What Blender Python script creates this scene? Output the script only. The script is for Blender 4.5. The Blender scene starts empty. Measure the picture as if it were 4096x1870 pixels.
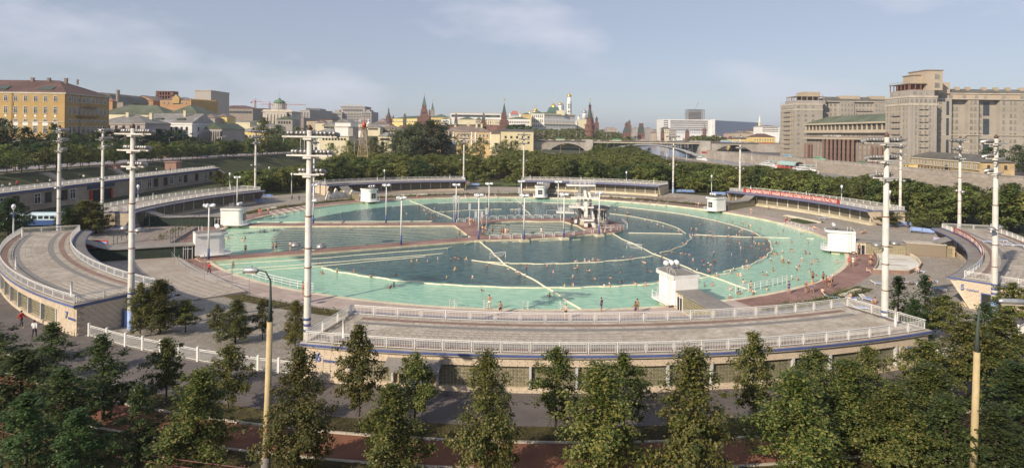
import bpy, bmesh, math, random
import numpy as np
from mathutils import Vector, Matrix, geometry
random.seed(7); rng = np.random.default_rng(7)
SC = bpy.context.scene; COL = SC.collection
PI = math.pi; rad = math.radians
# ------------------------------------------------------------ camera, sky, sun
CAM_H = 21.5; FPX = 2411.0; ROLL = math.atan(0.0119); RISE = 400.0
cd = bpy.data.cameras.new('camera'); cam = bpy.data.objects.new('camera', cd); COL.objects.link(cam)
cd.sensor_width = 36.0; cd.lens = 36.0*FPX/4096.0
cd.shift_x = -RISE*math.sin(ROLL)/4096.0; cd.shift_y = -RISE*math.cos(ROLL)/4096.0
cd.clip_start = 0.5; cd.clip_end = 20000
_c, _s = math.cos(ROLL), math.sin(ROLL)
cam.matrix_world = Matrix(((_c, -_s, 0,0),(0,0,-1,0),(_s, _c, 0, CAM_H),(0,0,0,1)))
SC.camera = cam
SUN_AZ = rad(43); SUN_EL = rad(29)          # shadows fall 43 degrees to the right of the view
SDIR = Vector((math.sin(SUN_AZ)*math.cos(SUN_EL), math.cos(SUN_AZ)*math.cos(SUN_EL),-math.sin(SUN_EL)))
w = bpy.data.worlds.new('World'); SC.world = w; w.use_nodes = True
nt = w.node_tree; nt.nodes.clear()
def nn(t, k, **kw):
 n = t.nodes.new(k)
 for a, b in kw.items(): setattr(n, a, b)
 return n
out = nn(nt, 'ShaderNodeOutputWorld'); bg = nn(nt, 'ShaderNodeBackground'); sky = nn(nt, 'ShaderNodeTexSky')
sky.sky_type = 'NISHITA'; sky.sun_disc = False; sky.sun_elevation = SUN_EL
sky.sun_rotation = math.atan2(-SDIR.x, -SDIR.y)
sky.air_density = 1.0; sky.dust_density = .5; sky.ozone_density = 2.0; sky.altitude = 150
tc = nn(nt, 'ShaderNodeTexCoord'); mp = nn(nt, 'ShaderNodeMapping'); mp.inputs['Scale'].default_value = (1.0,1.0,2.6)
nz = nn(nt, 'ShaderNodeTexNoise'); nz.inputs['Scale'].default_value = 3.1; nz.inputs['Detail'].default_value = 7; nz.inputs['Roughness'].default_value = 0.52
rp = nn(nt, 'ShaderNodeValToRGB'); rp.color_ramp.elements[0].position = 0.53; rp.color_ramp.elements[1].position = 0.68
rp.color_ramp.elements[0].color = (0,0,0,1); rp.color_ramp.elements[1].color = (0.7,0.7,0.7,1)
mx = nn(nt, 'ShaderNodeMixRGB'); mx.inputs[2].default_value = (9.0,9.0,9.6,1)
hsv = nn(nt, 'ShaderNodeHueSaturation'); hsv.inputs['Saturation'].default_value = 0.70; hsv.inputs['Hue'].default_value = 0.515; hsv.inputs['Value'].default_value = 1.0
L = nt.links
L.new(tc.outputs['Generated'], mp.inputs[0]); L.new(mp.outputs[0], nz.inputs['Vector']); L.new(nz.outputs['Fac'], rp.inputs[0])
L.new(rp.outputs[0], mx.inputs[0]); L.new(sky.outputs[0], hsv.inputs['Color']); L.new(hsv.outputs[0], mx.inputs[1]); hx = nn(nt, 'ShaderNodeMixRGB'); hx.inputs[0].default_value = .5; hx.inputs[2].default_value = (3.7,4.25,5.5,1); L.new(mx.outputs[0], hx.inputs[1]); L.new(hx.outputs[0], bg.inputs[0]); L.new(bg.outputs[0], out.inputs[0])
bg.inputs[1].default_value = 0.088
sl = bpy.data.lights.new('sun', 'SUN'); sl.energy = 4.5; sl.angle = rad(0.6); sl.color = (1.0,0.86,0.68)
so = bpy.data.objects.new('sun', sl); COL.objects.link(so); so.rotation_euler = SDIR.to_track_quat('-Z', 'Y').to_euler(); so.location = (-60,-60,90)
SC.view_settings.view_transform = 'Standard'; SC.view_settings.look = 'None'; SC.view_settings.gamma = 1; SC.view_settings.exposure = 0.35
SC.view_settings.use_curve_mapping = False
SC.render.engine = 'CYCLES'; SC.cycles.max_bounces = 5; SC.cycles.transparent_max_bounces = 6; SC.cycles.volume_bounces = 0
# ------------------------------------------------------------ survey: photo point + known height -> ground point
def G(px, py, z=0.0):
 dx = px-2048; dy = 935-py
 u = dx*_c-dy*_s; v = dx*_s+dy*_c-RISE
 Y = (z-CAM_H)/(v/FPX); return Vector((u/FPX*Y, Y, z))
def D(px, py, Y):
 dx = px-2048; dy = 935-py
 u = dx*_c-dy*_s; v = dx*_s+dy*_c-RISE
 return Vector((u/FPX*Y, Y, CAM_H+v/FPX*Y))
CX, CY = 2.2,137.8                             # centre of the round pool
def ring(R, a, z=0.0): return Vector((CX+R*math.sin(rad(a)), CY-R*math.cos(rad(a)), z))
def polar(x, y): return math.hypot(x-CX, y-CY), math.degrees(math.atan2(x-CX, -(y-CY)))
# ------------------------------------------------------------ materials
MATS = {}
def M(name, col=None, rough=0.8, var=0.12, scale=2.0, bump=0.0, bscale=None, metal=0.0, emit=0, spec=0.4, detail=4, stain=0.0):
 if name in MATS: return MATS[name]
 m = bpy.data.materials.new(name); m.use_nodes = True; t = m.node_tree; b = t.nodes['Principled BSDF']
 b.inputs['Roughness'].default_value = rough; b.inputs['Metallic'].default_value = metal; b.inputs['Specular IOR Level'].default_value = spec
 b.inputs['Base Color'].default_value = (*col, 1)
 if emit: b.inputs['Emission Color'].default_value = (*col, 1); b.inputs['Emission Strength'].default_value = emit
 tcn = nn(t, 'ShaderNodeTexCoord')
 if var > 0:
  n = nn(t, 'ShaderNodeTexNoise'); n.inputs['Scale'].default_value = scale; n.inputs['Detail'].default_value = detail
  t.links.new(tcn.outputs['Object'], n.inputs['Vector'])
  r = nn(t, 'ShaderNodeValToRGB'); r.color_ramp.elements[0].position = .3; r.color_ramp.elements[1].position = .7
  r.color_ramp.elements[0].color = (*[c*(1-var) for c in col],1); r.color_ramp.elements[1].color = (*[min(1, c*(1+var)) for c in col],1)
  t.links.new(n.outputs['Fac'], r.inputs[0]); last = r.outputs[0]
  oi = nn(t, 'ShaderNodeObjectInfo'); mr = nn(t, 'ShaderNodeMapRange'); mr.inputs[3].default_value = 1-var*.6; mr.inputs[4].default_value = 1+var*.6
  t.links.new(oi.outputs['Random'], mr.inputs[0])
  vm = nn(t, 'ShaderNodeVectorMath', operation='SCALE'); t.links.new(last, vm.inputs[0]); t.links.new(mr.outputs[0], vm.inputs['Scale']); last = vm.outputs[0]
  if stain > 0:
   n2 = nn(t, 'ShaderNodeTexNoise'); n2.inputs['Scale'].default_value = scale*.17; n2.inputs['Detail'].default_value = 8
   n2.inputs['Roughness'].default_value = .65; t.links.new(tcn.outputs['Object'], n2.inputs['Vector'])
   r2 = nn(t, 'ShaderNodeValToRGB'); r2.color_ramp.elements[0].position = .42; r2.color_ramp.elements[1].position = .62
   r2.color_ramp.elements[0].color = (1-stain, 1-stain*1.1,1-stain*1.25,1); r2.color_ramp.elements[1].color = (1,1,1,1)
   t.links.new(n2.outputs['Fac'], r2.inputs[0]); mm = nn(t, 'ShaderNodeMixRGB', blend_type='MULTIPLY'); mm.inputs[0].default_value = 1
   t.links.new(last, mm.inputs[1]); t.links.new(r2.outputs[0], mm.inputs[2]); last = mm.outputs[0]
  t.links.new(last, b.inputs['Base Color'])
 if bump > 0:
  n = nn(t, 'ShaderNodeTexNoise'); n.inputs['Scale'].default_value = bscale or scale*4; n.inputs['Detail'].default_value = 6
  t.links.new(tcn.outputs['Object'], n.inputs['Vector'])
  bn = nn(t, 'ShaderNodeBump'); bn.inputs['Strength'].default_value = bump; bn.inputs['Distance'].default_value = .05
  t.links.new(n.outputs['Fac'], bn.inputs['Height']); t.links.new(bn.outputs[0], b.inputs['Normal'])
 MATS[name] = m; return m
def wave_roof(name, col, sc=1.4):
 """standing-seam sheet metal: fine ribs as relief and a little rust"""
 m = M(name, col, .55,.16,.35, stain=.3); t = m.node_tree
 tcn = nn(t, 'ShaderNodeTexCoord'); wv = nn(t, 'ShaderNodeTexWave'); wv.inputs['Scale'].default_value = sc; wv.inputs['Distortion'].default_value = .3
 t.links.new(tcn.outputs['Object'], wv.inputs['Vector']); bn = nn(t, 'ShaderNodeBump'); bn.inputs['Distance'].default_value = .25; bn.inputs['Strength'].default_value = .7
 t.links.new(wv.outputs['Fac'], bn.inputs['Height']); t.links.new(bn.outputs[0], t.nodes['Principled BSDF'].inputs['Normal'])
 return m
WHITE = M('white_paint', (.78,.78,.76),.45,.06,1.5, stain=.12)
STONE = M('cream_stone', (.56,.47,.36),.85,.16,3.0,.3, stain=.15)
BRICKM = M('cream_brick', (.60,.50,.38),.85,.10,6.0,.3)
MORTAR = M('mortar', (.38,.31,.23),.9,.1,5)
CONC = M('concrete', (.42,.38,.33),.9,.12,1.2,.3, stain=.25)
CONCD = M('grey_concrete', (.25,.235,.22),.9,.12,1.2,.3, stain=.2)
CONCL = M('pale_concrete', (.55,.50,.42),.85,.10,1.2,.25, stain=.2)
TILE = M('paving_tile', (.45,.405,.35),.9,.17,2.5,.3, stain=.28)
TILEJ = M('paving_joint', (.17,.14,.11),.95,.2,3)
REDB = M('red_brown_paving', (.27,.18,.15),.9,.15,2,.2, stain=.2)
GRYB = M('dark_grey_paving', (.21,.20,.19),.9,.1,2)
BLUE = M('blue_paint', (.085,.12,.30),.5,.12,2, stain=.15)
BLUEL = M('light_blue_paint', (.28,.40,.68),.5,.08,2)
GLASSB = M('glass_block', (.21,.205,.14),.22,.3,4.0, spec=.6)
GRID = M('grid_frame', (.44,.35,.23),.8,.12,4)
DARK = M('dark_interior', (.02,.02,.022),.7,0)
PANE = M('window_glass', (.035,.042,.05),.12,.45,.7, spec=.7)
PANEL_ = M('curtained_glass', (.20,.20,.19),.2,.5,.9, spec=.6)
METAL = M('galvanised_metal', (.50,.50,.50),.35,.15,3, metal=.6)
LAMPM = M('lamp_housing', (.33,.32,.31),.38,.2,6, metal=.5)
LAMPG = M('lamp_glass', (.70,.72,.74),.15,.1,5, spec=.8)
RUST = M('rust', (.20,.09,.05),.9,.3,5)
REDP = M('red_paint', (.42,.045,.03),.6,.1,2)
GRAVEL = M('gravel', (.40,.36,.31),.95,.30,5,.8,14, stain=.18)
ASPH = M('asphalt', (.145,.128,.125),.92,.14,.6,.25,20, stain=.15)
REDPATH = M('brick_dust_path', (.20,.085,.05),.95,.2,.5,.3,12, stain=.25)
def cracks(m, sc=.22):
 t = m.node_tree; p = t.nodes['Principled BSDF']; src = p.inputs['Base Color'].links[0].from_socket; tcn = nn(t, 'ShaderNodeTexCoord'); nz_ = nn(t, 'ShaderNodeTexNoise'); nz_.inputs['Scale'].default_value = .6
 ad = nn(t, 'ShaderNodeVectorMath', operation='MULTIPLY_ADD'); ad.inputs[1].default_value = (2.5,2.5,2.5); t.links.new(tcn.outputs['Object'], nz_.inputs['Vector']); t.links.new(nz_.outputs['Color'], ad.inputs[0]); t.links.new(tcn.outputs['Object'], ad.inputs[2])
 v = nn(t, 'ShaderNodeTexVoronoi', feature='DISTANCE_TO_EDGE'); v.inputs['Scale'].default_value = sc; t.links.new(ad.outputs[0], v.inputs['Vector']); r = nn(t, 'ShaderNodeValToRGB'); r.color_ramp.elements[0].position = .004; r.color_ramp.elements[1].position = .014; r.color_ramp.elements[0].color = (.45,.42,.4,1)
 t.links.new(v.outputs['Distance'], r.inputs[0]); v2 = nn(t, 'ShaderNodeTexVoronoi'); v2.inputs['Scale'].default_value = sc*.7; t.links.new(tcn.outputs['Object'], v2.inputs['Vector']); r2 = nn(t, 'ShaderNodeValToRGB'); r2.color_ramp.elements[0].color = (.82,.82,.84,1); r2.color_ramp.elements[1].color = (1.12,1.1,1.06,1); t.links.new(v2.outputs['Color'], r2.inputs[0])
 a = nn(t, 'ShaderNodeMixRGB', blend_type='MULTIPLY'); a.inputs[0].default_value = 1; t.links.new(src, a.inputs[1]); t.links.new(r.outputs[0], a.inputs[2]); c = nn(t, 'ShaderNodeMixRGB', blend_type='MULTIPLY'); c.inputs[0].default_value = 1; t.links.new(a.outputs[0], c.inputs[1]); t.links.new(r2.outputs[0], c.inputs[2]); t.links.new(c.outputs[0], p.inputs['Base Color'])
cracks(ASPH)
GRASS = M('grass_ground', (.095,.080,.028),.95,.45,.8,.8,9, stain=.45)
LAWN = M('lawn', (.055,.085,.022),.95,.3,.4,.8,9, stain=.25)
SOIL = M('park_ground', (.05,.055,.02),.95,.35,.3,.5,5)
DECKR = M('red_deck', (.33,.20,.17),.75,.12,.9,.2, stain=.3)
DECKP = M('pink_concrete', (.44,.36,.32),.85,.1,1,.2, stain=.2)
CREAME = M('cream_edge', (.68,.62,.46),.7,.1,2, stain=.2)
BARK = M('bark', (.075,.055,.04),.95,.3,8,.5)
WOODY = M('timber', (.36,.27,.15),.85,.2,3)
# ------------------------------------------------------------ mesh helpers
BOXF = [(3,2,1,0),(4,5,6,7),(0,1,5,4),(1,2,6,5),(2,3,7,6),(3,0,4,7)]
class MB:
 def __init__(s): s.v = []; s.f = []; s.m = []
 def add(s, vs, fs, mi=0):
  o = len(s.v); s.v += [tuple(v) for v in vs]; s.f += [[o+i for i in f] for f in fs]; s.m += [mi]*len(fs); return s
 def box(s, x0, y0, z0, x1, y1, z1, mi=0):
  vs = [(x0,y0,z0),(x1,y0,z0),(x1,y1,z0),(x0,y1,z0),(x0,y0,z1),(x1,y0,z1),(x1,y1,z1),(x0,y1,z1)]
  return s.add(vs, [(3,2,1,0),(4,5,6,7),(0,1,5,4),(1,2,6,5),(2,3,7,6),(3,0,4,7)], mi)
 def obox(s, cx, cy, z0, lx, ly, h, rot=0, mi=0):
  c, q = math.cos(rot), math.sin(rot); vs = []
  for z in (z0, z0+h):
   for a, b in ((-1,-1),(1,-1),(1,1),(-1,1)):
    x = a*lx/2; y = b*ly/2; vs.append((cx+x*c-y*q, cy+x*q+y*c, z))
  return s.add(vs, [(3,2,1,0),(4,5,6,7),(0,1,5,4),(1,2,6,5),(2,3,7,6),(3,0,4,7)], mi)
 def beam(s, p, q, wd, ht=None, mi=0):
  p = Vector(p); q = Vector(q); ht = ht or wd; d = (q-p)
  if d.length < 1e-6: return s
  d.normalize(); up = Vector((0,0,1)) if abs(d.z) < .95 else Vector((0,1,0))
  a = d.cross(up).normalized()*wd/2; b = a.cross(d).normalized()*ht/2; vs = []
  for c in (p, q): vs += [c-a-b, c+a-b, c+a+b, c-a+b]
  return s.add(vs, [(3,2,1,0),(4,5,6,7),(0,1,5,4),(1,2,6,5),(2,3,7,6),(3,0,4,7)], mi)
 def tube(s, pts, r, n=8, mi=0, cap=True):
  pts = [Vector(p) for p in pts]; rs = r if isinstance(r, (list, tuple)) else [r]*len(pts); o = len(s.v)
  for i, p in enumerate(pts):
   d = (pts[min(i+1, len(pts)-1)]-pts[max(i-1,0)])
   d = d.normalized() if d.length > 1e-9 else Vector((0,0,1))
   up = Vector((0,0,1)) if abs(d.z) < .9 else Vector((1,0,0))
   a = d.cross(up).normalized(); b = d.cross(a)
   for k in range(n):
    t = 2*PI*k/n; s.v.append(tuple(p+(a*math.cos(t)+b*math.sin(t))*rs[i]))
  for i in range(len(pts)-1):
   for k in range(n):
    k2 = (k+1) % n; s.f.append([o+i*n+k, o+i*n+k2, o+(i+1)*n+k2, o+(i+1)*n+k]); s.m.append(mi)
  if cap:
   s.f.append([o+k for k in range(n)]); s.f.append([o+(len(pts)-1)*n+k for k in reversed(range(n))]); s.m += [mi, mi]
  return s
 def lathe(s, cx, cy, prof, n=12, mi=0, a0=0):
  """prof = [(r, z),...] bottom to top"""
  o = len(s.v)
  for r, z in prof:
   for k in range(n):
    t = 2*PI*k/n+a0; s.v.append((cx+r*math.cos(t), cy+r*math.sin(t), z))
  for i in range(len(prof)-1):
   for k in range(n):
    k2 = (k+1) % n; s.f.append([o+i*n+k, o+i*n+k2, o+(i+1)*n+k2, o+(i+1)*n+k]); s.m.append(mi)
  s.f.append([o+k for k in reversed(range(n))]); s.f.append([o+(len(prof)-1)*n+k for k in range(n)]); s.m += [mi, mi]
  return s
 def prism(s, poly, z0, z1, mi=0, mtop=None):
  """vertical prism over an x-y polygon (any simple polygon)"""
  n = len(poly); area = sum(poly[i][0]*poly[(i+1)%n][1]-poly[(i+1)%n][0]*poly[i][1] for i in range(n))
  if area < 0: poly = poly[::-1]
  o = len(s.v); s.v += [(p[0], p[1], z0) for p in poly]+[(p[0], p[1], z1) for p in poly]
  tri = geometry.tessellate_polygon([[Vector((p[0], p[1],0)) for p in poly]])
  for t in tri:
   a, b, c = [Vector((poly[i][0], poly[i][1])) for i in t]
   if (b-a).cross(c-a) < 0: t = (t[0], t[2], t[1])
   s.f.append([o+n+i for i in t]); s.m.append(mi if mtop is None else mtop); s.f.append([o+i for i in reversed(t)]); s.m.append(mi)
  for i in range(n): s.f.append([o+i, o+(i+1)%n, o+n+(i+1)%n, o+n+i]); s.m.append(mi)
  return s
 def sector(s, r0, r1, a0, a1, z0, z1, n=24, mi=0, off=0.0, zi=None):
  """ring sector in pavilion frame: x = r sin a, y = off - r cos a;  zi = (z0, z1) on the inner edge if it differs"""
  o = len(s.v); zi = zi or (z0, z1)
  for k in range(n+1):
   a = rad(a0+(a1-a0)*k/n); sx, cy = math.sin(a),-math.cos(a)
   s.v += [(r0*sx, off+r0*cy, zi[0]),(r1*sx, off+r1*cy, z0),(r1*sx, off+r1*cy, z1),(r0*sx, off+r0*cy, zi[1])]
  for k in range(n):
   b = o+4*k; c = b+4
   for i in range(4):
    j = (i+1) % 4; s.f.append([b+i, b+j, c+j, c+i]); s.m.append(mi)
  s.f.append([o+3, o+2, o+1, o]); e = o+4*n; s.f.append([e, e+1, e+2, e+3]); s.m += [mi, mi]
  return s
 def ellip(s, c, r, n=10, m=6, mi=0):
  prof = [(math.cos(-PI/2+PI*i/m), math.sin(-PI/2+PI*i/m)) for i in range(m+1)]; o = len(s.v)
  for a, b in prof:
   for k in range(n):
    t = 2*PI*k/n; s.v.append((c[0]+r[0]*a*math.cos(t), c[1]+r[1]*a*math.sin(t), c[2]+r[2]*b))
  for i in range(m):
   for k in range(n):
    k2 = (k+1) % n; s.f.append([o+i*n+k, o+i*n+k2, o+(i+1)*n+k2, o+(i+1)*n+k]); s.m.append(mi)
  return s
 def mesh(s, name, mats, smooth=False, shift=None):
  me = bpy.data.meshes.new(name); v = s.v
  if shift is not None: v = [(a[0]-shift[0], a[1]-shift[1], a[2]-shift[2]) for a in v]
  me.from_pydata(v, [], s.f)
  for x in (mats if isinstance(mats, (list, tuple)) else [mats]): me.materials.append(x)
  if len(me.materials) > 1: me.polygons.foreach_set('material_index', s.m)
  if smooth: me.polygons.foreach_set('use_smooth', [True]*len(me.polygons))
  me.update(); return me
 def bl(s, n, m, p): return s.build(n, m, p, world=False)
 def bs(s, n, m, p): return s.build(n, m, p, True, world=False)
 def build(s, name, mats, parent=None, smooth=False, world=True, label=None, kind=None, rec=True):
  """parts given in world coordinates are stored relative to the thing's own origin; world=False: already local"""
  sh = None
  if parent is not None and world:
   sh = Vector((0,0,0)); p = parent
   while p is not None: sh = sh+p.location; p = p.parent
  me = s.mesh(name, mats, smooth, sh)
  if rec:
   bm = bmesh.new(); bm.from_mesh(me); bmesh.ops.recalc_face_normals(bm, faces=bm.faces); bm.to_mesh(me); bm.free()
  return put(name, me, parent, label=label, kind=kind)
def put(name, me, parent=None, loc=(0,0,0), rz=0.0, label=None, kind=None, cat=None, group=None, sc=None, rot=None):
 o = bpy.data.objects.new(name, me); COL.objects.link(o); o.location = loc
 o.rotation_euler = rot if rot else (0,0, rz)
 if sc is not None: o.scale = sc if isinstance(sc, (tuple, list)) else (sc,)*3
 if parent is not None: o.parent = parent
 if label: o['label'] = label
 if kind: o['kind'] = kind
 if cat: o['category'] = cat
 if group: o['group'] = group
 return o
def thing(name, label, cat, loc=(0,0,0), rz=0.0, group=None): return put(name, None, None, loc, rz, label, None, cat, group)
def tagged(o, label, cat, group=None):
 o['label'] = label; o['category'] = cat
 if group: o['group'] = group
 return o
def copy_tree(o, loc=None, rz=None, label=None, parent=None, sc=None):
 c = o.copy(); COL.objects.link(c); c.parent = parent
 for ch in list(o.children): copy_tree(ch, parent=c)
 if loc is not None: c.location = loc
 if rz is not None: c.rotation_euler = (0,0, rz)
 if sc is not None: c.scale = (sc,)*3 if not isinstance(sc, (tuple, list)) else sc
 if label: c['label'] = label
 return c
def mesh_np(name, V, F, mats, mi=None, smooth=False):
 me = bpy.data.meshes.new(name); k = F.shape[1]
 me.vertices.add(len(V)); me.vertices.foreach_set('co', V.astype(np.float32).ravel())
 me.loops.add(F.size); me.loops.foreach_set('vertex_index', F.astype(np.int32).ravel())
 me.polygons.add(len(F)); me.polygons.foreach_set('loop_start', np.arange(0, F.size, k, dtype=np.int32))
 try: me.polygons.foreach_set('loop_total', np.full(len(F), k, dtype=np.int32))
 except Exception: pass
 for x in (mats if isinstance(mats, (list, tuple)) else [mats]): me.materials.append(x)
 if mi is not None: me.polygons.foreach_set('material_index', mi)
 me.polygons.foreach_set('use_smooth', np.full(len(F), bool(smooth)))
 me.update(calc_edges=True); me.validate(); return me
def pieces(name, mb_proto, mats, places, parent, keep=300):
 """alike pieces: the first `keep` as parts sharing one mesh, the rest joined into one part (kind stuff)"""
 me = mb_proto.mesh(name, mats)
 for (x, y, z, r) in places[:keep]: put(name, me, parent, (x, y, z), r)
 rest = places[keep:]
 if rest:
  V = np.array(mb_proto.v); F0 = mb_proto.f; k = len(F0[0]); F = np.array(F0); P = np.array(rest)
  c, q = np.cos(P[:, 3]), np.sin(P[:, 3])
  X = V[None, :, 0]*c[:, None]-V[None, :, 1]*q[:, None]+P[:, 0:1]; Y = V[None, :, 0]*q[:, None]+V[None, :, 1]*c[:, None]+P[:, 1:2]
  Z = V[None, :, 2]+P[:, 2:3]; VV = np.stack([X, Y, Z],-1).reshape(-1,3)
  FF = (F[None]+(np.arange(len(rest))*len(V))[:, None, None]).reshape(-1, k)
  mi = np.tile(np.array(mb_proto.m, dtype=np.int32), len(rest)) if isinstance(mats, (list, tuple)) else None
  put(name+'s_joined' if False else {'tile': 'tiling', 'brick': 'brickwork', 'glass_block': 'glass_blocks', 'slab': 'paving'}.get(name, name+'_rows'),
   mesh_np(name, VV, FF, mats, mi), parent, kind='stuff')
def text_mesh(body, size, mat, extrude=.02, shear=0, width=None):
 c = bpy.data.curves.new('lettering', 'FONT'); c.body = body; c.extrude = extrude; c.size = size; c.resolution_u = 2; c.shear = shear
 c.offset = size*.012
 o = bpy.data.objects.new('t', c); COL.objects.link(o); dg = bpy.context.evaluated_depsgraph_get(); dg.update()
 me = bpy.data.meshes.new_from_object(o.evaluated_get(dg)); bpy.data.objects.remove(o); me.materials.clear(); me.materials.append(mat)
 if width:
  xs = [v.co.x for v in me.vertices]; k = width/(max(xs)-min(xs))
  for v in me.vertices: v.co.x = (v.co.x-min(xs))*k
 me.name = 'lettering'; return me
b = MB(); b.box(-4100,-420,-7,6200,6150,128)
hz = b.build('haze', []); hz['kind'] = 'stuff'; hm = bpy.data.materials.new('haze'); hm.use_nodes = True; hm.node_tree.nodes.clear()
pv = hm.node_tree.nodes.new('ShaderNodeVolumePrincipled'); ho = hm.node_tree.nodes.new('ShaderNodeOutputMaterial'); pv.inputs['Density'].default_value = .00014; pv.inputs['Color'].default_value = (.80,.86,1.0,1); pv.inputs['Anisotropy'].default_value = .2
hm.node_tree.links.new(pv.outputs[0], ho.inputs['Volume']); hz.data.materials.clear(); hz.data.materials.append(hm)
# ============================================================ GROUND, RIVER, PATHS
RIVER_Z = -4.0
def sm(a, b, x): t = max(0.0, min(1.0,(x-a)/(b-a))); return t*t*(3-2*t)
def slope_top(y): return -145+14*max(0.0, min(1.0,(y-255)/90))
def H(x, y):
 R = math.hypot(x-CX, y-CY)
 h = .30+.4*sm(69,79, R)+.7*sm(80.5,90, R)
 if y > 60 and x < -90:
  xt = slope_top(y); h += (8.0-1.4)*sm(xt+22, xt, x)*sm(60,95, y)
 h += 31*math.exp(-(((x-60)/360)**2+((y-1230)/360)**2))*sm(700,900, y)
 h += 5*sm(500,900, y)*(1 if x < 100 else 0)*sm(140,60, x)
 if x > 220: h = 4.0+0.0*x
 h += 9*sm(1500,3500, y)
 return h
NEAR_BANK = [(146,-300),(146,560),(150,750),(200,1098),(300,1450),(460,1800)]
FAR_BANK = [(520,1700),(400,1450),(300,1100),(245,850),(225,715),(225,-300)]
def cdt_ground(name, outer, hole, pts, mat):
 vs = [Vector(p) for p in outer]; ed = [(i, (i+1) % len(outer)) for i in range(len(outer))]
 if hole:
  o = len(vs); vs += [Vector(p) for p in hole]; ed += [(o+i, o+(i+1) % len(hole)) for i in range(len(hole))]
 vs += [Vector(p) for p in pts]
 r = geometry.delaunay_2d_cdt(vs, ed, [],0,1e-4)
 V, F = r[0], r[2]
 def inside(x, y, poly):
  c = False; n = len(poly)
  for i in range(n):
   x1, y1 = poly[i]; x2, y2 = poly[(i+1) % n]
   if (y1 > y) != (y2 > y) and x < (x2-x1)*(y-y1)/(y2-y1)+x1: c = not c
  return c
 FF = []
 for f in F:
  cx = sum(V[i][0] for i in f)/3; cy = sum(V[i][1] for i in f)/3
  if inside(cx, cy, outer) and not (hole and inside(cx, cy, hole)): FF.append(list(f))
 me = bpy.data.meshes.new(name); me.from_pydata([(p[0], p[1], H(p[0], p[1])-.14*(polar(p[0], p[1])[0] < 127)) for p in V],[], FF)
 bm = bmesh.new(); bm.from_mesh(me)
 for f in bm.faces:
  if f.normal.z < 0: f.normal_flip()
 bm.to_mesh(me); bm.free(); me.materials.append(mat); me.polygons.foreach_set('use_smooth', [True]*len(me.polygons)); return put(name, me, kind='structure')
pts = []
for R in (67,69,71,73,75,77,79,80.5,82,84,86,88,90,93,96,100,106,112,120,130):
 n = 96
 for k in range(n):
  p = ring(R, k*360/n+(R*7 % 3)); pts.append((p.x, p.y))
x = -420
while x < 140:
 y = -100
 while y < 700:
  if polar(x, y)[0] > 133: pts.append((x, y))
  y += 9 if 60 < y < 420 and x > -180 and x < -100 else 22
 x += 4 if -172 < x < -108 else 22
for i in range(-8,9):
 for j in range(0,12):
  X = i*110; Y = 720+j*110
  if X < 120: pts.append((X, Y))
hole = [(CX+65.6*math.sin(2*PI*k/160), CY-65.6*math.cos(2*PI*k/160)) for k in range(160)]
outer = [(-4000,-300)]+NEAR_BANK+[(900,2600),(3500,6000),(-4000,6000)]
pts = [p for p in pts if p[0] < 143]
cdt_ground('ground', outer, hole, pts, SOIL)
cdt_ground('far_bank_ground', [(520,1700),(400,1450),(300,1100),(245,850),(225.6,715),(225.6,-300),(6000,-300),(6000,6000),(3600,6000),(950,2500)], None, [(400,400),(400,700),(800,800),(1500,2000)], M('street_ground', (.13,.12,.115),.9,.15,.2))
b = MB(); b.add([(-200,-400, RIVER_Z),(1200,-400, RIVER_Z),(1200,2600, RIVER_Z),(100,2600, RIVER_Z),(100,400, RIVER_Z)],[(0,1,2,3,4)])
b.v = [(120,-400, RIVER_Z),(700,-400, RIVER_Z),(900,2600, RIVER_Z),(120,2600, RIVER_Z)]; b.f = [[0,1,2,3]]; b.m = [0]
def water_mat(name, col, rough=.08, bump=.5, sc=.5, dist=.4):
 m = M(name, col, rough, .12,.15, spec=.5); t = m.node_tree; p = t.nodes['Principled BSDF']
 tcn = nn(t, 'ShaderNodeTexCoord'); mpn = nn(t, 'ShaderNodeMapping'); mpn.inputs['Scale'].default_value = (1,1.6,1); mpn.inputs['Rotation'].default_value = (0,0,.5)
 n = nn(t, 'ShaderNodeTexNoise'); n.inputs['Scale'].default_value = sc; n.inputs['Detail'].default_value = 5; n.inputs['Roughness'].default_value = .6
 bn = nn(t, 'ShaderNodeBump'); bn.inputs['Strength'].default_value = bump; bn.inputs['Distance'].default_value = dist
 t.links.new(tcn.outputs['Object'], mpn.inputs[0]); t.links.new(mpn.outputs[0], n.inputs['Vector']); t.links.new(n.outputs['Fac'], bn.inputs['Height']); t.links.new(bn.outputs[0], p.inputs['Normal'])
 return m
b.build('river', water_mat('river_water', (.15,.19,.27),.15,.6,.25,.6)).__setitem__('kind', 'structure')
# embankment walls of the river
def wall_line(name, pts, z0, z1, th, mat, lab, cap=None, cat='wall', step=4.5, keep=150):
 t = thing(name, lab, cat, (pts[0][0], pts[0][1], z0)); b = MB()
 for (a, c) in zip(pts, pts[1:]):
  b.beam((a[0], a[1],(z0+z1)/2),(c[0], c[1],(z0+z1)/2), th, z1-z0)
 b.build('wall_body', mat, t)
 if cap:
  b = MB()
  for (a, c) in zip(pts, pts[1:]): b.beam((a[0], a[1], z1+.2),(c[0], c[1], z1+.2), th+.5,.4)
  b.build('coping', cap, t)
 return t
GRAN = M('pale_granite', (.46,.41,.35),.85,.16,.35,.5,2, stain=.3)
EW = wall_line('embankment_wall', [(225,700),(225,240)], RIVER_Z-.5,5.0,1.2, GRAN, 'long pale granite embankment wall on the far bank of the river', GRAN)
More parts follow.
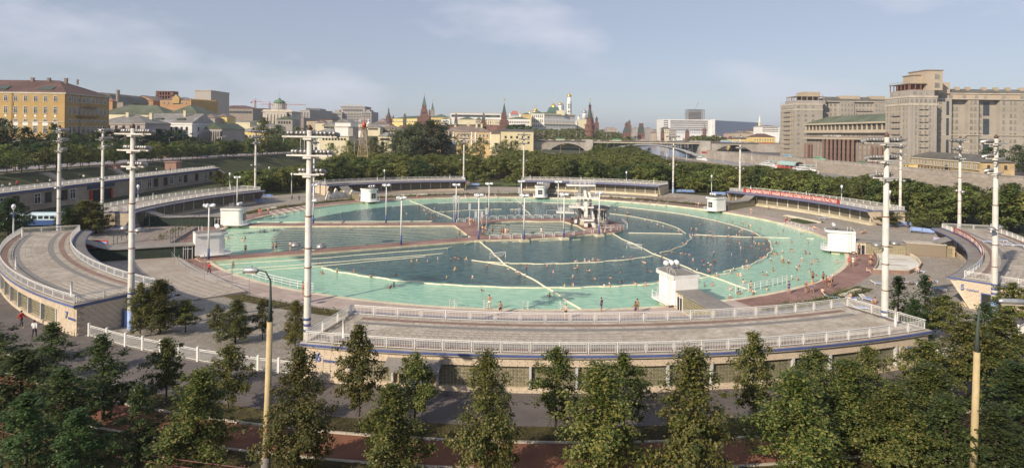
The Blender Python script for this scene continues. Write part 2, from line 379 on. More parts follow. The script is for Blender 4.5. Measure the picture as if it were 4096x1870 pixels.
# granite blocks, the courses that can be told apart on the nearer stretch
blk = MB().box(-.06,0,0,0,5.9,1.35); pl = []
for r in range(5):
 for k in range(40): pl.append((0-.6-.0,-(k*6.0+(3 if r % 2 else 0))-6-200,.6+r*1.5,0))
pieces('granite_block', blk, GRAN, [(p[0], p[1], p[2],0) for p in pl], EW, keep=200)
wall_line('embankment_wall', [(146,560),(146,100)], RIVER_Z-.5,2.3,.7, GRAN, 'low granite parapet along the near bank behind the park trees', GRAN)
b = MB(); b.box(122,100,1.405,144,620,1.42); b.build('riverside_road', ASPH).__setitem__('kind', 'structure')
b = MB(); b.box(226.5,200,4.004,248,700,4.05); b.build('far_bank_road', ASPH).__setitem__('kind', 'structure')
# sheets lying on the ground (each a few mm above the one below)
def sheet(name, r0, r1, a0, a1, mat, dz=.004, n=60, m=6, kind='structure'):
 b = MB(); o = 0
 for i in range(m+1):
  for k in range(n+1):
   p = ring(r0+(r1-r0)*i/m, a0+(a1-a0)*k/n); b.v.append((p.x, p.y, H(p.x, p.y)+dz))
 for i in range(m):
  for k in range(n):
   q = i*(n+1)+k; b.f.append([q, q+n+1, q+n+2, q+1]); b.m.append(0)
 ob = b.build(name, mat); ob['kind'] = kind; return ob
sheet('gravel_ground', 69.5,91,-180,180, GRAVEL, .02,200,14)
sheet('asphalt_path', 90.4,96.4,-45,45, ASPH, .03,80,2)
sheet('pavement', 96.4,105,-48,-21, ASPH, .034,30,2)
sheet('grass_strip', 96.4,98.4,-21,45, GRASS, .05,80,2)
sheet('brick_dust_path', 98.7,101.7,-48,50, REDPATH, .045,80,2)
sheet('lawn', 101.7,125,-50,50, GRASS, .05,80,5)
sheet('lawn', 96.4,98.4,-48,-21.5, GRASS, .052,30,2)
def kerb(name, R, a0, a1, w_=.16, h_=.13, mat=CONCL, seg=1.2, keep=120):
 """kerb of separate stones"""
 t = put(name, None, None, ring(R, (a0+a1)/2,0)); t['kind'] = 'structure'
 n = int(R*rad(a1-a0)/seg); st = MB().box(-seg/2+.01,-w_/2,-.1, seg/2-.01, w_/2, h_); pl = []
 for k in range(n):
  a = a0+(a1-a0)*(k+.5)/n; p = ring(R, a); pl.append((p.x-t.location.x, p.y-t.location.y, H(p.x, p.y), rad(a)))
 pieces('kerb_stone', st, mat, pl, t, keep)
kerb('kerb', 98.55,-30,26); kerb('kerb', 101.8,-20,12); kerb('kerb', 96.5,-48,-20)
sheet('grass_border', 70.5,73.5,128,258, GRASS, .10,90,2)
sheet('grass_border', 71.8,74,-96,-70, GRASS, .10,30,2)
sheet('grass_border', 70.3,72.6,-40,14, GRASS, .10,50,2)
sheet('grass_border', 69.9,72.2,24,42, GRASS, .10,30,2)
sheet('lawn', 69.8,75.5,98,104, LAWN, .12,16,2)
# street on the slope to the left, paths, park square
def road(name, pts, wd, mat, dz=.05):
 b = MB(); n = len(pts)
 for i, p in enumerate(pts):
  a = Vector(pts[max(i-1,0)]); c = Vector(pts[min(i+1, n-1)]); d = (c-a).normalized(); nrm = Vector((-d.y, d.x))*wd/2
  for s_ in (-1,-.33,.33,1): q = Vector(p)+nrm*s_; b.v.append((q.x, q.y, H(q.x, q.y)+dz))
 for i in range(n-1):
  for j in range(3): k = i*4+j; b.f.append([k, k+1, k+5, k+4]); b.m.append(0)
 o = b.build(name, mat); o['kind'] = 'structure'; return o
def interp(pts, step=8):
 out_ = []
 for a, b_ in zip(pts, pts[1:]):
  L_ = math.dist(a, b_); k = max(1, int(L_/step)); out_ += [(a[0]+(b_[0]-a[0])*i/k, a[1]+(b_[1]-a[1])*i/k) for i in range(k)]
 return out_+[pts[-1]]
ROADM = M('street_asphalt', (.30,.27,.29),.9,.1,.3)
road('street', interp([(-166,110),(-166,180),(-163,250),(-157,300),(-146,360),(-120,420),(-60,500),(0,560),(40,610)]),17, ROADM, .08)
road('footpath', interp([(-148,120),(-148.5,200),(-147,255),(-140,305),(-131,352),(-105,400)]),2.6, CONCL, .12)
sheet('lawn', 92.5,108,178,194, M('park_lawn', (.10,.13,.035),.95,.3,.5,.8,9, stain=.3),.06,20,4)
road('park_path', interp([G(1790,745,1.4)[:2], G(1900,725,1.4)[:2], G(2100,695,1.4)[:2], G(2250,735,1.4)[:2]],5),5, M('reddish_path', (.27,.18,.15),.9,.12,.6),.09)
road('park_path', interp([(-20,300),(-18,345),(-16,420),(-10,480)],8),17, M('rose_asphalt', (.26,.20,.20),.9,.12,.4),.08)
# ============================================================ POOL
def disc_water(name, r0, r1, z, mat, n=160, a0=0, a1=360, m=3):
 b = MB()
 for i in range(m+1):
  for k in range(n+1):
   p = ring(r0+(r1-r0)*i/m, a0+(a1-a0)*k/n); b.v.append((p.x, p.y, z))
 for i in range(m):
  for k in range(n): q = i*(n+1)+k; b.f.append([q, q+n+1, q+n+2, q+1]); b.m.append(0)
 return b.build(name, mat)
def pool_mat():
 """one water: the colour of what lies under it (pale turquoise shallows, dark deep basin) as a thing's own colour"""
 m = bpy.data.materials.new('pool_water'); m.use_nodes = True; t = m.node_tree; p = t.nodes['Principled BSDF']; L_ = t.links
 tcn = nn(t, 'ShaderNodeTexCoord'); nz_ = nn(t, 'ShaderNodeTexNoise'); nz_.inputs['Scale'].default_value = .35; nz_.inputs['Detail'].default_value = 5
 L_.new(tcn.outputs['Object'], nz_.inputs['Vector'])
 ln = nn(t, 'ShaderNodeVectorMath', operation='LENGTH'); L_.new(tcn.outputs['Object'], ln.inputs[0])
 # soft wobble on the rim of the deep basin
 mu = nn(t, 'ShaderNodeMath', operation='MULTIPLY_ADD'); mu.inputs[1].default_value = 2.2; L_.new(nz_.outputs['Fac'], mu.inputs[0]); L_.new(ln.outputs['Value'], mu.inputs[2])
 mr = nn(t, 'ShaderNodeMapRange'); mr.inputs[1].default_value = 53.2; mr.inputs[2].default_value = 54.6; L_.new(mu.outputs[0], mr.inputs[0])
 def ramp(c0, c1):
  r = nn(t, 'ShaderNodeValToRGB'); r.color_ramp.elements[0].position = .36; r.color_ramp.elements[1].position = .66
  r.color_ramp.elements[0].color = (*c0,1); r.color_ramp.elements[1].color = (*c1,1); return r
 deep = ramp((.008,.052,.062),(.060,.155,.160)); shal = ramp((.23,.47,.34),(.37,.60,.45))
 n2 = nn(t, 'ShaderNodeTexNoise'); n2.inputs['Scale'].default_value = 1.1; n2.inputs['Detail'].default_value = 6; n2.inputs['Distortion'].default_value = .8
 mp_ = nn(t, 'ShaderNodeMapping'); mp_.inputs['Scale'].default_value = (.55,1.5,1); mp_.inputs['Rotation'].default_value = (0,0,-.35)
 L_.new(tcn.outputs['Object'], mp_.inputs[0]); L_.new(mp_.outputs[0], n2.inputs['Vector'])
 L_.new(n2.outputs['Fac'], deep.inputs[0]); L_.new(n2.outputs['Fac'], shal.inputs[0])  # this noise paints ripple contrast as darker and paler streaks in both colours
 mx_ = nn(t, 'ShaderNodeMixRGB'); L_.new(mr.outputs[0], mx_.inputs[0]); L_.new(deep.outputs[0], mx_.inputs[1]); L_.new(shal.outputs[0], mx_.inputs[2])
 L_.new(mx_.outputs[0], p.inputs['Base Color']); p.inputs['Roughness'].default_value = .12; p.inputs['IOR'].default_value = 1.33
 n3 = nn(t, 'ShaderNodeTexNoise'); n3.inputs['Scale'].default_value = 1.5; n3.inputs['Detail'].default_value = 6; n3.inputs['Roughness'].default_value = .62
 L_.new(mp_.outputs[0], n3.inputs['Vector']); bn = nn(t, 'ShaderNodeBump'); bn.inputs['Strength'].default_value = .8; bn.inputs['Distance'].default_value = .22
 L_.new(n3.outputs['Fac'], bn.inputs['Height']); L_.new(bn.outputs[0], p.inputs['Normal']); return m
PW = pool_mat()
b = MB(); n = 180
b.v = [(65.0*math.sin(2*PI*k/n),-65.0*math.cos(2*PI*k/n),0) for k in range(n)]; b.f = [list(range(n))]; b.m = [0]
pw = put('pool_water', b.mesh('pool_water', PW), None, (CX, CY, 0), kind='structure')
b = MB(); b.lathe(CX, CY, [(65.3,-4.0),(65.3,-3.9)],120); b.build('pool_floor', M('pool_floor_paint', (.3,.6,.5),.6,.1,.5)).__setitem__('kind', 'structure')
# pool rim: cream curb all round, deck ring
b = MB(); b.sector(64.8,65.5,0,360,-4.0,.34,160); o = b.build('pool_curb', CREAME); o.location = (CX, CY, 0); o['kind'] = 'structure'
b = MB(); b.sector(65.5,69.8,-45,24,-.1,.32,60); b.sector(65.5,69.8,68,128,-.1,.32,50); o = b.build('pool_deck', DECKP); o.location = (CX, CY, 0); o['kind'] = 'structure'
b = MB(); b.sector(65.5,69.8,24,68,-.1,.322,40); b.sector(65.5,69.8,128,315,-.1,.322,150); o = b.build('red_deck', DECKR); o.location = (CX, CY, 0); o['kind'] = 'structure'
# piers and central platform
def slab(name, poly, z0, z1, mtop, mside, hole=None, lab=None):
 vs = [Vector(p) for p in poly]; ed = [(i, (i+1) % len(poly)) for i in range(len(poly))]; rings_ = [list(range(len(poly)))]
 if hole: o_ = len(vs); vs += [Vector(p) for p in hole]; ed += [(o_+i, o_+(i+1) % len(hole)) for i in range(len(hole))]; rings_.append([o_+i for i in range(len(hole))])
 V, _, F = geometry.delaunay_2d_cdt(vs, ed, [],0,1e-4)[:3]; b = MB(); n_ = len(V)
 def ins(x, y, P):
  c = False
  for i in range(len(P)):
   x1, y1 = P[i][0], P[i][1]; x2, y2 = P[(i+1) % len(P)][0], P[(i+1) % len(P)][1]
   if (y1 > y) != (y2 > y) and x < (x2-x1)*(y-y1)/(y2-y1)+x1: c = not c
  return c
 b.v = [(p[0], p[1], z1) for p in V]+[(p[0], p[1], z0) for p in V]
 for f in F:
  cx = sum(V[i][0] for i in f)/3; cy = sum(V[i][1] for i in f)/3
  if ins(cx, cy, poly) and not (hole and ins(cx, cy, hole)): b.f.append(list(f)); b.m.append(0); b.f.append([i+n_ for i in reversed(f)]); b.m.append(1)
 for R_ in rings_:
  for i in range(len(R_)): a, c = R_[i], R_[(i+1) % len(R_)]; b.f.append([a, c, c+n_, a+n_]); b.m.append(1)
 o = b.build(name, [mtop, mside]); o['kind'] = 'structure'; return o
NP = [(-50.6,97.6),(-7.0,120.6)];
slab('pool_pier', [(-52.4,99.6),(-50.0,96.9),(-7.0,119.4),(-8.3,122.6)],-.5,.40, DECKR, CREAME)
slab('pool_pier', [(-62.9,136.9),(-62.4,133.2),(-13.2,138.4),(-13.8,142.6)],-.5,.40, DECKR, CREAME)
POUT = [(-8.3,122.6),(-7.0,119.4),(2.2,121.4),(10.8,124.4),(15.4,128.0),(22.2,130.6),(24.6,134),(25.8,140),(25.0,147),(21,152),(12.9,152.4),(2.9,151.2),(-5.6,148.4),(-9.3,145.2),(-13.8,142.6),(-13.2,138.4)]
PIN = [(-7.2,133.0),(-7.2,140.5),(-5.4,142.8),(-2.6,145.2),(2.6,147.2),(6.4,146.4),(12.4,147.4),(15.2,141),(16.4,133.2),(12.3,129.6),(6.5,126.4),(-4.3,124.2),(-6.4,126)]
slab('pool_platform', POUT, -.5,.404, DECKR, CREAME, PIN)
# deck that widens at the right, red tiled, and its grass wedge
# ============================================================ LANE ROPES
ROPE = M('cream_float', (.72,.68,.50),.6,.15,4)
def rope(pts, lab, r=.11, group=None, gap=.0, arc=None):
 P = []
 pts = [Vector((p[0], p[1],0)) for p in pts]
 b = MB(); Q = []
 for a, c in zip(pts, pts[1:]):
  L_ = (c-a).length; k = max(1, int(L_/.5)); d = (c-a)/k; nrm = Vector((-d.y, d.x, 0)).normalized()
  for i in range(k):
   Q.append(a+d*i+nrm*(.16*math.sin((len(Q))*.13+a.x)+.07*math.sin(len(Q)*.41))+Vector((0,0,.02)))
 Q.append(pts[-1]+Vector((0,0,.02)))
 rs = [r]*len(Q)
 if gap:                      # stretches where the floats have sunk just under the surface
  i = 0
  while i < len(Q):
   if random.random() < gap*.35:
    for j in range(i, min(i+random.randint(2,7), len(Q))): rs[j] = .02; Q[j].z = -.03
    i += 8
   i += 1
 b.tube(Q, rs, 6)
 o = b.build('lane_rope', ROPE, rec=False); tagged(o, lab, 'lane rope', group); return o
def arcpts(R, a0, a1, st=3): n_ = max(2, int(abs(a1-a0)/st)); return [ring(R, a0+(a1-a0)*i/n_) for i in range(n_+1)]
rope(arcpts(53.6,-37,36), 'curved cream float rope along the near rim of the dark deep water', .13)
rope(arcpts(52.6,37,76), 'curved cream float rope along the right rim of the deep water', .12)
rope(arcpts(52.0,82,172), 'curved cream float rope along the far right rim of the deep water', .12, gap=.04)
rope(arcpts(52.6,176,225), 'curved cream float rope along the far left rim of the deep water', .1, gap=.05)
rope(arcpts(37.6,-10,-4), 'short slanting cream rope left of the white goal with the net', .12)
rope([ring(36.8,-14), ring(40,-4)], 'straight cream rope running from the lanes to the near diagonal rope', .12)
rope(arcpts(38,-4,37), 'inner cream float rope bowing across the near deep water', .12, gap=.06)
rope(arcpts(37,40,78), 'inner cream float rope bowing right of the long diagonal rope', .11, gap=.1)
rope(arcpts(36.5,82,138), 'inner cream float rope far right beyond the diving tower', .11, gap=.05)
rope(arcpts(34,178,228), 'broken cream float rope in the far deep water behind the lamp posts', .1, gap=.3)
rope([(-6.6,120.2),(-.6,98),(4.9,84.4),(9.0,73.4)], 'long diagonal cream rope from the first lamp post base to the near pool edge', .14)
rope([(22.0,130.6),(23.7,120.5),(26.0,108.6),(29.5,94.6),(33.9,83.6)], 'long diagonal cream rope from the platform tip to the near right shallows', .13)
rope([(22.4,133),(37.1,132.1),(48.3,129.3),(64,127.8)], 'cream rope running straight right from the platform across the deep water', .12, gap=.08)
rope([ring(22,143), ring(64,150)], 'cream rope from behind the diving tower to the far right pool edge', .1)
rope([ring(22,173), ring(64,181)], 'cream rope crossing the far water to the lifeguard cabin', .1)
rope([ring(22,-128), ring(64,-147)], 'cream rope slanting to the far left pool edge past the net', .1)
rope([(14,123.9),(-2,119)], 'thin cream rope lying just off the near platform edge', .07, gap=.1)
for i, (a, c) in enumerate([((-50.0,94.7),(-12.2,112.6)),((-47.4,91.4),(-12.3,107.7)),((-45.4,89.2),(-15.0,104.8))]):
 rope([a, ((a[0]+c[0])/2+.6,(a[1]+c[1])/2-.4), c],['first', 'second', 'third'][i]+' long cream rope below the near pier, counting from the pier', .09)
rope([(-12,112.4),(-7.2,119.8)], 'bent end rope tying the long lane ropes to the platform corner', .11, gap=.2)
for i in range(10):                                    # lap lanes between the two piers
 f = (i+1)/11; a = Vector((-52.2,101.2))*(1-f)+Vector((-61.5,132.8))*f; c = Vector((-8.6,123.5))*(1-f)+Vector((-12.9,138.0))*f
 rope([a, c],['nearest the near pier', 'second from the near pier', 'third from the near pier', 'fourth from the near pier', 'fifth from the near pier', 'fifth from the far pier', 'fourth from the far pier', 'third from the far pier', 'second from the far pier', 'nearest the far pier'][i]+', thin dotted lap lane rope', .026, 'lap lane ropes between the piers')
for i in range(7):                                     # training basin lanes
 f = (i+.6)/7; a = Vector((-5.6,125.2))*(1-f)+Vector((-5.2,142.2))*f; c = Vector((13.2,130.6))*(1-f)+Vector((12.8,146.4))*f
 rope([a, c], 'cream rope across the small basin, '+['nearest its near side', 'second from its near side', 'third from its near side', 'in the middle', 'third from its far side', 'second from its far side', 'nearest its far side'][i],.045, 'ropes of the small basin')
for i in range(2):
 rope([(-60,139.6+i*2.2),(-19.5,144.2+i*2.6)], 'long cream rope just beyond the far pier, '+['nearer', 'farther'][i]+' of the two', .11)
# ============================================================ PAVILIONS
HALF = 17.2; OFF = 87.0
def lp(r, a, z=0.0): return (r*math.sin(rad(a)), OFF-r*math.cos(rad(a)), z)
def blockwall(name, c0, c1, gap, sc=.27):
 """glass block wall too far away to tell the blocks apart: grid as fine relief and colour"""
 m = M(name, c0,.35,.2,2.0); t = m.node_tree; p = t.nodes['Principled BSDF']
 tcn = nn(t, 'ShaderNodeTexCoord'); br = nn(t, 'ShaderNodeTexBrick'); br.offset = 0
 br.inputs['Color1'].default_value = (*c0,1); br.inputs['Color2'].default_value = (*[c*1.35 for c in c0],1); br.inputs['Mortar'].default_value = (*c1,1)
 br.inputs['Scale'].default_value = 1; br.inputs['Brick Width'].default_value = sc; br.inputs['Row Height'].default_value = sc; br.inputs['Mortar Size'].default_value = gap
 t.links.new(tcn.outputs['UV'], br.inputs['Vector']); t.links.new(br.outputs['Color'], p.inputs['Base Color'])
 bn = nn(t, 'ShaderNodeBump'); bn.inputs['Distance'].default_value = .03; t.links.new(br.outputs['Fac'], bn.inputs['Height']); t.links.new(bn.outputs[0], p.inputs['Normal']); return m
BW = blockwall('distant_glass_blocks', (.12,.115,.085),(.24,.20,.15),.028)
def uv_strip(me):
 """u along the strip in metres, v = height"""
 uvl = me.uv_layers.new(name='UVMap')
 for p in me.polygons:
  for li in p.loop_indices:
   v = me.vertices[me.loops[li].vertex_index].co
   uvl.data[li].uv = (math.atan2(v.x, OFF-v.y)*87 if abs(v.x) < 60 else v.x, v.z)
def rail_panel(Lp, hh=.88, bars=None, name='rail_panel'):
 b = MB(); b.box(-.035,-.035,0,.035,.035, hh); b.box(0,-.028, hh-.05, Lp, .028, hh)
 b.box(.12,-.02, hh-.17, Lp-.12,.02, hh-.135); b.box(.12,-.02,.07, Lp-.12,.02,.105); b.box(.12,-.02,.1,.15,.02, hh-.15); b.box(Lp-.15,-.02,.1, Lp-.12,.02, hh-.15)
 k = bars or int(Lp/.15)
 for i in range(1, k): x = .12+(Lp-.24)*i/k; b.box(x-.009,-.009,.1, x+.009,.009, hh-.15)
 return b
PANELS = {}
def panel_mesh(L_):
 key = round(L_, 2)
 if key not in PANELS: PANELS[key] = rail_panel(key).mesh('rail_panel', WHITE)
 return PANELS[key]
def railing_ring(parent, R, a0, a1, z, step=2.25):
 n_ = max(1, round(R*rad(abs(a1-a0))/step)); r_ = put('railing', None, parent)
 for i in range(n_):
  p = Vector(lp(R, a0+(a1-a0)*i/n_, z)); q = Vector(lp(R, a0+(a1-a0)*(i+1)/n_, z)); d = q-p
  put('rail_panel', panel_mesh(d.length), r_, p, math.atan2(d.y, d.x))
 return r_
def railing_line(parent, P, Q, step=2.25):
 P, Q = Vector(P), Vector(Q); d = Q-P; n_ = max(1, round(d.length/step)); r_ = put('railing', None, parent)
 for i in range(n_): put('rail_panel', panel_mesh(d.length/n_), r_, P+d*i/n_, math.atan2(d.y, d.x))
 return r_
def end_wall(parent, a, txt=None):
 sgn = 1 if a > 0 else -1; b = MB(); pr = [(81.7,4.15),(90.95,4.15),(90.95,.9),(84.3,.1)]; da = .2*sgn
 o = len(b.v)
 for aa in (a, a+da): b.v += [lp(r, aa, z) for r, z in pr]
 b.f += [[0,1,2,3],[7,6,5,4],[0,4,5,1],[1,5,6,2],[2,6,7,3],[3,7,4,0]]; b.m += [0]*6
 return b.build('end_wall', STONE, parent, world=False)
BRK = MB().box(-.285,-.03,0,.285,.03,.17)
def end_bricks(parent, a, near, keep):
 """courses of long cream bricks laid on an end wall"""
 sgn = 1 if a > 0 else -1; aa = a+(.2+.03)*sgn; pl = []
 rot = rad(aa)+PI/2
 for row in range(19):
  z = .55+row*.19; r0 = 81.9+(4.15-z)*.6+.35; r = r0+(.15 if row % 2 else .45)
  while r < 90.6:
   if not (near and 84.9 < r < 86.9 and z < 3.0) and z > .9+(90.9-r)*-.0: x, y, _ = lp(r, aa, z); pl.append((x, y, z, rot))
   r += .60
 w_ = put('brick_facing', None, parent); random.shuffle(pl); pieces('brick', BRK, BRICKM, pl, w_, keep); return w_
DOORM = None
def pavilion(num, A, lab, fine=0, wing=10.5, text=True):
 root = thing('pavilion', lab, 'pavilion', ring(OFF, A), rad(A), 'curved flat-roofed pavilions round the pool')
 S = lambda *a, **k: MB().sector(*a, off=OFF, **k)
 S(84.0,90.7,-HALF+.2, HALF-.2,.2,4.14, n=30).bl('wall_core', GRID, root)
 rf = S(83.0,91.25,-HALF-.25, HALF+.25,4.16,4.5, n=36).bl('roof', CONC, root)
 S(81.4,82.98,-HALF-.25, HALF+.25,4.1,4.36, n=36, zi=(4.05,4.2)).bl('eave', CONCD, root)
 b = MB(); b.sector(91.25,91.30,-HALF-.25, HALF+.25,4.27,4.44,36, off=OFF); b.sector(82.93,83.0,-HALF-.2, HALF+.2,4.37,4.53,36, off=OFF); b.sector(81.36,81.4,-HALF-.25, HALF+.25,4.02,4.24,36, off=OFF)
 for a in (-HALF-.25, HALF+.25):
  b.beam(lp(81.6, a, 4.3), lp(91.2, a, 4.35),.06,.18)
 b.bl('blue_fascia', BLUE, root)
 # roof covering
 S(83.3,91.0,-HALF+.05, HALF-.05,4.5,4.515, n=36).bl('roof_kerb_bed', TILEJ if fine else TILE, rf)
 if fine:
  rows = [(83.62+.62*i) for i in range(12)]; mats_ = {1: REDB, 3: GRYB, 9: GRYB, 11: REDB}; allp = []
  for i, r in enumerate(rows):
   n_ = int(r*rad(2*HALF-.5)/.62)
   for k in range(n_):
    a = -HALF+.25+(2*HALF-.5)*(k+(.5 if i % 2 else .75))/(n_+.5); x, y, _ = lp(r, a); mt = mats_.get(i, TILE)
    if i in (1,3,9,11) and abs(a) > HALF-1.2: mt = TILE
    allp.append((mt.name, (x, y, 4.512+random.uniform(0,.006), rad(a)+random.uniform(-.012,.012))))
  for mn in ('paving_tile', 'red_brown_paving', 'dark_grey_paving'):
   pl = [q for m_, q in allp if m_ == mn]; wp = [(Matrix.Rotation(rad(A),2) @ Vector((q[0], q[1]))+Vector(root.location[:2])).length for q in pl]
   pl = [q for _, q in sorted(zip(wp, pl), key=lambda t: t[0])]; kp = (220 if fine > 1 else 120) if mn == 'paving_tile' else 30
   pieces('tile', MB().box(-.302,-.3,0,.302,.3,.016), MATS[mn], pl, rf, kp)
 else:
  for r0_, r1_, mt in ((84.3,84.75, REDB),(90.0,90.3, REDB),(85.5,85.9, GRYB),(89.2,89.55, GRYB)): S(r0_, r1_, -HALF+1.2, HALF-1.2,4.5,4.52, n=36).bl('paving_band', mt, rf)
 railing_ring(root, 90.95,-HALF, HALF, 4.5); railing_ring(root, 83.2,-HALF, HALF, 4.5)
 for a in (-HALF, HALF): railing_line(root, lp(83.2, a, 4.5), lp(90.95, a, 4.5))
 # outer wall
 b = MB(); b.sector(90.72,90.98,-HALF, HALF, 3.46,4.16,40, off=OFF); b.sector(90.72,91.02,-HALF, HALF, .9,1.78,40, off=OFF)
 for s0, s1 in ((-HALF, -HALF+2.35),(HALF-2.35, HALF)): b.sector(90.72,90.97, s0, s1,1.7,3.5,4, off=OFF)
 b.bl('outer_wall', STONE, root)
 nb = 13; a0, a1 = -HALF+2.35, HALF-2.35; bays = [(a0+(a1-a0)*i/nb, a0+(a1-a0)*(i+1)/nb) for i in range(nb)]
 mu = MB().box(-.09,-.2,1.78,.09,.1,3.46).mesh('mullion', M('mullion_paint', (.50,.50,.50),.6,.1,3))
 for s_, e_ in bays+[(a1, a1)]: put('mullion', mu, root, lp(90.85, s_), rad(s_))
 bl = MB().box(-.108,-.03,0,.108,.03,.215); pl = []
 if fine > 1 or num == 7:
  for bi, (s_, e_) in enumerate(bays):
   if bi == 1: continue
   k = 12
   for c in range(k):
    a = s_+(e_-s_)*(c+.8)/(k+.6)
    for r in range(6): x, y, _ = lp(90.72, a); pl.append((x, y, 1.83+r*.27, rad(a)))
  if num != 7: random.shuffle(pl)
  gw = put('glass_wall', None, root); pieces('glass_block', bl, GLASSB, pl, gw, 300 if fine > 1 else 0)
 else:
  me = MB().sector(90.71,90.74, a0, a1,1.78,3.46,40, off=OFF).mesh('glass_wall', BW); uv_strip(me); put('glass_wall', me, root)
 for bi in (1,4,7,10):
  s_, e_ = bays[bi]; b = MB(); b.box(-.45,-.06,3.1,.45,.06,3.4,0); b.box(-.4,-.08,3.14,.4,-.06,3.36,1)
  vo = b.bl('vent_window', [WHITE, PANE], root); vo.location = lp(90.8,(s_+e_)/2); vo.rotation_euler.z = rad((s_+e_)/2)
 # door with canopy on the outer side
 s_, e_ = bays[1]; am = (s_+e_)/2; x, y, _ = lp(90.8, am)
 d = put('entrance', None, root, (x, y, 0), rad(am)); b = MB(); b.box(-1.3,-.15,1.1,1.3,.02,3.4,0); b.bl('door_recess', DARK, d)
 b = MB(); b.box(-.62,-.25,1.45,.12,-.17,3.3,0); b.box(-.5,-.27,2.2,0,-.25,3.15,1); b.bl('door', [BLUE, PANEL_], d); b = MB(); b.box(.5,-.3,1.45,.58,.5,3.3); b.bl('door', BLUEL, d)
 b = MB(); b.add([(-2.2,.15,3.95),(2.2,.15,3.95),(2.2,-1.7,3.25),(-2.2,-1.7,3.25),(-2.2,.15,3.87),(2.2,.15,3.87),(2.2,-1.7,3.17),(-2.2,-1.7,3.17)], BOXF); b.bl('canopy', CONCD, d)
 if num == 7: b = MB(); b.tube([(2.1,-1.6,1.2),(2.1,-1.6,3.2)],.06); b.bl('canopy_post', WHITE, d)
 if fine > 1:
  pl = []
  for row, z in enumerate([1.0+.19*i for i in range(4)]+[3.47+.175*i for i in range(4)]):
   n_ = int(91*rad(2*HALF)/.6)
   for k in range(n_):
    a = -HALF+2*HALF*(k+(.5 if row % 2 else .25))/n_
    if z < 2 and s_ < a < e_: continue
    x, y, _ = lp(91.0 if z > 2 else 91.04, a); pl.append((x, y, z, rad(a)))
  for z in [1.8+.19*i for i in range(9)]:
   for sg in (-1,1):
    for k in range(5):
     a = sg*(HALF-.25-.385*k-(.15 if int(z*10) % 2 else 0)); x, y, _ = lp(91.0, a); pl.append((x, y, z, rad(a)))
  w_ = put('brick_facing', None, root); random.shuffle(pl); pieces('brick', BRK, BRICKM, pl, w_, 250)
 # inner wall, facing the pool
 b = MB(); o = b.sector(82.6,84.0,-HALF+.3, HALF-.3,.2,1.55,36, off=OFF, zi=(.2,1.25)); b.bl('inner_plinth', CREAME if num in (3,4) else STONE, root)
 b = MB(); b.sector(83.8,84.0,-HALF+.3, HALF-.3,3.5,4.05,36, off=OFF); b.bl('inner_frieze', M('brown_frieze', (.22,.17,.13),.8,.15,2), root)
 me = MB().sector(83.9,84.0,-HALF+.3, HALF-.3,1.55,3.5,40, off=OFF).mesh('inner_glass_wall', BW); uv_strip(me); put('inner_glass_wall', me, root)
 mi_ = MB().box(-.07,-.1,1.5,.07,.12,3.55).mesh('mullion', WHITE); vw = MB().box(-.5,-.02,3.05,.5,.1,3.35,0); vw.box(-.42,.1,3.1,.42,.13,3.3,1); vm_ = vw.mesh('vent_window', [CONCL, PANE])
 for i in range(14):
  a = -HALF+1.2+(2*HALF-2.4)*i/13; put('mullion', mi_, root, lp(83.85, a), rad(a))
  if i < 13: put('vent_window', vm_, root, lp(83.85, a+1.1), rad(a+1.1))
 for a in (-HALF, HALF): end_wall(root, a)
 if num in (6,): pass
 if num in (5,7,4,3):
  end_bricks(root, -HALF if num == 5 else HALF, num in (5,7),150 if num in (5,7) else 0)
 # door opening in the near end wall
 if num in (5,7,4,3):
  a = (-HALF if num == 5 else HALF); sg = 1 if a > 0 else -1; p = lp(85.9, a+.34*sg); q = put('side_entrance', None, root, (p[0], p[1],0), rad(a)+PI/2)
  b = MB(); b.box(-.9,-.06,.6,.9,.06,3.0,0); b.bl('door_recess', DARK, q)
  s2 = -1 if sg > 0 else 1
  b = MB(); b.box(-.95,-.1,.6,-.85,.1,3.05); b.box(.85,-.1,.6,.95,.1,3.05); b.box(-.95,-.1,3.0,.95,.1,3.1); b.bl('door_frame', BLUE, q)
  b = MB(); b.box(-.8, s2*.1,.7,-.4, s2*.16,2.9); b.bl('door', BLUEL, q)
 if text:
  T = M('blue_lettering', (.11,.17,.42),.6,0)
  def sign(a, R, z, s1, s2, flip=False, face='out'):
   n1 = text_mesh(str(num), s1, T); n2 = text_mesh('ПАВИЛЬОН', s2, T, width=s2*4.6)
   if face == 'out': p = lp(R, a, z); rz = rad(a)
   else: p = lp(R, a, z); rz = rad(a)+(PI/2 if a > 0 else -PI/2)
   sg = put('sign', None, root, p, rz)
   k = 1 if not flip else -1
   put('number', n1, sg, (0 if not flip else s2*5.8,0,0), rot=(PI/2,0,0)); put('lettering', n2, sg, ((s1*.7) if not flip else 0,0,0), rot=(PI/2,0,0))
  if num == 6: sign(-HALF+.55,91.08,3.05,1.05,.26); sign(HALF-1.6,91.08,3.1,.9,.24, True)
  if num == 5: sign(-HALF-.4,82.9,3.15,.9,.26, face='end')
  if num == 4: sign(HALF+.4,82.7,3.15,.8,.24, face='end')
  if num == 3: sign(HALF+.4,82.7,3.1,.8,.3, face='end')
  if num == 7: sign(HALF-1.1,91.05,2.9,1.0,.3); sign(HALF+.4,83.2,3.1,.9,.3, face='end')
  if num in (2,1):
   n1 = text_mesh('ПАВИЛЬОН %d' % num, .5, T); put('lettering', n1, root, lp(83.4, HALF-.6,3.3), rot=(PI/2,0, rad(HALF)+PI))
 # posts standing on the roof (short flue pipes) belong to the roof
 fp = MB().tube([(0,0,4.5),(0,0,6.1)],.11,10).mesh('vent_pipe', WHITE, True)
 for a in ((-HALF+3,3, HALF-2) if num != 6 else (HALF-1.2,-HALF+1.6)): put('vent_pipe', fp, rf, lp(89.9 if num != 6 else 89.5, a))
 return root
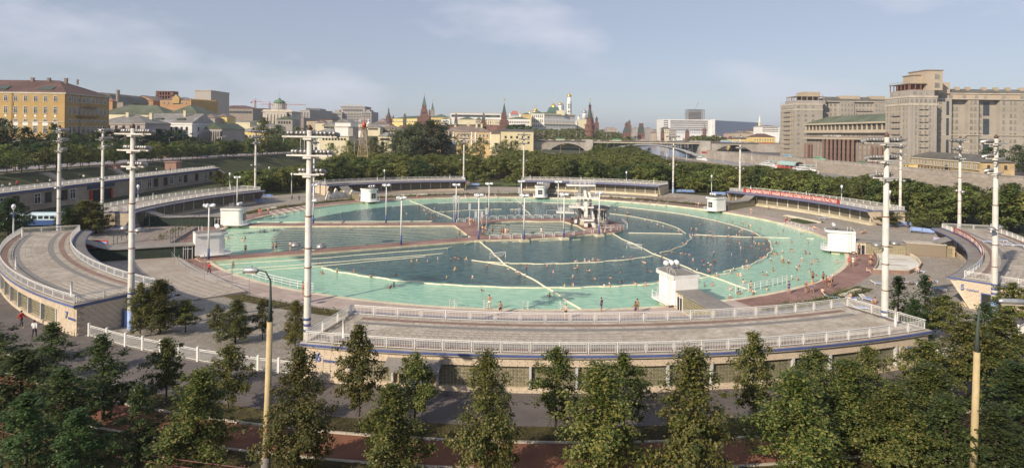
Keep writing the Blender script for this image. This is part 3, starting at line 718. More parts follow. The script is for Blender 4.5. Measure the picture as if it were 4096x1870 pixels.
PA = {6: 5.3,5: 57.2,4: 110.5,3: 162.0,2: 210.7,1: 261.5,7: 313.5}
LABP = {6: 'nearest pavilion, long curved tiled roof with white railings, marked 6', 5: 'pavilion marked 5, cut by the right picture edge, red banner on its inner railing',
  4: 'pavilion marked 4 on the right beyond the pool, under a long red slogan banner', 3: 'far pavilion right of the middle mast, behind the diving tower', 2: 'far pavilion left of the middle mast with a broken zigzag ornament before it',
  1: 'far left pavilion whose pale roof runs below the long stone building', 7: 'near left pavilion with a paved roof terrace banded red and grey, marked 7'}
PAV = {k: pavilion(k, PA[k], LABP[k], fine={6: 2,7: 1,5: 1}.get(k, 0)) for k in PA}
# slogan banners
BAN = M('red_banner', (.36,.045,.03),.8,.12,1.5); LET = M('white_letters', (.75,.72,.66),.7,0)
def banner(A, R, a0, a1, z0, z1, body, lab, seg=14, inward=True):
 t = thing('banner', lab, 'banner', ring(R, A), rad(A)); off = R; b = MB()
 lp2 = lambda r, a, z: (r*math.sin(rad(a)), R-r*math.cos(rad(a)), z)
 n_ = seg
 for i in range(n_):
  s0, s1 = a0+(a1-a0)*i/n_, a0+(a1-a0)*(i+1)/n_; b.beam(lp2(R, s0,(z0+z1)/2), lp2(R, s1,(z0+z1)/2),.06, z1-z0)
 b.bl('cloth', BAN, t)
 me = text_mesh(body, 1.0, LET, .01); xs = [v.co.x for v in me.vertices]; X0, X1 = min(xs), max(xs); h = (z1-z0)*.62
 for v in me.vertices:
  f = (v.co.x-X0)/(X1-X0); a = a1+(a0-a1)*(.03+.94*f) if inward else a0+(a1-a0)*(.03+.94*f)
  rr = R-.07-v.co.z if inward else R+.07+v.co.z
  y = v.co.y/.72*h; v.co = Vector(lp2(rr, a, z0+(z1-z0)*.19+y))
 put('lettering', me, t); return t
banner(PA[4],83.05,-9.2,9.9+4.0,4.42,5.65, 'ДА ЗДРАВСТВУЕТ НАШЕ РОДНОЕ СОВЕТСКОЕ ПРАВИТЕЛЬСТВО!', 'long red banner with white letters along the inner roof railing of pavilion 4')
banner(PA[5],83.05,-7.5,13.0,4.5,5.5, 'СЛАВА ВЕЛИКОМУ СОВЕТСКОМУ НАРОДУ', 'curved red banner on the inner roof railing of pavilion 5 at the right')
# ============================================================ COVERED PASSAGES AND LIFEGUARD CABINS
WBR = M('white_brick', (.80,.80,.78),.6,.05,3,.25,7, stain=.06)
def cabin_proto():
 t = thing('lifeguard_cabin', 'x', 'cabin', (0,0,0));
 def rr(x0, x1, y0, y1, r, k=4):
  P = []
  for cx, cy, s0 in ((x1-r, y1-r, 0),(x0+r, y1-r, 90), ):
   for i in range(k+1): a = rad(s0+90*i/k); P.append((cx+r*math.cos(a), cy+r*math.sin(a)))
  return P+[(x0, y0),(x1, y0)]
 b = MB(); b.prism(rr(-1.6,1.6,-2.3,2.2,.9),.75,3.95); b.bl('wall', WBR, t)
 b = MB(); b.prism(rr(-1.85,1.85,-2.3,2.7,1.1),3.95,4.35); b.bl('parapet', WHITE, t)
 b = MB(); b.prism(rr(-1.65,1.65,-2.1,2.5,1.0),4.35,4.37); b.bl('roof', CONCD, t)
 b = MB(); b.prism(rr(-2.3,2.3,-1.6,3.3,1.5),.62,.78); b.bl('balcony', WHITE, t)
 b = MB(); b.box(-1.5,.2,-1.2,-1.0,1.6,.62); b.box(1.0,.2,-1.2,1.5,1.6,.62); b.box(-1.2,-2.2,-1.0,1.2,.3,.62); b.bl('support', CREAME, t)
 b = MB(); b.box(-.8,2.19,1.4,.8,2.24,3.1,0); b.box(-.7,2.24,1.5,.7,2.26,3.0,1); b.box(-.04,2.26,1.5,.04,2.29,3.0,0); b.box(-.7,2.26,2.2,.7,2.29,2.28,0); b.bl('window', [CONCL, PANE], t)
 ring_pts = rr(-2.25,2.25,-1.2,3.22,1.45,5)[:-2]; b = MB()
 for p in ring_pts[::2]: b.tube([(p[0], p[1],.78),(p[0], p[1],1.6)],.025,5)
 for z in (1.15,1.6): b.tube([(p[0], p[1], z) for p in ring_pts],.028,5)
 b.tube([(2.25,-1.3,1.6),(2.25,1.8,1.6)],.028,5); b.tube([(-2.25,-1.3,1.6),(-2.25,1.8,1.6)],.028,5)
 for y in (-1.3,-.5,.3,1.1):
  for x in (-2.25,2.25): b.tube([(x, y, .78),(x, y, 1.6)],.025,5)
 b.bl('balcony_railing', WHITE, t)
 b = MB()
 for x in (-1.95,):
  for y in (-1.5,-.95): b.tube([(x-.15, y, .4),(x, y, 4.3),(x, y, 5.1),(x+.5, y, 5.15),(x+.9, y, 4.4)],.03,5)
  for i in range(12): b.tube([(x-.15+.0125*i, -1.5,.6+.32*i),(x-.15+.0125*i, -.95,.6+.32*i)],.02,5)
 b.bl('ladder', WHITE, t)
 fl = MB(); fl.lathe(0,0,[(.12,0),(.3,.12),(.34,.5),(.36,.55)],12); fm = fl.mesh('searchlight', LAMPG, True)
 b = MB()
 for x in (-.75,0,.75): b.tube([(x, 1.1,4.35),(x, 1.1,4.85)],.03,5)
 b.box(-1.1,1.05,4.8,1.1,1.15,4.86); b.bl('lamp_stand', METAL, t)
 for x in (-.75,0,.75): put('searchlight', fm, t, (x, .85,5.15), rot=(-PI/2+.1,0,0))
 return t
def cabin_at(o, a, r=64.3): p = ring(r, a); o.location = p; o.rotation_euler.z = rad(a); return o
CAB = [(16.9, 'white brick lifeguard cabin nearest the camera, three round lamps on its roof'),(66.9, 'white lifeguard cabin at the right edge of the pool beside the red deck'),
  (120.6, 'white lifeguard cabin on the far right rim of the pool before pavilion 4'),(173.6, 'open-fronted white lifeguard cabin on the far rim left of the diving tower'),
  (225.2, 'white lifeguard cabin on the far left rim, right of the zigzag ornament'),(273.0, 'white lifeguard cabin at the left end of the far pier'),(304.0, 'white lifeguard cabin at the left end of the near pier')]
c0 = cabin_proto(); c0['group'] = 'white lifeguard cabins round the pool'
for i, (a, l) in enumerate(CAB): cabin_at(c0 if i == 0 else copy_tree(c0), a); (c0 if i == 0 else [o for o in SC.objects if o.name.startswith('lifeguard_cabin')][-1])['label'] = l
cabs = sorted([o for o in SC.objects if o.name.startswith('lifeguard_cabin')], key=lambda o: o.name)
for o, (a, l) in zip(cabs, CAB): cabin_at(o, a); o['label'] = l
def passage(a0, a1, lab, r0=66.4, r1=82.0, fine=False, green=False):
 p, q = ring(r0, a0,0), ring(r1, a1,0); d = (q-p); Ln = d.length; rz = math.atan2(d.y, d.x); base = .3
 t = thing('covered_passage', lab, 'passage', p, rz, 'covered passages from the pavilions to the pool'); wd = 2.6
 b = MB(); b.box(0,-wd/2, base-.1, Ln, wd/2,2.55); b.bl('wall_core', GRID if not green else M('dark_green_wall', (.025,.04,.03),.8,.2,2), t)
 b = MB(); N_ = 14; prof = []
 for i in range(N_+1):
  x = -.2+(Ln+1.2)*i/N_; z = 2.62+1.55*sm(Ln-4.5, Ln+.8, x); prof.append((x, z))
 for (x0, z0),(x1, z1) in zip(prof, prof[1:]):
  b.add([(x0,-wd/2-.25, z0),(x1,-wd/2-.25, z1),(x1, wd/2+.25, z1),(x0, wd/2+.25, z0),(x0,-wd/2-.25, z0-.14),(x1,-wd/2-.25, z1-.14),(x1, wd/2+.25, z1-.14),(x0, wd/2+.25, z0-.14)], BOXF)
 b.bl('roof', CONCD, t)
 if not green:
  bl = MB().box(-.105,-.03,0,.105,.03,.21); pl = []
  for sd in (-1,1):
   x = 1.9
   while x < Ln-.3:
    for r in range(7): pl.append((x, sd*(wd/2+.005), base+.25+r*.27,0))
    x += .27
  gw = put('glass_wall', None, t); pieces('glass_block', bl, GLASSB, pl, gw, 0 if not fine else 120)
 b = MB()
 for sd in (-1,1):
  y = sd*(wd/2+.04)
  for x in (.35,1.0,1.65): b.box(x-.04, y-.03, base, x+.04, y+.03,2.45)
  b.box(.35, y-.03,2.38,1.65, y+.03,2.45); b.box(.35, y-.03,1.95,1.65, y+.03,2.0)
 b.bl('door_frame', WHITE, t)
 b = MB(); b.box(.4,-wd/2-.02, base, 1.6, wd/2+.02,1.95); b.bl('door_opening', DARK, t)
 return t
passage(16.9,16.0, 'sloping glass block passage from the nearest pavilion to its white cabin', fine=True)
passage(66.9,68.0, 'glass block passage leading right from the red deck to pavilion 5', fine=True)
passage(120.6,122, 'glass block passage between pavilion 4 and its white cabin')
passage(173.6,173, 'short glass block passage behind the cabin left of the diving tower')
passage(225.2,224.5, 'glass block passage right of the zigzag ornament at the far left pavilion')
passage(273,275, 'dark green passage wall behind the cabin of the far pier', green=True)
passage(304,302, 'dark green passage wall running left from the cabin of the near pier', green=True)
# ============================================================ LIGHTING MASTS
MASTW = M('mast_paint', (.66,.64,.60),.5,.08,1.2, stain=.25)
flm = MB(); flm.lathe(0,0,[(.05,0),(.17,.04),(.19,.16),(.14,.2),(.17,.26),(.28,.68),(.29,.73)],10)
FLOOD = flm.mesh('floodlight', LAMPM, True)
def mast_proto():
 t = thing('lighting_mast', 'x', 'mast'); Ht = 21.6
 b = MB(); b.lathe(0,0,[(.31,0),(.31,7),(.285,7.02),(.285,14),(.25,14.02),(.22, Ht)],14); b.bs('pole', MASTW, t)
 b = MB(); b.lathe(0,0,[(.315,.0),(.318,3.2)],14); b.bs('blue_base', BLUEL, t)
 b = MB()
 for z in (3.9,4.4,4.9): b.lathe(0,0,[(.316, z),(.316, z+.22)],14)
 b.bs('painted_ring', BLUE, t)
 b = MB()
 for z in (7.0,9.5,11.2,14): b.lathe(0,0,[(.335, z),(.335, z+.08)],14)
 b.bl('steel_collar', RUST, t)
 b = MB(); b.lathe(0,0,[(.2, Ht),(.2, Ht+.3),(.1, Ht+.42),(.04, Ht+.5)],10); b.bs('top_cap', M('brown_cap', (.12,.07,.06),.6,.2,5), t)
 for z, L_, n_ in ((21.05,4.9,12),(19.4,4.0,10),(17.75,2.5,6)):
  b = MB(); b.box(-L_/2,-.45, z-.09, L_/2,-.33, z+.05); b.box(-L_/2,.33, z-.09, L_/2,.45, z+.05); b.box(-.4,-.4, z-.3,.4,.4, z-.12)
  for i in range(int(L_*2)): x = -L_/2+i*.5+.1; b.box(x, -.34, z-.06, x+.05,.34, z)
  arm = b.bl('crossarm', MASTW, t)
  for i in range(n_):
   x = -L_/2+.2+(L_-.4)*i/(n_-1)
   put('floodlight', FLOOD, arm, (x, .1, z+.36), rot=(-PI/2-.35,.35*math.sin(i*2.3),.3*math.sin(i*1.7)))
 for sx in (-1,1):
  b = MB(); b.tube([(0,0,11.1),(sx*1.0,0,11.05)],.04,6); b.lathe(sx*1.25,0,[(.42,11.3),(.46,11.4),(.3,11.62),(.1,11.72)],12)
  b.bs('pendant_lamp', LAMPM, t)
 b = MB(); b.lathe(0,0,[(.7,-.3),(.7, H(*ring(87,0)[:2])+.12)],14); b.bl('footing', CONC, t)
 return t
MK = [(-13.4, 'tall mast nearest the camera, standing at the left end of the near pavilion'),(22.6, 'tall white mast behind the right end of the nearest pavilion, thick and close'),
  (-27.8, 'tall mast at the corner of the paved roof on the left, nearest there'),(-66.5, 'leftmost tall mast, rising behind the left roof terrace'),(-80.0, 'second tall mast from the left, before the long stone building'),
  (-116.7, 'mast at the far end of the far left pavilion'),(-130.4, 'mast half hidden behind the nearest tall mast'),(-166.9, 'mast at the right end of the far left-of-centre pavilion'),
  (178.8, 'middle mast at the left end of the pavilion behind the diving tower'),(143.6, 'mast at the right end of the pavilion behind the diving tower'),(127.0, 'mast at the left end of the slogan banner pavilion'),
  (94.2, 'mast at the right end of the slogan banner pavilion'),(76.0, 'mast behind the far end of the roof of pavilion 5'),(37.4, 'rightmost tall mast, at the near corner of pavilion 5')]
m0 = mast_proto(); m0['group'] = 'tall floodlight masts between the pavilions'
for i, (a, l) in enumerate(MK):
 R = {94.2: 91,143.6: 91,-166.9: 91,178.8: 91}.get(a, 87)
 o = m0 if i == 0 else copy_tree(m0); p = ring(R, a); p.z = 0; o.location = p; o.rotation_euler.z = rad(a); o['label'] = l
# ============================================================ SMALL FLOODLIGHT POLES IN THE POOL
def pole_proto():
 t = thing('floodlight_pole', 'x', 'lamp post')
 b = MB(); b.lathe(0,0,[(.15,1.7),(.14,5),(.1,8.8)],10); b.bs('pole', WHITE, t)
 b = MB(); b.lathe(0,0,[(.19,0),(.19,1.75)],10); b.bs('blue_base', BLUE, t)
 b = MB(); b.box(-.95,-.04,8.62,.95,.04,8.7); b.box(-.04,-.6,8.62,.04,.6,8.7); b.bl('crossarm', WHITE, t)
 f = MB(); f.lathe(0,0,[(.06,0),(.2,.05),(.22,.25),(.3,.55),(.31,.58)],10); fm = f.mesh('floodlight', LAMPG, True)
 for k, (x, y) in enumerate([(-.95,0),(-.5,.25),(0,-.45),(.5,.25),(.95,0)]): put('floodlight', fm, t, (x, y, 8.95), rot=(-PI/2-.5,0,(-1.2,-.6, PI, .6,1.2)[k]))
 return t
PP = [(834,1036),(1253,893),(1243.6,1000),(1544,891),(1604,978),(1823.8,886),(1914,957),(1955,878),(2085,861),(2096,957),(2232,863),(2255,949),(2396,936),(948,842)]
PL = ['at the left end of the near pier', 'on the far pier just right of the nearest tall mast', 'on the near pier right beside the nearest tall mast', 'standing on the far pier in the middle of its length', 'on a concrete block at the middle of the near pier',
  'at the right end of the far pier', 'at the left corner of the pool platform, near side', 'on the far left bend of the platform with grey loudspeakers', 'at the far platform edge, half hidden by another post', 'at the near platform edge, second from its left corner',
  'on the far edge of the platform left of the diving tower', 'at the near edge of the platform left of the diving tower', 'at the right tip of the platform beside the diving tower', 'behind the cabin at the left end of the far pier']
p0 = pole_proto(); p0['group'] = 'white floodlight posts with blue feet in the pool'
for i, (q, l) in enumerate(zip(PP, PL)):
 o = p0 if i == 0 else copy_tree(p0); o.location = G(q[0], q[1],.4); o.rotation_euler.z = random.uniform(-.3,.3); o['label'] = 'slim white lamp post '+l
for i in (4,6,9,11,12,2):
 g = G(PP[i][0], PP[i][1],.4); b = MB(); b.obox(g.x, g.y-.15,-.9,1.7,1.7,1.28,.35); b.build('post_foot', CREAME).__setitem__('kind', 'structure')
spk = None
for i, (q, z) in enumerate([((1823.8-9,886),5.2),((1823.8+9,886),5.2),((1878,900),4.0),((1903,898),2.2),((1927,898),2.1),((1945,905),3.2),((2076,861),6.2),((2244,865),5.2),((2243,885),2.4)]):
 g = G(q[0], q[1],.4)
 t = thing('loudspeaker', 'grey column loudspeaker on a post by the far edge of the platform', 'loudspeaker', g, 0, 'column loudspeakers over the platform')
 b = MB(); b.box(-.28,-.15, z-.5,.28,.15, z+1.0); b.bl('speaker_box', M('speaker_grey', (.42,.44,.46),.6,.12,8), t)
 b = MB(); b.tube([(0,.2,0),(0,.2, z+.2)],.05,6); b.bl('stand', WHITE, t)
# ============================================================ DIVING TOWER
CT = M('diving_concrete', (.80,.79,.75),.7,.07,1,.15, stain=.1)
DT = thing('diving_tower', 'white concrete diving tower with four cantilevered platforms and steep ladders', 'diving tower', (17.2,137.6,.4))
DW = {}
def dpt(u, v, Y): return D(2100+u/4.2,680+v/4.2, Y)
YB = 138.0
def col_(name, pts, wd, dp):
 b = MB()
 for (u0, v0, y0, w0),(u1, v1, y1, w1) in zip(pts, pts[1:]):
  P, Q = dpt(u0, v0, YB+y0), dpt(u1, v1, YB+y1); vs = []
  for c, w_ in ((P, w0),(Q, w1)):
   for sx, sy in ((-1,-1),(1,-1),(1,1),(-1,1)): vs.append((c.x+sx*w_/2, c.y+sy*dp/2, c.z))
  b.add(vs, BOXF)
 return b.build(name, CT, DT)
col_('column', [(848,885,3.2,.55),(870,640,3.2,.5),(905,430,2.5,.5),(925,270,1.5,.45)],0,.8)
col_('column', [(935,890,4.2,.5),(948,600,4.0,.5),(960,430,3.2,.4),(965,270,2.2,.4)],0,.6)
col_('column', [(1022,950,-.6,.75),(1022,620,-.4,.75),(1018,450,0,.6),(985,250,.5,.45)],0,.6)
col_('column', [(1150,975,.8,.7),(1120,720,.8,.6),(1095,470,.8,.55),(1040,250,.8,.4)],0,.6)
col_('column', [(1095,640,.8,.5),(1100,560,.8,.6)],0,.6)
def plat(u0, u1, v, y0, y1, th=.28, skew=0):
 a, c = dpt(u0, v, YB), dpt(u1, v, YB); z = (a.z+c.z)/2; b = MB()
 b.add([(a.x, YB+y0, z-th),(c.x, YB+y0, z-th),(c.x, YB+y1, z-th),(a.x, YB+y1, z-th),(a.x, YB+y0, z),(c.x, YB+y0, z),(c.x, YB+y1, z),(a.x, YB+y1, z)], BOXF)
 p = b.build('platform', CT, DT); r = MB()
 for y in (y0+.1, y1-.1):
  for zz in (.45,.9): r.tube([(a.x+(c.x-a.x)*.12, YB+y, z+zz-.1),(a.x+(c.x-a.x)*.16, YB+y, z+zz),(c.x-.1, YB+y, z+zz)],.03,5)
  n_ = max(3, int((c.x-a.x)/1.1))
  for i in range(n_+1): x = a.x+(c.x-a.x)*(.14+.84*i/n_); r.tube([(x, YB+y, z),(x, YB+y, z+.9)],.028,5)
 r.build('platform_railing', WHITE, p); return z
z1 = plat(700,1175,245,-1.3,1.6); z2 = plat(780,1245,455,-1.4,1.8); z3 = plat(750,1150,612,-.6,2.4); z4 = plat(535,830,712,.6,2.8,.3); z5 = plat(920,1140,818,-1.6,.6,.3)
b = MB(); a = dpt(820,800, YB-1.2); c = dpt(1130,790, YB-1.2); b.beam(a, c, .6,.08); a = dpt(540,705, YB+1.6); c = dpt(830,698, YB+1.6); b.beam(a, c, .6,.08); b.build('springboard', M('dark_red_board', (.22,.08,.07),.6,.15,3), DT)
b = MB()                                                   # the curved white brace
P = [dpt(1060,850, YB-.6), dpt(1110,865, YB-.6), dpt(1150,900, YB-.6), dpt(1160,975, YB-.6)]
b.tube(P, [.25,.4,.45,.4],8); P = [dpt(955,620, YB-.5), dpt(985,650, YB-.5), dpt(1010,700, YB-.5)]; b.tube(P, [.35,.4,.25],8); b.build('brace', CT, DT, True)
def ladder(u0, v0, u1, v1, y0, y1, n_=16, wd=.9):
 P, Q = dpt(u0, v0, YB+y0), dpt(u1, v1, YB+y1); s_ = put('stair', None, DT); r = MB()
 for sx in (-.5,.5):
  o_ = Vector((sx*wd, 0,0)); r.beam(P+o_, Q+o_, .1,.22); r.tube([P+o_+Vector((0,0,.85)), Q+o_+Vector((0,0,.85))],.03,5)
  for i in range(5): c_ = P+(Q-P)*i/4+o_; r.tube([c_, c_+Vector((0,0,.85))],.025,5)
 r.build('stringer', WHITE, s_); st = MB().box(-wd/2+.05,-.13,-.03, wd/2-.05,.13,.03).mesh('step', M('step_brown', (.26,.19,.14),.8,.1,3))
 root = DT.location
 for i in range(n_): c_ = P+(Q-P)*(i+.5)/n_; put('step', st, s_, c_-root)
ladder(1120,790,1052,470,1.2,3.4,18); ladder(1062,430,1035,262,.8,2.6,12); ladder(1215,970,1190,800,-1.2,.6,10); ladder(930,420,950,275,2.0,3.6,9,.8)
# the glazed pavilion beside it
GP = thing('judges_pavilion', 'low round-ended glazed pavilion behind the diving tower on the platform', 'pavilion', (20.5,143,.4))
def rrect(x0, x1, y0, y1, r, k=6):
 P = []
 for cx, cy, s0 in ((x1-r, y1-r, 0),(x0+r, y1-r, 90),(x0+r, y0+r, 180),(x1-r, y0+r, 270)):
  for i in range(k+1): a = rad(s0+90*i/k); P.append((cx+r*math.cos(a), cy+r*math.sin(a)))
 return P
PG = rrect(15.4,22.8,140.2,147.4,3.0); PG2 = rrect(15.0,23.2,139.8,147.8,3.2); PG3 = rrect(15.7,22.5,140.5,147.1,2.8)
b = MB(); b.prism(PG, .4,1.6); b.build('plinth', CONCL, GP); b = MB(); b.prism(PG3,1.6,4.0); b.build('glazing', PANEL_, GP); b = MB(); b.prism(PG2,4.0,4.35,0,1); b.build('roof', [CONCL, CONCD], GP)
mu = MB().box(-.045,-.05,0,.045,.05,2.4).mesh('mullion', WHITE)
for i in range(0, len(PG)):
 a, c = Vector(PG[i]), Vector(PG[(i+1) % len(PG)]); n_ = max(1, int((c-a).length/1.1))
 for k in range(n_): q = a+(c-a)*k/n_; put('mullion', mu, GP, (q.x-20.5, q.y-143,1.2), math.atan2((c-a).y, (c-a).x))
PT = rrect(16,26.2,132.6,150.5,4.6)
b = MB()
for z in (.9,1.3): b.tube([(p[0], p[1], z+.35) for p in PT[18:]+PT[:12]],.035,5, cap=False)
for p in PT[:12]+PT[18:]: b.tube([(p[0], p[1],.4),(p[0], p[1],1.65)],.03,5)
b.build('terrace_railing', WHITE, GP)
# white hoop railings on the platform edge
HP = {}
def hoop(L_):
 k = round(L_, 1)
 if k not in HP:
  b = MB(); L2 = k-.25
  b.tube([(.12,0,0),(.12,0,.75),(.25,0,.9),(L2-.13,0,.9),(L2,0,.75),(L2,0,0)],.045,6)
  for z in (.35,.62): b.tube([(.12,0, z),(L2,0, z)],.028,5)
  HP[k] = b.mesh('hoop_panel', WHITE, True)
 return HP[k]
def hoops(pts, lab, step=2.4, z=.4):
 t = thing('hoop_railing', lab, 'railing', (pts[0][0], pts[0][1], z))
 for a, c in zip(pts, pts[1:]):
  a, c = Vector(a), Vector(c); L_ = (c-a).length; n_ = max(1, round(L_/step)); d = (c-a)/n_
  for i in range(n_): q = a+d*i; put('hoop_panel', hoop(d.length), t, (q.x-pts[0][0], q.y-pts[0][1],0), math.atan2(d.y, d.x))
 return t
hoops([(-4.6,120.6),(2.2,122.0),(10.8,125.0),(15.2,128.4),(19.5,130.2)], 'white hoop railing along the near edge of the pool platform')
hoops([(-13.2,142.2),(-9.3,144.6),(-5.6,147.8),(2.9,150.6),(12.4,151.8)], 'white hoop railing along the far edge of the pool platform')
hoops([(20,130.6),(23.6,134)], 'white hoop railing at the right tip of the platform')
# ============================================================ BUILDINGS
OCH = M('ochre_plaster', (.47,.32,.125),.85,.08,.25,.1,3, stain=.12); ORG = M('orange_plaster', (.46,.27,.13),.85,.1,.25, stain=.15)
YEL = M('yellow_plaster', (.70,.55,.22),.85,.08,.2, stain=.12); CRM = M('cream_plaster', (.68,.62,.44),.85,.07,.2, stain=.12); WHT = M('white_plaster', (.78,.77,.74),.85,.06,.2, stain=.08)
GRY = M('grey_facade', (.36,.335,.31),.85,.08,.2, stain=.12); GRY2 = M('warm_grey_facade', (.37,.34,.295),.85,.08,.12, stain=.14); TAN = M('tan_facade', (.44,.37,.28),.85,.08,.15, stain=.12)
GRB = M('brown_grey_facade', (.30,.25,.21),.85,.1,.2, stain=.15)
RSIL = wave_roof('silver_sheet_roof', (.40,.39,.38)); RBRN = wave_roof('brown_sheet_roof', (.22,.125,.10)); RGRN = wave_roof('green_sheet_roof', (.155,.20,.125)); RGRY = wave_roof('grey_sheet_roof', (.20,.19,.165)); RPNK = wave_roof('pinkish_sheet_roof', (.36,.29,.25))
RGRE = wave_roof('olive_sheet_roof', (.20,.23,.15)); RED = M('kremlin_brick', (.20,.105,.085),.9,.12,.3, stain=.2); KGR = M('verdigris_tiles', (.07,.13,.10),.7,.12,.4); KDK = M('dark_tower_tiles', (.06,.08,.07),.7,.15,.4)
GOLD = M('gilded_copper', (.80,.56,.16),.28,.08,.5, metal=.7); SILV = M('silver_dome', (.45,.47,.50),.3,.1,.5, metal=.5)
WM = {}
def win_mesh(w_, h_, st):
 k = (round(w_, 2), round(h_, 2), st)
 if k not in WM:
  b = MB(); f = min(.12, w_*.09)
  b.box(-w_/2,-.04,0, w_/2,.05, h_, 1)
  b.box(-w_/2,-.12,0,-w_/2+f, .02, h_, 0); b.box(w_/2-f, -.12,0, w_/2,.02, h_, 0); b.box(-w_/2+f, -.12, h_-f, w_/2-f, .02, h_, 0); b.box(-w_/2-.08,-.22,-.1, w_/2+.08,.02,0,0)
  if st != 'plain':
   b.box(-f*.35,-.1,0, f*.35,.02, h_-f, 0); b.box(-w_/2+f, -.1, h_*.66, w_/2-f, .02, h_*.66+f*.7,0)
   if w_ > 2.2: b.box(-w_/4,-.1,0,-w_/4+f*.6,.02, h_-f, 0); b.box(w_/4-f*.6,-.1,0, w_/4,.02, h_-f, 0)
  WM[k] = {s_: b.mesh('window', [fm, gm]) for s_, fm, gm in (('white', WHITE, PANE),('plain', GRY, PANE),('dark', M('dark_wood_frame', (.10,.07,.05),.7,.1,3), PANE),('pale', CONCL, PANEL_),('tan', M('weathered_frame', (.42,.33,.2),.7,.1,3), PANEL_))}[st]
 return WM[k]
def corners(A, B, dep):
 A, B = Vector(A[:2]), Vector(B[:2]); d = (B-A).normalized(); n_ = Vector((d.y, -d.x)); return A, B, B-n_*dep, A-n_*dep, d, n_
def facade(root, A, B, rows, n_, m0=1.5, m1=1.5, st='white', base=0, skip=(), par=None):
 A, B = Vector(A[:2]), Vector(B[:2]); d = B-A; L_ = d.length; d.normalize(); rz = math.atan2(d.y, d.x); r0 = root.location
 for (z, w_, h_) in rows:
  me = win_mesh(w_, h_, st)
  for i in range(n_):
   if i in skip: continue
   q = A+d*(m0+(L_-m0-m1)*(i+.5)/n_); put('window', me, root, (q.x-r0.x, q.y-r0.y, z-r0.z), rz)
def roof_part(root, P, z, hh, mat, kind='hip', ov=.6, inset=None):
 """P = 4 corners in order (front-left, front-right, back-right, back-left)"""
 c = sum(P, Vector((0,0)))/4; Q = [p+(p-c).normalized()*ov for p in P]; b = MB()
 L1 = (P[1]-P[0]).length; L2 = (P[3]-P[0]).length
 if kind == 'flat':
  b.prism([tuple(q) for q in Q], z, z+hh); return b.build('roof', mat, root)
 e = [Vector((q.x, q.y, z)) for q in Q]
 ins = (min(L1, L2)*.5 if kind == 'hip' else 0) if inset is None else inset
 if L1 >= L2:
  a = (Q[0]+Q[3])/2; c2 = (Q[1]+Q[2])/2; d = (c2-a).normalized(); a = a+d*ins; c2 = c2-d*ins; ids = [(0,1,5,4),(1,2,5),(2,3,4,5),(3,0,4)]
 else:
  a = (Q[0]+Q[1])/2; c2 = (Q[3]+Q[2])/2; d = (c2-a).normalized(); a = a+d*ins; c2 = c2-d*ins; ids = [(1,2,5,4),(2,3,5),(3,0,4,5),(0,1,4)]
 vs = e+[Vector((a.x, a.y, z+hh)), Vector((c2.x, c2.y, z+hh))]; b.add(vs, ids); b.add(e, [(3,2,1,0)]); return b.build('roof', mat, root)
def block(lab, A, B, dep, z0, z1, wall, roof=None, cat='building', name='building', group=None, root=None):
 """roof = (kind, height, material)"""
 P = corners(A, B, dep); zz = min(z0, min(H(p.x, p.y) for p in P[:4])-.3)
 if root is None: root = thing(name, lab, cat, (P[0].x, P[0].y, zz),0, group)
 b = MB(); b.prism([tuple(p) for p in P[:4]], zz, z1); b.build('wall', wall, root)
 rf = roof_part(root, list(P[:4]), z1+.002, roof[1], roof[2], roof[0]) if roof else None
 return root, P, rf
def cornice(root, P, z, hh, mat, ov=.5):
 c = sum(P[:4], Vector((0,0)))/4; b = MB(); b.prism([tuple(p+(p-c).normalized()*ov) for p in P[:4]], z, z+hh); b.build('cornice', mat, root)
def chimneys(rf, root, pts, z0, z1, mat, w_=1.0):
 for (x, y) in pts: b = MB(); b.box(x-w_/2, y-w_/2, z0, x+w_/2, y+w_/2, z1); b.box(x-w_*.6, y-w_*.6, z1, x+w_*.6, y+w_*.6, z1+.25); b.build('chimney', mat, rf)
def dB(px0, py0, Y0, px1, py1, Y1): a, c = D(px0, py0, Y0), D(px1, py1, Y1); return a, c, (a.z+c.z)/2
def row_from_px(y0, y1, px, Y): a = D(px, y1, Y); c = D(px, y0, Y); return a.z, c.z-a.z
# 1 yellow corner building
A = Vector((-262,263)); B = Vector((-195,262)); C = Vector((-196,289)); z1 = 37.2
YB_, P, rf = block('large ochre yellow four-storey corner building with a brown sheet roof at the far left', A, B, 28,8, z1, OCH, ('hip', 6.2, RBRN))
cornice(YB_, P, z1-.8,.75, CONCL, .5)
rows = [(33.2,1.7,2.5),(28.0,1.7,3.0),(24.4,1.7,1.2),(19.4,1.8,3.2),(14.5,1.8,2.6)]
facade(YB_, (-233,262.6), B, rows, 8,1,2, 'white'); facade(YB_, B, P[2], rows, 9,1.5,1.5, 'white')
bp = MB().box(-1.25,-.07,0,1.25,.02,1.55).mesh('blind_arch', WHT); md = MB().lathe(0,0,[(.55,0),(.5,.1)],14).mesh('medallion', WHT)
for i in range(8):
 q = Vector((-233,262.6))+(B-Vector((-233,262.6))).normalized()*(1+35*(i+.5)/8); r0 = YB_.location
 put('blind_arch', bp, YB_, (q.x-r0.x, q.y-r0.y, 22.7-r0.z)); put('medallion', md, YB_, (q.x-r0.x, q.y-r0.y, 26.8-r0.z), rot=(PI/2,0,0))
b = MB(); b.beam((-262,262.85,24.2),(-195,261.9,24.2),.3,.25); b.build('string_course', CONCL, YB_)
b = MB()
for q in ((-218,262.0),(-194.8,261.8),(-194.8,271),(-194.9,280),(-195.2,289)): b.tube([(q[0], q[1],8),(q[0], q[1],36.6)],.14,6)
b.build('drain_pipe', M('rusty_pipe', (.22,.13,.08),.8,.2,3), YB_)
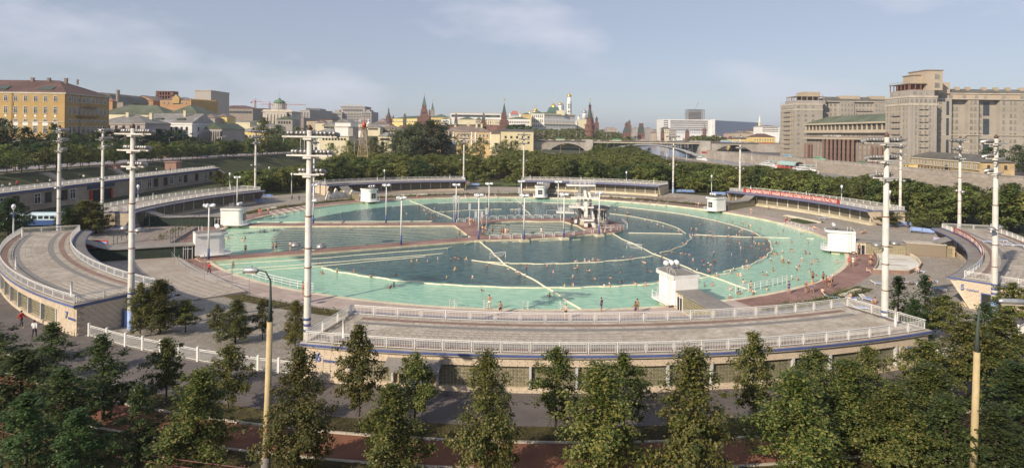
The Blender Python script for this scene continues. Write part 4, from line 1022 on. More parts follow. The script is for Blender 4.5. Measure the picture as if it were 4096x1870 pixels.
for y0, y1_, z in ((272,281,31.0),(268.5,281.5,26.8)):
 b = MB(); b.box(-194.98, y0, z, -193.6, y1_, z+.18); b.beam((-193.7, y0, z+1.1),(-193.7, y1_, z+1.1),.06)
 for k in range(12): yy = y0+(y1_-y0)*k/11; b.beam((-193.7, yy, z+.1),(-193.7, yy, z+1.1),.05)
 b.build('balcony', RUST, YB_)
b = MB()
for x in (-226,-206): b.add([(x-3.6,264.2,38.6),(x+3.6,264.2,38.6),(x+2.2,269,40.4),(x-2.2,269,40.4),(x-3.2,264.4,37.9),(x+3.2,264.4,37.9)],[(0,1,2,3),(4,5,1,0)])
b.build('dormer', KDK, rf); chimneys(rf, YB_, [(-219.5,275),(-212,275),(-205,276)],41.5,44.2, RPNK, 1.1); chimneys(rf, YB_, [(-199,275)],41.5,43.6, RPNK, .6)
# 2-11 left cluster
def simple(lab, px0, px1, ye0, ye1, Y0, Y1, dep, wall, roof, rows=(), n_=0, st='white', side=0, group=None, z0=6, m=1.5):
 a, c, z = dB(px0, ye0, Y0, px1, ye1, Y1); r_, P, rf = block(lab, a, c, dep, z0, z, wall, roof, group=group)
 rr_ = [(row_from_px(y0, y1, px0 if abs(Y0-Y1) < 1 else (px0+px1)/2,(Y0+Y1)/2)) for (y0, y1, w_) in rows]
 R_ = [(q[0], rows[i][2], q[1]) for i, q in enumerate(rr_)]
 if n_: facade(r_, P[0], P[1], R_, n_, m, m, st)
 if side: facade(r_, P[1], P[2], R_, side, m, m, st)
 return r_, P, rf, z
r_, P, rf, z = simple('low grey-walled wing with a dull silver hipped roof right of the yellow building', 380,580,489,491,325,325,24, M('lilac_grey_plaster', (.42,.37,.36),.85,.08,.2, stain=.1),('hip', 4.6, RSIL),[(500,520,1.4)],6, 'dark')
cornice(r_, P, z-1.0,.9, GRY, .5); chimneys(rf, r_, [(P[0].x+12, P[0].y+9),(P[0].x+22, P[0].y+14)], z+2, z+5.5, CRM, 1.5)
r_, P, rf, z = simple('long white two-storey building with a bright silver sheet roof and gabled right end', 560,768,489,490,352,352,26, WHT, ('gable', 5.6, RSIL),[(505,520,1.3),(536,551,1.3)],9, 'dark', 2)
cornice(r_, P, z-1.2,1.0, WHT, .4); chimneys(rf, r_, [(P[1].x-9, P[1].y+9),(P[0].x+18, P[0].y+15)], z+3, z+7.2, CRM, 1.3)
b = MB()
for x in (P[0].x+9, P[0].x+22): b.add([(x-2, P[0].y+3, z+1.2),(x+2, P[0].y+3, z+1.2),(x+2.4, P[0].y+2.7, z+2.3),(x, P[0].y+3, z+2.8),(x-2.4, P[0].y+2.7, z+2.3),(x-2, P[0].y+8, z+2.6),(x+2, P[0].y+8, z+2.6)],[(0,1,2,3,4),(4,3,6,5),(3,2,6)])
b.build('dormer', KDK, rf)
r_, P, rf, z = simple('long building behind with an olive green hipped sheet roof', 380,660,458,458,430,430,30, CRM, ('hip', 7.5, RGRE)); r_, P, rf, z = simple('green-roofed block joining the long olive roof on its right', 655,795,458,459,432,432,34, CRM, ('hip', 7.4, RGRE))
# arched hangar roof and chimney stack
T_ = thing('hangar', 'dark arched hangar roof rising behind the yellow building', 'building', D(400,430,455)); T_.location.z = 6; b = MB(); a = D(330,405,455); c = D(452,405,455); n_ = 12; cz = 6
for i in range(n_):
 t0, t1 = PI*i/n_, PI*(i+1)/n_; xm = (a.x+c.x)/2+3; R_ = (c.x-xm)
 b.add([(xm-R_*math.cos(t0),455, a.z+R_*.8*math.sin(t0)),(xm-R_*math.cos(t1),455, a.z+R_*.8*math.sin(t1)),(xm-R_*math.cos(t1),500, a.z+R_*.8*math.sin(t1)),(xm-R_*math.cos(t0),500, a.z+R_*.8*math.sin(t0)),(xm, 455, a.z)],[(0,1,2,3),(0,4,1)])
b.build('roof', RGRY, T_); b = MB(); b.box(a.x+2,456,6, c.x, 499, a.z+.02); b.build('wall', KDK, T_)
T_ = thing('chimney_stack', 'dark brick chimney stack on a small house left of the orange gable', 'chimney', D(472,400,450)); T_.location.z = 6
s_ = D(472,358,450); b = MB(); b.lathe(s_.x, s_.y, [(1.3,6),(1.2, s_.z-1.6),(1.35, s_.z-1.5),(1.3, s_.z-.8)],10); b.build('stack', GRB, T_); b = MB(); b.lathe(s_.x, s_.y, [(1.0, s_.z-.5),(1.5, s_.z-.4),(.2, s_.z)],10); b.build('cap', GRY, T_)
simple('little dark-roofed house below the chimney stack', 440,492,407,408,448,448,12, GRB, ('hip', 1.6, KDK)); simple('small rose-roofed house beside the arched hangar', 408,450,403,403,446,446,10, ORG, ('hip', 1.5, M('rose_roof', (.38,.17,.14),.7,.1,.3)),[(408,416,1.5)],1)
r_, P, rf, z = simple('orange house with a broad gable and a round window', 519,613,400,402,520,520,30, ORG, ('gable', .1, RPNK)); b = MB(); m_ = (P[0]+P[1])/2
b.add([(P[0].x, 519.9, z),(P[1].x, 519.9, z),(m_.x+1,519.9, z+4.0),(P[0].x, 550, z),(P[1].x, 550, z),(m_.x+1,550, z+4.0)],[(0,1,2),(5,4,3)],0); b.build('gable', ORG, r_)
b = MB(); b.add([(P[0].x-.5,519.5, z-.1),(m_.x+1,519.5, z+4.3),(P[1].x+.5,519.5, z-.1),(P[0].x-.5,550, z-.1),(m_.x+1,550, z+4.3),(P[1].x+.5,550, z-.1)],[(0,1,4,3),(1,2,5,4)]); b.build('gable_roof', RPNK, r_)
b = MB(); b.lathe(0,0,[(1.3,0),(1.2,.3)],14,0); b.lathe(0,0,[(.75,.3),(.7,.32)],12,1); o = b.bl('round_window', [ORG, DARK], r_); o.location = (m_.x+.5-r_.location.x, 519.8-r_.location.y, z+1.4-r_.location.z); o.rotation_euler = (PI/2,0,0)
simple('low brown-roofed range between the orange gable and the turret house', 590,640,395,395,540,540,20, ORG, ('hip', 1.5, RPNK))
r_, P, rf, z = simple('yellow-orange house with a small gable and arched window', 640,762,400,399,520,520,28, YEL if False else ORG, ('hip', 3.2, RPNK),[(406,416,1.4)],6)
b = MB(); q = D(703,385,519); b.add([(q.x-3,519, z-3),(q.x+3,519, z-3),(q.x+3,519, q.z-1.5),(q.x, 519, q.z+1.6),(q.x-3,519, q.z-1.5),(q.x-3,522, z-3),(q.x+3,522, z-3),(q.x+3,522, q.z-1.5),(q.x, 522, q.z+1.6),(q.x-3,522, q.z-1.5)],[(0,1,2,3,4),(9,8,7,6,5),(2,7,8,3),(3,8,9,4),(1,6,7,2),(4,9,5,0)]); b.build('gable', OCH, r_)
# side with battlements
a = P[1]; c = Vector((P[1].x+10.5, P[1].y+26)); b = MB(); b.beam((a.x, a.y, (z+6)/2),(c.x, c.y, (z+6)/2),1.2, z-6);
for k in range(12): q = a+(c-a)*(k+.3)/12; b.obox(q.x, q.y, z, 1.3,1.3,1.2, math.atan2((c-a).y, (c-a).x))
b.build('battlement_wall', OCH, r_); facade(r_, a, c, [(z-4.6,1.3,2.4),(z-9.5,1.3,2.6)],6,1,1, 'dark')
T_ = thing('brick_turret', 'dark red brick turret with pierced arcades above the yellow-orange house', 'tower', D(657,395,545)); T_.location.z = 20
q0, q1 = D(625,395,545), D(692,368,545); b = MB(); xs = [q0.x+(q1.x-q0.x)*i/6 for i in range(7)]
b.box(q0.x, 545,20, q1.x, 553, q0.z-1);
for i, x in enumerate(xs): b.box(x-.45,545, q0.z-1, x+.45,553, q1.z)
for k in range(3): zz = q0.z-1+(q1.z-q0.z+1)*k/2; b.box(q0.x-.3,544.6, zz, q1.x+.3,553.4, zz+.8)
b.box(q0.x-.4,544.6, q0.z-1, q0.x+1.6,553, q1.z+.4); b.box(q1.x-1.6,544.6, q0.z-1, q1.x+.4,553, q1.z+.4); b.build('brickwork', RED, T_)
r_, P, rf, z = simple('plain grey concrete slab tower block behind the turret house', 780,844,363,364,620,620,40, M('slab_concrete', (.40,.365,.33),.9,.05,.3),('flat', .8, CONCL))
b = MB(); b.prism([(P[0].x-.1, P[0].y+.3),(P[0].x-6.2, P[0].y+20),(P[0].x+5, P[0].y+30),(P[0].x+6, P[0].y+.3)],6, z-.1); b.build('lit_flank', CONCL, r_)  # sunlight on the left face is put into a paler concrete
for nm, ar in (('dark flat-roofed institute building with a low brown hipped roof', (846,1012,432,436,820,820,40, GRB, ('hip', 5, RBRN),[(442,452,5)],12, 'plain')),('small yellow house with a dull pink roof amid trees', (864,908,466,468,450,450,14, YEL, ('hip', 2.6, RPNK),[(474,480,1.3),(486,492,1.3)],3)),
    ('grey stone institute partly hidden behind the silver roof', (800,860,470,472,440,440,20, GRY, ('hip', 3, RPNK),[(478,486,1.5)],4)),('silver-roofed low range at the right of the portico building', (905,1000,487,488,520,520,14, CRM, ('hip', 1.6, RSIL))),
    ('yellow mansion with a low silver roof and dark windows left of the lamp mast', (889,960,535,537,405,405,22, YEL, ('hip', 3.0, RSIL),[(551,563,1.4)],5)),
    ('taller yellow mansion wing with an arched window below the silver roof', (956,1060,524,526,412,412,26, YEL, ('hip', 3.6, RSIL),[(538,550,1.5),(556,566,1.4)],6)),
    ('long grey-roofed range behind the yellow mansion', (1000,1110,506,508,500,500,18, CRM, ('hip', 3, RSIL))),('pale low houses left of the domed mansion', (985,1050,487,488,600,600,16, CRM, ('hip', 2, RGRN)))):
 simple(nm, *ar)
# portico building
r_, P, rf, z = simple('grey classical portico with columns and a green pediment', 826,890,515,516,362,362,30, GRY, ('gable', .05, RGRN)); b = MB(); mx_ = (P[0].x+P[1].x)/2
b.add([(P[0].x-.8,359.5, z),(P[1].x+.8,359.5, z),(mx_, 359.5, z+3.6),(P[0].x-.8,392, z),(P[1].x+.8,392, z),(mx_, 392, z+3.6)],[(0,1,2),(5,4,3),(1,4,5,2),(0,2,5,3)]); b.build('pediment_roof', RGRN, r_)
cm = MB().lathe(0,0,[(.62,0),(.55, z-10),(.75, z-9.2)],10).mesh('column', GRY, True)
for i in range(7): put('column', cm, r_, (P[0].x+.8+(P[1].x-P[0].x-1.6)*i/6-r_.location.x, 360.3-r_.location.y, 8-r_.location.z))
b = MB(); b.box(P[0].x-.6,359.7, z-1.4, P[1].x+.6,361.99, z-.02); b.build('entablature', GRY, r_)
# domed mansion with rotunda
PS = thing('domed_mansion', 'white mansion on a hill with a green-capped round belvedere and columns', 'building', D(1108,500,640)); PS.location.z = 8
a, c = D(1070,445,640), D(1148,445,640); z = a.z; b = MB(); b.box(a.x-5,640,8, c.x+5,668, z); b.box(a.x-1,636,8, c.x+1,640, z-1); b.build('wall', M('stone_white', (.50,.46,.41),.85,.08,.3, stain=.15), PS)
b = MB(); b.box(a.x-6,639, z-.6, c.x+6,669, z+.3); b.box(a.x-5,640.4, z+.3, c.x+5,641, z+2); b.build('cornice', CONCL, PS)
q = D(1114,440,650); t_ = D(1114,412,650); b = MB(); R_ = 5.6; b.lathe(q.x, 652,[(R_-1, z),(R_-1, t_.z)],20); b.build('belvedere', WHT, PS)
cm = MB().lathe(0,0,[(.4,0),(.35, t_.z-z)],8).mesh('column', CONCL, True)
for k in range(16): put('column', cm, PS, (q.x+R_*math.cos(k*PI/8)-PS.location.x, 652+R_*math.sin(k*PI/8)-PS.location.y, z-8))
b = MB(); b.lathe(q.x, 652,[(R_+.5, t_.z),(R_+.5, t_.z+1.2),(R_, t_.z+1.3),(R_*.8, t_.z+3.0),(1.7, t_.z+3.6),(1.6, t_.z+4.8),(.4, t_.z+5.4),(.08, t_.z+6.2),(.05, t_.z+13)],20); b.build('dome', M('green_dome', (.13,.22,.13),.6,.1,.4), PS, True)
facade(PS, (a.x-4,640),(c.x+4,640),[(z-5,1.3,2.6),(z-11,1.3,3.2)],9,.5,.5, 'dark')
for k in range(8): pass
cm = MB().lathe(0,0,[(.5,0),(.45,11)],8).mesh('column', CONCL, True)
for k in range(6): put('column', cm, PS, (a.x+1.5+(c.x-a.x-3)*k/5-PS.location.x, 635.6-PS.location.y, z-14-8))
simple('low green-roofed wing at the foot of the domed mansion', 1105,1170,477,478,600,600,20, GRY, ('gable', 3, RGRN),[(484,494,1.6)],5, 'dark')
simple('brown-grey block between the domed mansion and the ministry', 1168,1215,472,472,1050,1050,40, GRB, ('flat', 1, GRB))
def crane(px, yt, yb, Y, lab, jib=(-1,1)):
 a, t_ = D(px, yb, Y), D(px, yt, Y); r_ = thing('tower_crane', lab, 'crane', (a.x, a.y, max(8, a.z-30))); b = MB(); z0 = r_.location.z
 CR = M('crane_red', (.36,.10,.07),.6,.1,2)
 for sx, sy in ((-.8,-.8),(.8,-.8),(.8,.8),(-.8,.8)): b.beam((a.x+sx, a.y+sy, z0),(a.x+sx, a.y+sy, t_.z),.35)
 n_ = int((t_.z-z0)/3)
 for i in range(n_): zz = z0+i*3; b.beam((a.x-.8, a.y-.8, zz),(a.x+.8, a.y-.8, zz+3),.25); b.beam((a.x+.8, a.y+.8, zz),(a.x-.8, a.y+.8, zz+3),.25)
 b.build('mast', CR, r_); b = MB(); zt = t_.z-(t_.z-a.z)*.16; L0, L1 = jib[0], jib[1]
 b.beam((a.x+L0, a.y, zt),(a.x+L1, a.y, zt),.6,.7); b.beam((a.x, a.y, t_.z+3),(a.x+L1*.8, a.y, zt),.2); b.beam((a.x, a.y, t_.z+3),(a.x+L0*.9, a.y, zt),.2); b.beam((a.x, a.y, zt),(a.x, a.y, t_.z+3),.4); b.build('jib', CR, r_)
 b = MB(); b.box(a.x+(L0 if abs(L0) < abs(L1) else L1)-1, a.y-1, zt-2.4, a.x+(L0 if abs(L0) < abs(L1) else L1)+1, a.y+1, zt-.4); b.build('counterweight', CONCD, r_)
crane(1021,402,430,900, 'red tower crane left of the domed mansion', (-6,12)); crane(1078,413,440,900, 'red tower crane just left of the belvedere', (-14,6)); crane(1143,414,440,900, 'red tower crane right of the belvedere with a long jib', (-12,30))
simple('half-built grey block below the leftmost crane', 1002,1050,434,434,860,860,30, GRB, ('flat', .6, CONCD),[(438,441,2),(445,448,2)],6, 'plain')
# ministry and hotel
r_, P, rf, z = simple('grey stone ministry block with tall window bays and a raised middle', 1200,1239,442,443,1120,1110,60, GRY, ('flat', 1.2, GRY),[(450,455,4),(457,462,4),(464,469,4),(471,476,4),(478,483,4)],3, 'plain')
a, c = P[1], D(1311,447,1180); b = MB(); b.prism([(a.x, a.y),(c.x, c.y),(c.x+10, c.y+40),(a.x+10, a.y+40)],8, z-1); b.build('long_flank', GRY, r_)
b = MB()
for k in range(22): q = Vector(a[:2])+(Vector(c[:2])-Vector(a[:2]))*(k+.5)/22; b.obox(q.x, q.y-.5,20,1.2,1.2, z-24,0)
b.build('pilaster', CONCD, r_).__setitem__('kind', 'stuff')
a, c = D(1224,432,1150), D(1278,433,1165); b = MB(); b.prism([(a.x, a.y),(c.x, c.y),(c.x, c.y+40),(a.x, a.y+40)], z-6, a.z); b.build('raised_middle', GRY, r_)
HT = thing('hotel', 'large grey stepped hotel with arcaded windows and rooftop lettering', 'building', D(1410,500,1180)); HT.location.z = 8
def boxpx(root, px0, px1, yt, Y, dep, mat=GRY, nm='wall', zb=8, ytr=None):
 a, c = D(px0, yt, Y), D(px1, ytr or yt, Y); z = (a.z+c.z)/2; b = MB(); b.box(a.x, Y, zb, c.x, Y+dep, z); b.build(nm, mat, root); return a, c, z
a, c, z = boxpx(HT, 1364,1460,427,1180,50); b = MB(); b.box(a.x-1.2,1178.6, z-.5, c.x+1.2,1231, z+1); b.build('cornice', GRY, HT)
facade(HT, (a.x, 1180),(c.x, 1180),[(z-9,2.2,4),(z-16,1.8,2.6),(z-21,1.8,2.6),(z-26,1.8,2.6),(z-31,1.8,2.6)],13,4,4, 'plain')
a1, c1_, z1_ = boxpx(HT, 1335,1368,448,1172,60); facade(HT, (a1.x, 1172),(c1_.x, 1172),[(z1_-6,2,3),(z1_-13,2,3),(z1_-19,2,3),(z1_-25,2,3)],4,2,2, 'plain'); boxpx(HT, 1339,1358,439,1182,30)
a1, c1_, z1_ = boxpx(HT, 1444,1486,446,1172,60); facade(HT, (a1.x, 1172),(c1_.x, 1172),[(z1_-6,2,3),(z1_-11,2,3),(z1_-20,2,3),(z1_-26,2,3)],5,2,2, 'plain'); boxpx(HT, 1460,1480,439,1182,30)
me = text_mesh('ГОСТИНИЦА  МОСКВА', 6, CONCL, .2, width=36); put('rooftop_lettering', me, HT, (a.x+5-HT.location.x, 1181-HT.location.y, z+1.4-HT.location.z), rot=(PI/2,0,0))
# low houses in the middle distance
LOW = [('tan blank-walled house right of the lamp mast top', 1226,1275,484,482,560,20, TAN, ('gable', .8, RBRN),(),0),('cream house with a bay and dull roof', 1262,1300,492,491,520,16, CRM, ('hip', 2.4, RPNK),(),0),('two-storey cream house with four dark windows and blue-grey roof', 1288,1345,502,502,480,16, CRM, ('gable', 3.2, RSIL),[(505,512,1.5)],5),
  ('white gable-walled warehouse, brightest of the low houses', 1340,1402,489,489,430,22, WHT, ('gable', 2.6, RSIL),(),0),('square white annex before the white warehouse', 1340,1393,508,508,400,10, WHT, ('flat', .4, CONCL),(),0),('grey block painted as the shaded right side of the square white annex', 1394,1412,509,509,398,14, GRY, ('flat', .3, CONCD),(),0),  # the grey block puts the white annex's shaded side into its colour
  ('low wide house with a ribbed silver roof', 1270,1345,527,526,410,18, WHT, ('hip', 2.6, RSIL),(),0),('cream house in the trees with small windows', 1278,1395,546,546,372,16, CRM, ('flat', .4, CONCL),[(551,559,1.2)],8),('silver-roofed shed right of the white warehouse', 1412,1452,519,521,420,14, WHT, ('hip', 2.2, RSIL),(),0),
  ('cream house beside the wooden tower top', 1464,1520,508,509,440,18, CRM, ('hip', 2.0, RSIL),[(512,518,1.2)],5),('cream mansion with a curved dormer gable over its middle', 1515,1600,517,517,450,20, CRM, ('hip', 3.4, RPNK),[(520,528,1.5)],7),('hipped silver-roofed house below the curved dormer', 1512,1568,544,545,395,16, CRM, ('hip', 2.6, RSIL),[(552,560,1.3)],5),
  ('rusty-roofed low house behind the tan wall', 1275,1330,480,480,640,16, TAN, ('flat', .5, RUST),(),0),('white church-like house with a silver cupola roof', 1420,1450,494,494,560,14, CRM, ('hip', 1.8, RSIL),(),0),('pale house with red chimneys near the round tower', 1470,1560,496,497,600,20, GRY, ('hip', 2.6, RPNK),(),0),
  ('distant white apartment block between ministry and hotel', 1310,1336,476,476,1300,30, CRM, ('hip', 4, RBRN),(),0),('low pink-roofed houses left of the corner tower', 1508,1545,487,487,900,20, TAN, ('hip', 5, RPNK),(),0),('low tan house at the foot of the big poplar group', 1660,1772,576,577,350,10, M('salmon_plaster', (.5,.33,.2),.85,.1,.3),('gable', 2, RPNK),[(582,590,1.2)],8)]
for l, p0_, p1_, y0_, y1_, Yd, dp, wl, rfm, rws, n_ in LOW: simple(l, p0_, p1_, y0_, y1_, Yd, Yd, dp, wl, rfm, rws, n_, 'dark')
# white cupolas near the hotel
for px_, l in ((1442, 'small white cupola with a silver cap left of the hotel corner'),(1475, 'small pale blue cupola near the hotel')):
 q = D(px_, 495,700); t_ = D(px_, 480,700); r_ = thing('cupola', l, 'cupola', (q.x, q.y, 10)); b = MB(); b.lathe(q.x, q.y, [(2.6,10),(2.6, q.z),(1.2, q.z+1.4),(1.3, t_.z-1)],10); b.build('drum', WHT, r_); b = MB(); b.lathe(q.x, q.y, [(1.3, t_.z-1),(1.5, t_.z-.3),(.8, t_.z+.7),(.05, t_.z+1.5)],10); b.build('cap', SILV, r_, True)
# yellow barracks-like house in the park middle distance
r_, P, rf, z = simple('long two-storey yellow house with white pilasters and pinkish roof beyond the park road', 1770,1965,527,528,470,470,24, M('warm_yellow', (.57,.42,.22),.85,.07,.2, stain=.1),('hip', 5.0, RPNK),[(534,546,1.5),(557,569,1.5)],12)
b = MB()
for f in (.13,.22,.6,.68,.99): q = P[0]+(P[1]-P[0])*f; b.box(q.x-.5, q.y-.3,8, q.x+.5, q.y, z)
b.beam((P[0].x, P[0].y-.15, z-6.2),(P[1].x, P[1].y-.15, z-6.2),.3,.3); b.build('pilaster', WHT, r_); chimneys(rf, r_, [(P[0].x+9,480),(P[0].x+19,483),(P[0].x+26,479),(P[0].x+30,479)], z+3, z+6.4, CRM, 1.5)
simple('pale side wing between the two yellow houses', 1964,2000,534,535,462,462,20, CRM, ('hip', 3.4, RGRY)); r_, P, rf, z = simple('plain pale yellow house wall with five windows beside the bridge approach', 2003,2134,525,527,440,440,18, M('pale_yellow', (.65,.57,.36),.85,.05,.2, stain=.08),('gable', 1.8, RGRY),[(543,552,1.5),(565,573,1.5)],5, 'dark')
r_, P, rf, z = simple('small glazed entrance hall with a blue band before the yellow house', 1782,1822,577,578,400,400,8, PANE, ('flat', 1.3, M('petrol_blue', (.08,.16,.22),.5,.1,2)))
# ------------------------------------------------------------ fortress towers
def ktower(lab, px, yt, yb, Y, secs, top=None, sides=4, rot=PI/4, star=False):
 """secs = [(half width px, y px, material)...] from bottom; last one ends at the tip"""
 q = D(px, yb, Y); r_ = thing('fortress_tower', lab, 'tower', (q.x, q.y, min(q.z, H(q.x, q.y))-2)); k = Y/FPX; f = (math.sqrt(2) if sides == 4 else 1)
 prev = None; nm = {id(RED): 'brick_tier', id(KGR): 'tent_roof', id(KDK): 'tent_roof'}
 for (w0, y0, w1, y1, mt) in secs:
  z0, z1_ = D(px, y0, Y).z, D(px, y1, Y).z
  if prev is None: z0 = r_.location.z
  b = MB(); b.lathe(q.x, q.y, [(w0*k*f, z0),(w1*k*f, z1_)], sides, a0=rot); b.build(nm.get(id(mt), 'tier'), mt, r_); prev = 1
  if mt is RED and w0 > 5:
   cr = MB(); n_ = 6
   for i in range(n_):
    for sx in (-1,1):
     t_ = (i+.5)/n_*2-1; cr.box(q.x+t_*w1*k-.45, q.y+sx*w1*k-.3, z1_, q.x+t_*w1*k+.45, q.y+sx*w1*k+.3, z1_+1.1); cr.box(q.x+sx*w1*k-.3, q.y+t_*w1*k-.45, z1_, q.x+sx*w1*k+.3, q.y+t_*w1*k+.45, z1_+1.1)
   cr.build('battlements', RED, r_).__setitem__('kind', 'stuff')
   wv = MB()
   for t_ in (-.4,.4): wv.box(q.x+t_*w1*k-.5, q.y-w0*k*(1 if sides == 4 else .93)-.12, z1_-(z1_-z0)*.5, q.x+t_*w1*k+.5, q.y-w1*k*.6, z1_-(z1_-z0)*.5+min(2.5,(z1_-z0)*.3))
   wv.build('window', DARK, r_)
 b = MB(); zt = D(px, yt, Y).z; zl = D(px, secs[-1][3], Y).z; b.tube([(q.x, q.y, zl-.4),(q.x, q.y, zt)],.25,6)
 if star: b.add([(q.x+1.6*math.sin(a)*(1 if i % 2 == 0 else .42), q.y, zt+1.6*math.cos(a)*(1 if i % 2 == 0 else .42)) for i, a in enumerate([2*PI*j/10 for j in range(10)])]+[(q.x, q.y-.4, zt),(q.x, q.y+.4, zt)],[(j, (j+1) % 10,10) for j in range(10)]+[((j+1) % 10, j, 11) for j in range(10)])
 b.build('finial', GOLD, r_); return r_
ktower('round brick fortress tower with a dark cone, farthest left by the hotel', 1554,426,500,1000,[(12.5,500,12.5,478, RED),(12,478,10,469, RED),(7.5,469,7,463, RED),(7,463,2.6,445, KDK),(2.6,445,2.6,440, RED),(3,440,.3,429, KDK)], sides=14)
ktower('tiny spired tower just right of the round corner tower', 1573,454,475,1250,[(4.5,478,4.5,470, RED),(3,470,.3,459, KDK)])
ktower('small square fortress tower with a dark tent roof above the yellow arsenal', 1619,448,486,950,[(6.5,490,5.8,470, KDK),(4.5,470,4.5,462, RED),(4.8,462,.3,452, KDK)])
ktower('tall gate tower with a slim green spire and star, left of the poplars', 1696,376,495,900,[(24,495,24,467, RED),(14.5,467,11,440, RED),(8.5,440,8,425, RED),(8,425,.5,382, KGR)], star=True)
ktower('distant slim green-spired tower right behind the tall gate tower', 1730,400,465,1150,[(7.5,465,6.5,439, GRB),(5.2,439,.4,408, KGR)], star=True)
ktower('little pinnacled turret between the two green spires', 1718,433,460,1050,[(4,462,3.6,444, RED),(3,444,.3,436, KDK)])
ktower('small tower with dark sloping sides before the white palace of glass', 1824,450,510,780,[(11,510,6.5,498, RED),(6.8,498,5.4,476, KDK),(4.8,476,4.5,462, RED),(4.8,462,.3,452, KDK)])
ktower('small tower with dark sloping sides left of the stepped tower', 1934,447,510,740,[(12.5,512,11,493, RED),(8.5,493,7.5,484, RED),(8,484,4.6,463, KDK),(4,463,4,459, RED),(4,459,.3,449, KDK)])
ktower('stepped brick gate tower with a dark green spire and star', 2016,397,515,700,[(27,530,27,507, RED),(19,507,19,493, RED),(15.5,493,15.5,484, RED),(12,484,12,466, RED),(9,466,8.5,454, RED),(8.5,454,.6,412, KDK)], star=True)
ktower('tall round brick tower with a slim spire beside the bridge', 2358,397,565,830,[(18.5,600,17.5,525, RED),(19.5,525,19.5,500, RED),(14.5,500,13,474, RED),(11.5,474,5.5,440, KDK),(5.6,440,4.8,425, RED),(4.2,425,.5,407, KDK)], sides=18, star=True)
ktower('fortress tower with dark flared roof half hidden behind the round tower', 2386,460,520,1000,[(9,545,8,493, RED),(5,493,4.5,478, RED),(5.5,478,.4,464, KDK)])
ktower('leftmost of the two close flared towers in the green slope beyond the bridge', 2507,481,548,950,[(15,560,14,530, RED),(14.5,530,8,508, KDK),(7.5,508,7,498, RED),(7.5,498,.5,485, KDK)])
ktower('brick tower peeping out behind the close flared tower', 2517,474,522,1150,[(9,530,7.5,505, RED),(4.8,505,4.5,489, RED),(5,489,.4,479, KDK)])
ktower('flared brick tower standing alone in the slope, right of the close pair', 2564,490,548,980,[(13,560,12,533, RED),(12,533,8,504, KDK),(7.5,504,7,496, RED),(7.5,496,.5,494, KDK)])
ktower('small square tower left of the long white hotel', 2650,506,550,1050,[(6.5,550,5.5,533, RED),(5.5,533,4.5,520, KDK),(4,520,3.8,513, RED),(4,513,.4,508, KDK)])
ktower('squat square tower with a pyramid roof before the long white hotel', 2749,508,548,1100,[(9,550,6.5,528, RED),(6.5,528,.4,514, KDK)])
ktower('round tower with a slim cone before the right part of the long white hotel', 2817,483,545,1250,[(7.5,560,7.5,518, RED),(5,518,4.5,512, RED),(4.5,512,.4,486, GRB)], sides=12)
ktower('colourful thin church spire behind the round tower by the bridge', 2370,434,500,1500,[(7,505,6,485, RED),(5,485,.8,443, GRB)], sides=8)
# fortress wall with swallow-tail battlements
KW = thing('fortress_wall', 'dark red brick fortress wall with battlements below the white palace', 'wall', (-100,800,0)); b = MB(); pts_ = [D(1600,506,900), D(1824,503,790), D(1934,503,745), D(2016,508,705), D(2090,535,740), D(2250,552,800), D(2358,556,830)]; cr = MB()
for a, c in zip(pts_, pts_[1:]):
 b.beam((a.x, a.y, a.z-5),(c.x, c.y, c.z-5),3,10); n_ = int((c-a).length/3)
 for i in range(n_): q = a+(c-a)*i/n_; cr.obox(q.x, q.y-.9, q.z-.1,1.6,.8,1.8, math.atan2((c-a).y, (c-a).x))
b.build('wall_body', RED, KW); cr.build('battlements', RED, KW).__setitem__('kind', 'stuff')
# ------------------------------------------------------------ buildings of the fortress hill
simple('long yellow arsenal with a green roof left of the gate tower', 1567,1690,477,472,1000,960,40, YEL, ('hip', 5, RGRN),[(483,489,2.4)],18, 'pale'); simple('yellow arsenal wing with arched windows right of the gate tower', 1720,1800,470,470,960,960,40, YEL, ('hip', 6, RGRN),[(478,488,2.2)],10, 'pale')
simple('small white block at the left end of the glass palace', 1765,1800,476,476,850,850,20, WHT, ('hip', 1.5, RGRN),[(482,488,1.5),(492,497,1.5)],4)
r_, P, rf, z = simple('white modern palace with a long row of wide windows on the hill', 1802,2004,457,450,960,960,50, WHT, ('flat', 1, CONCL),[(458,467,6)],13, 'plain')
simple('cream building with green roof and white pilasters below the glass palace', 1832,1902,478,477,860,860,30, CRM, ('hip', 4.2, RGRN),(),0); simple('ochre building corner with two windows beside the cream one', 1902,1926,478,479,858,858,30, TAN, ('hip', 3.6, RGRN),[(482,489,2)],2)
r_, P, rf, z = simple('yellow and white armoury with green roof and tall columns', 1943,2004,473,474,800,800,34, YEL, ('hip', 5, RGRN),[(486,494,1.6),(498,504,1.5)],5)
b = MB()
for k in range(9): q = P[0]+(P[1]-P[0])*k/8; b.box(q.x-.45, q.y-.7,20, q.x+.45, q.y, z-1)
b.box(P[0].x-.8, P[0].y-1, z-1.6, P[1].x+.8, P[0].y, z+1); b.build('colonnade', WHT, r_)
r_, P, rf, z = simple('white palace wing with a green roof left of the great palace', 2028,2122,476,476,960,960,30, WHT, ('hip', 3.5, RGRN),[(484,492,2),(500,510,2)],12, 'pale')
simple('yellow palace annex behind the white wing', 2087,2126,457,457,1010,1010,30, YEL, ('hip', 3, RGRN),[(463,466,1.4)],6)
GPx = D(2176,515,1040); r_, P, rf, z = simple('great white palace with a long window front, green roof and low dome', 2176,2301,459,459,1040,1075,60, WHT, ('hip', 6, RGRN),[(464,474,1.0),(483,493,1.0),(503,513,1.1)],20, 'pale')
r_['label'] = 'great white palace with a long window front, green roof and low dome'
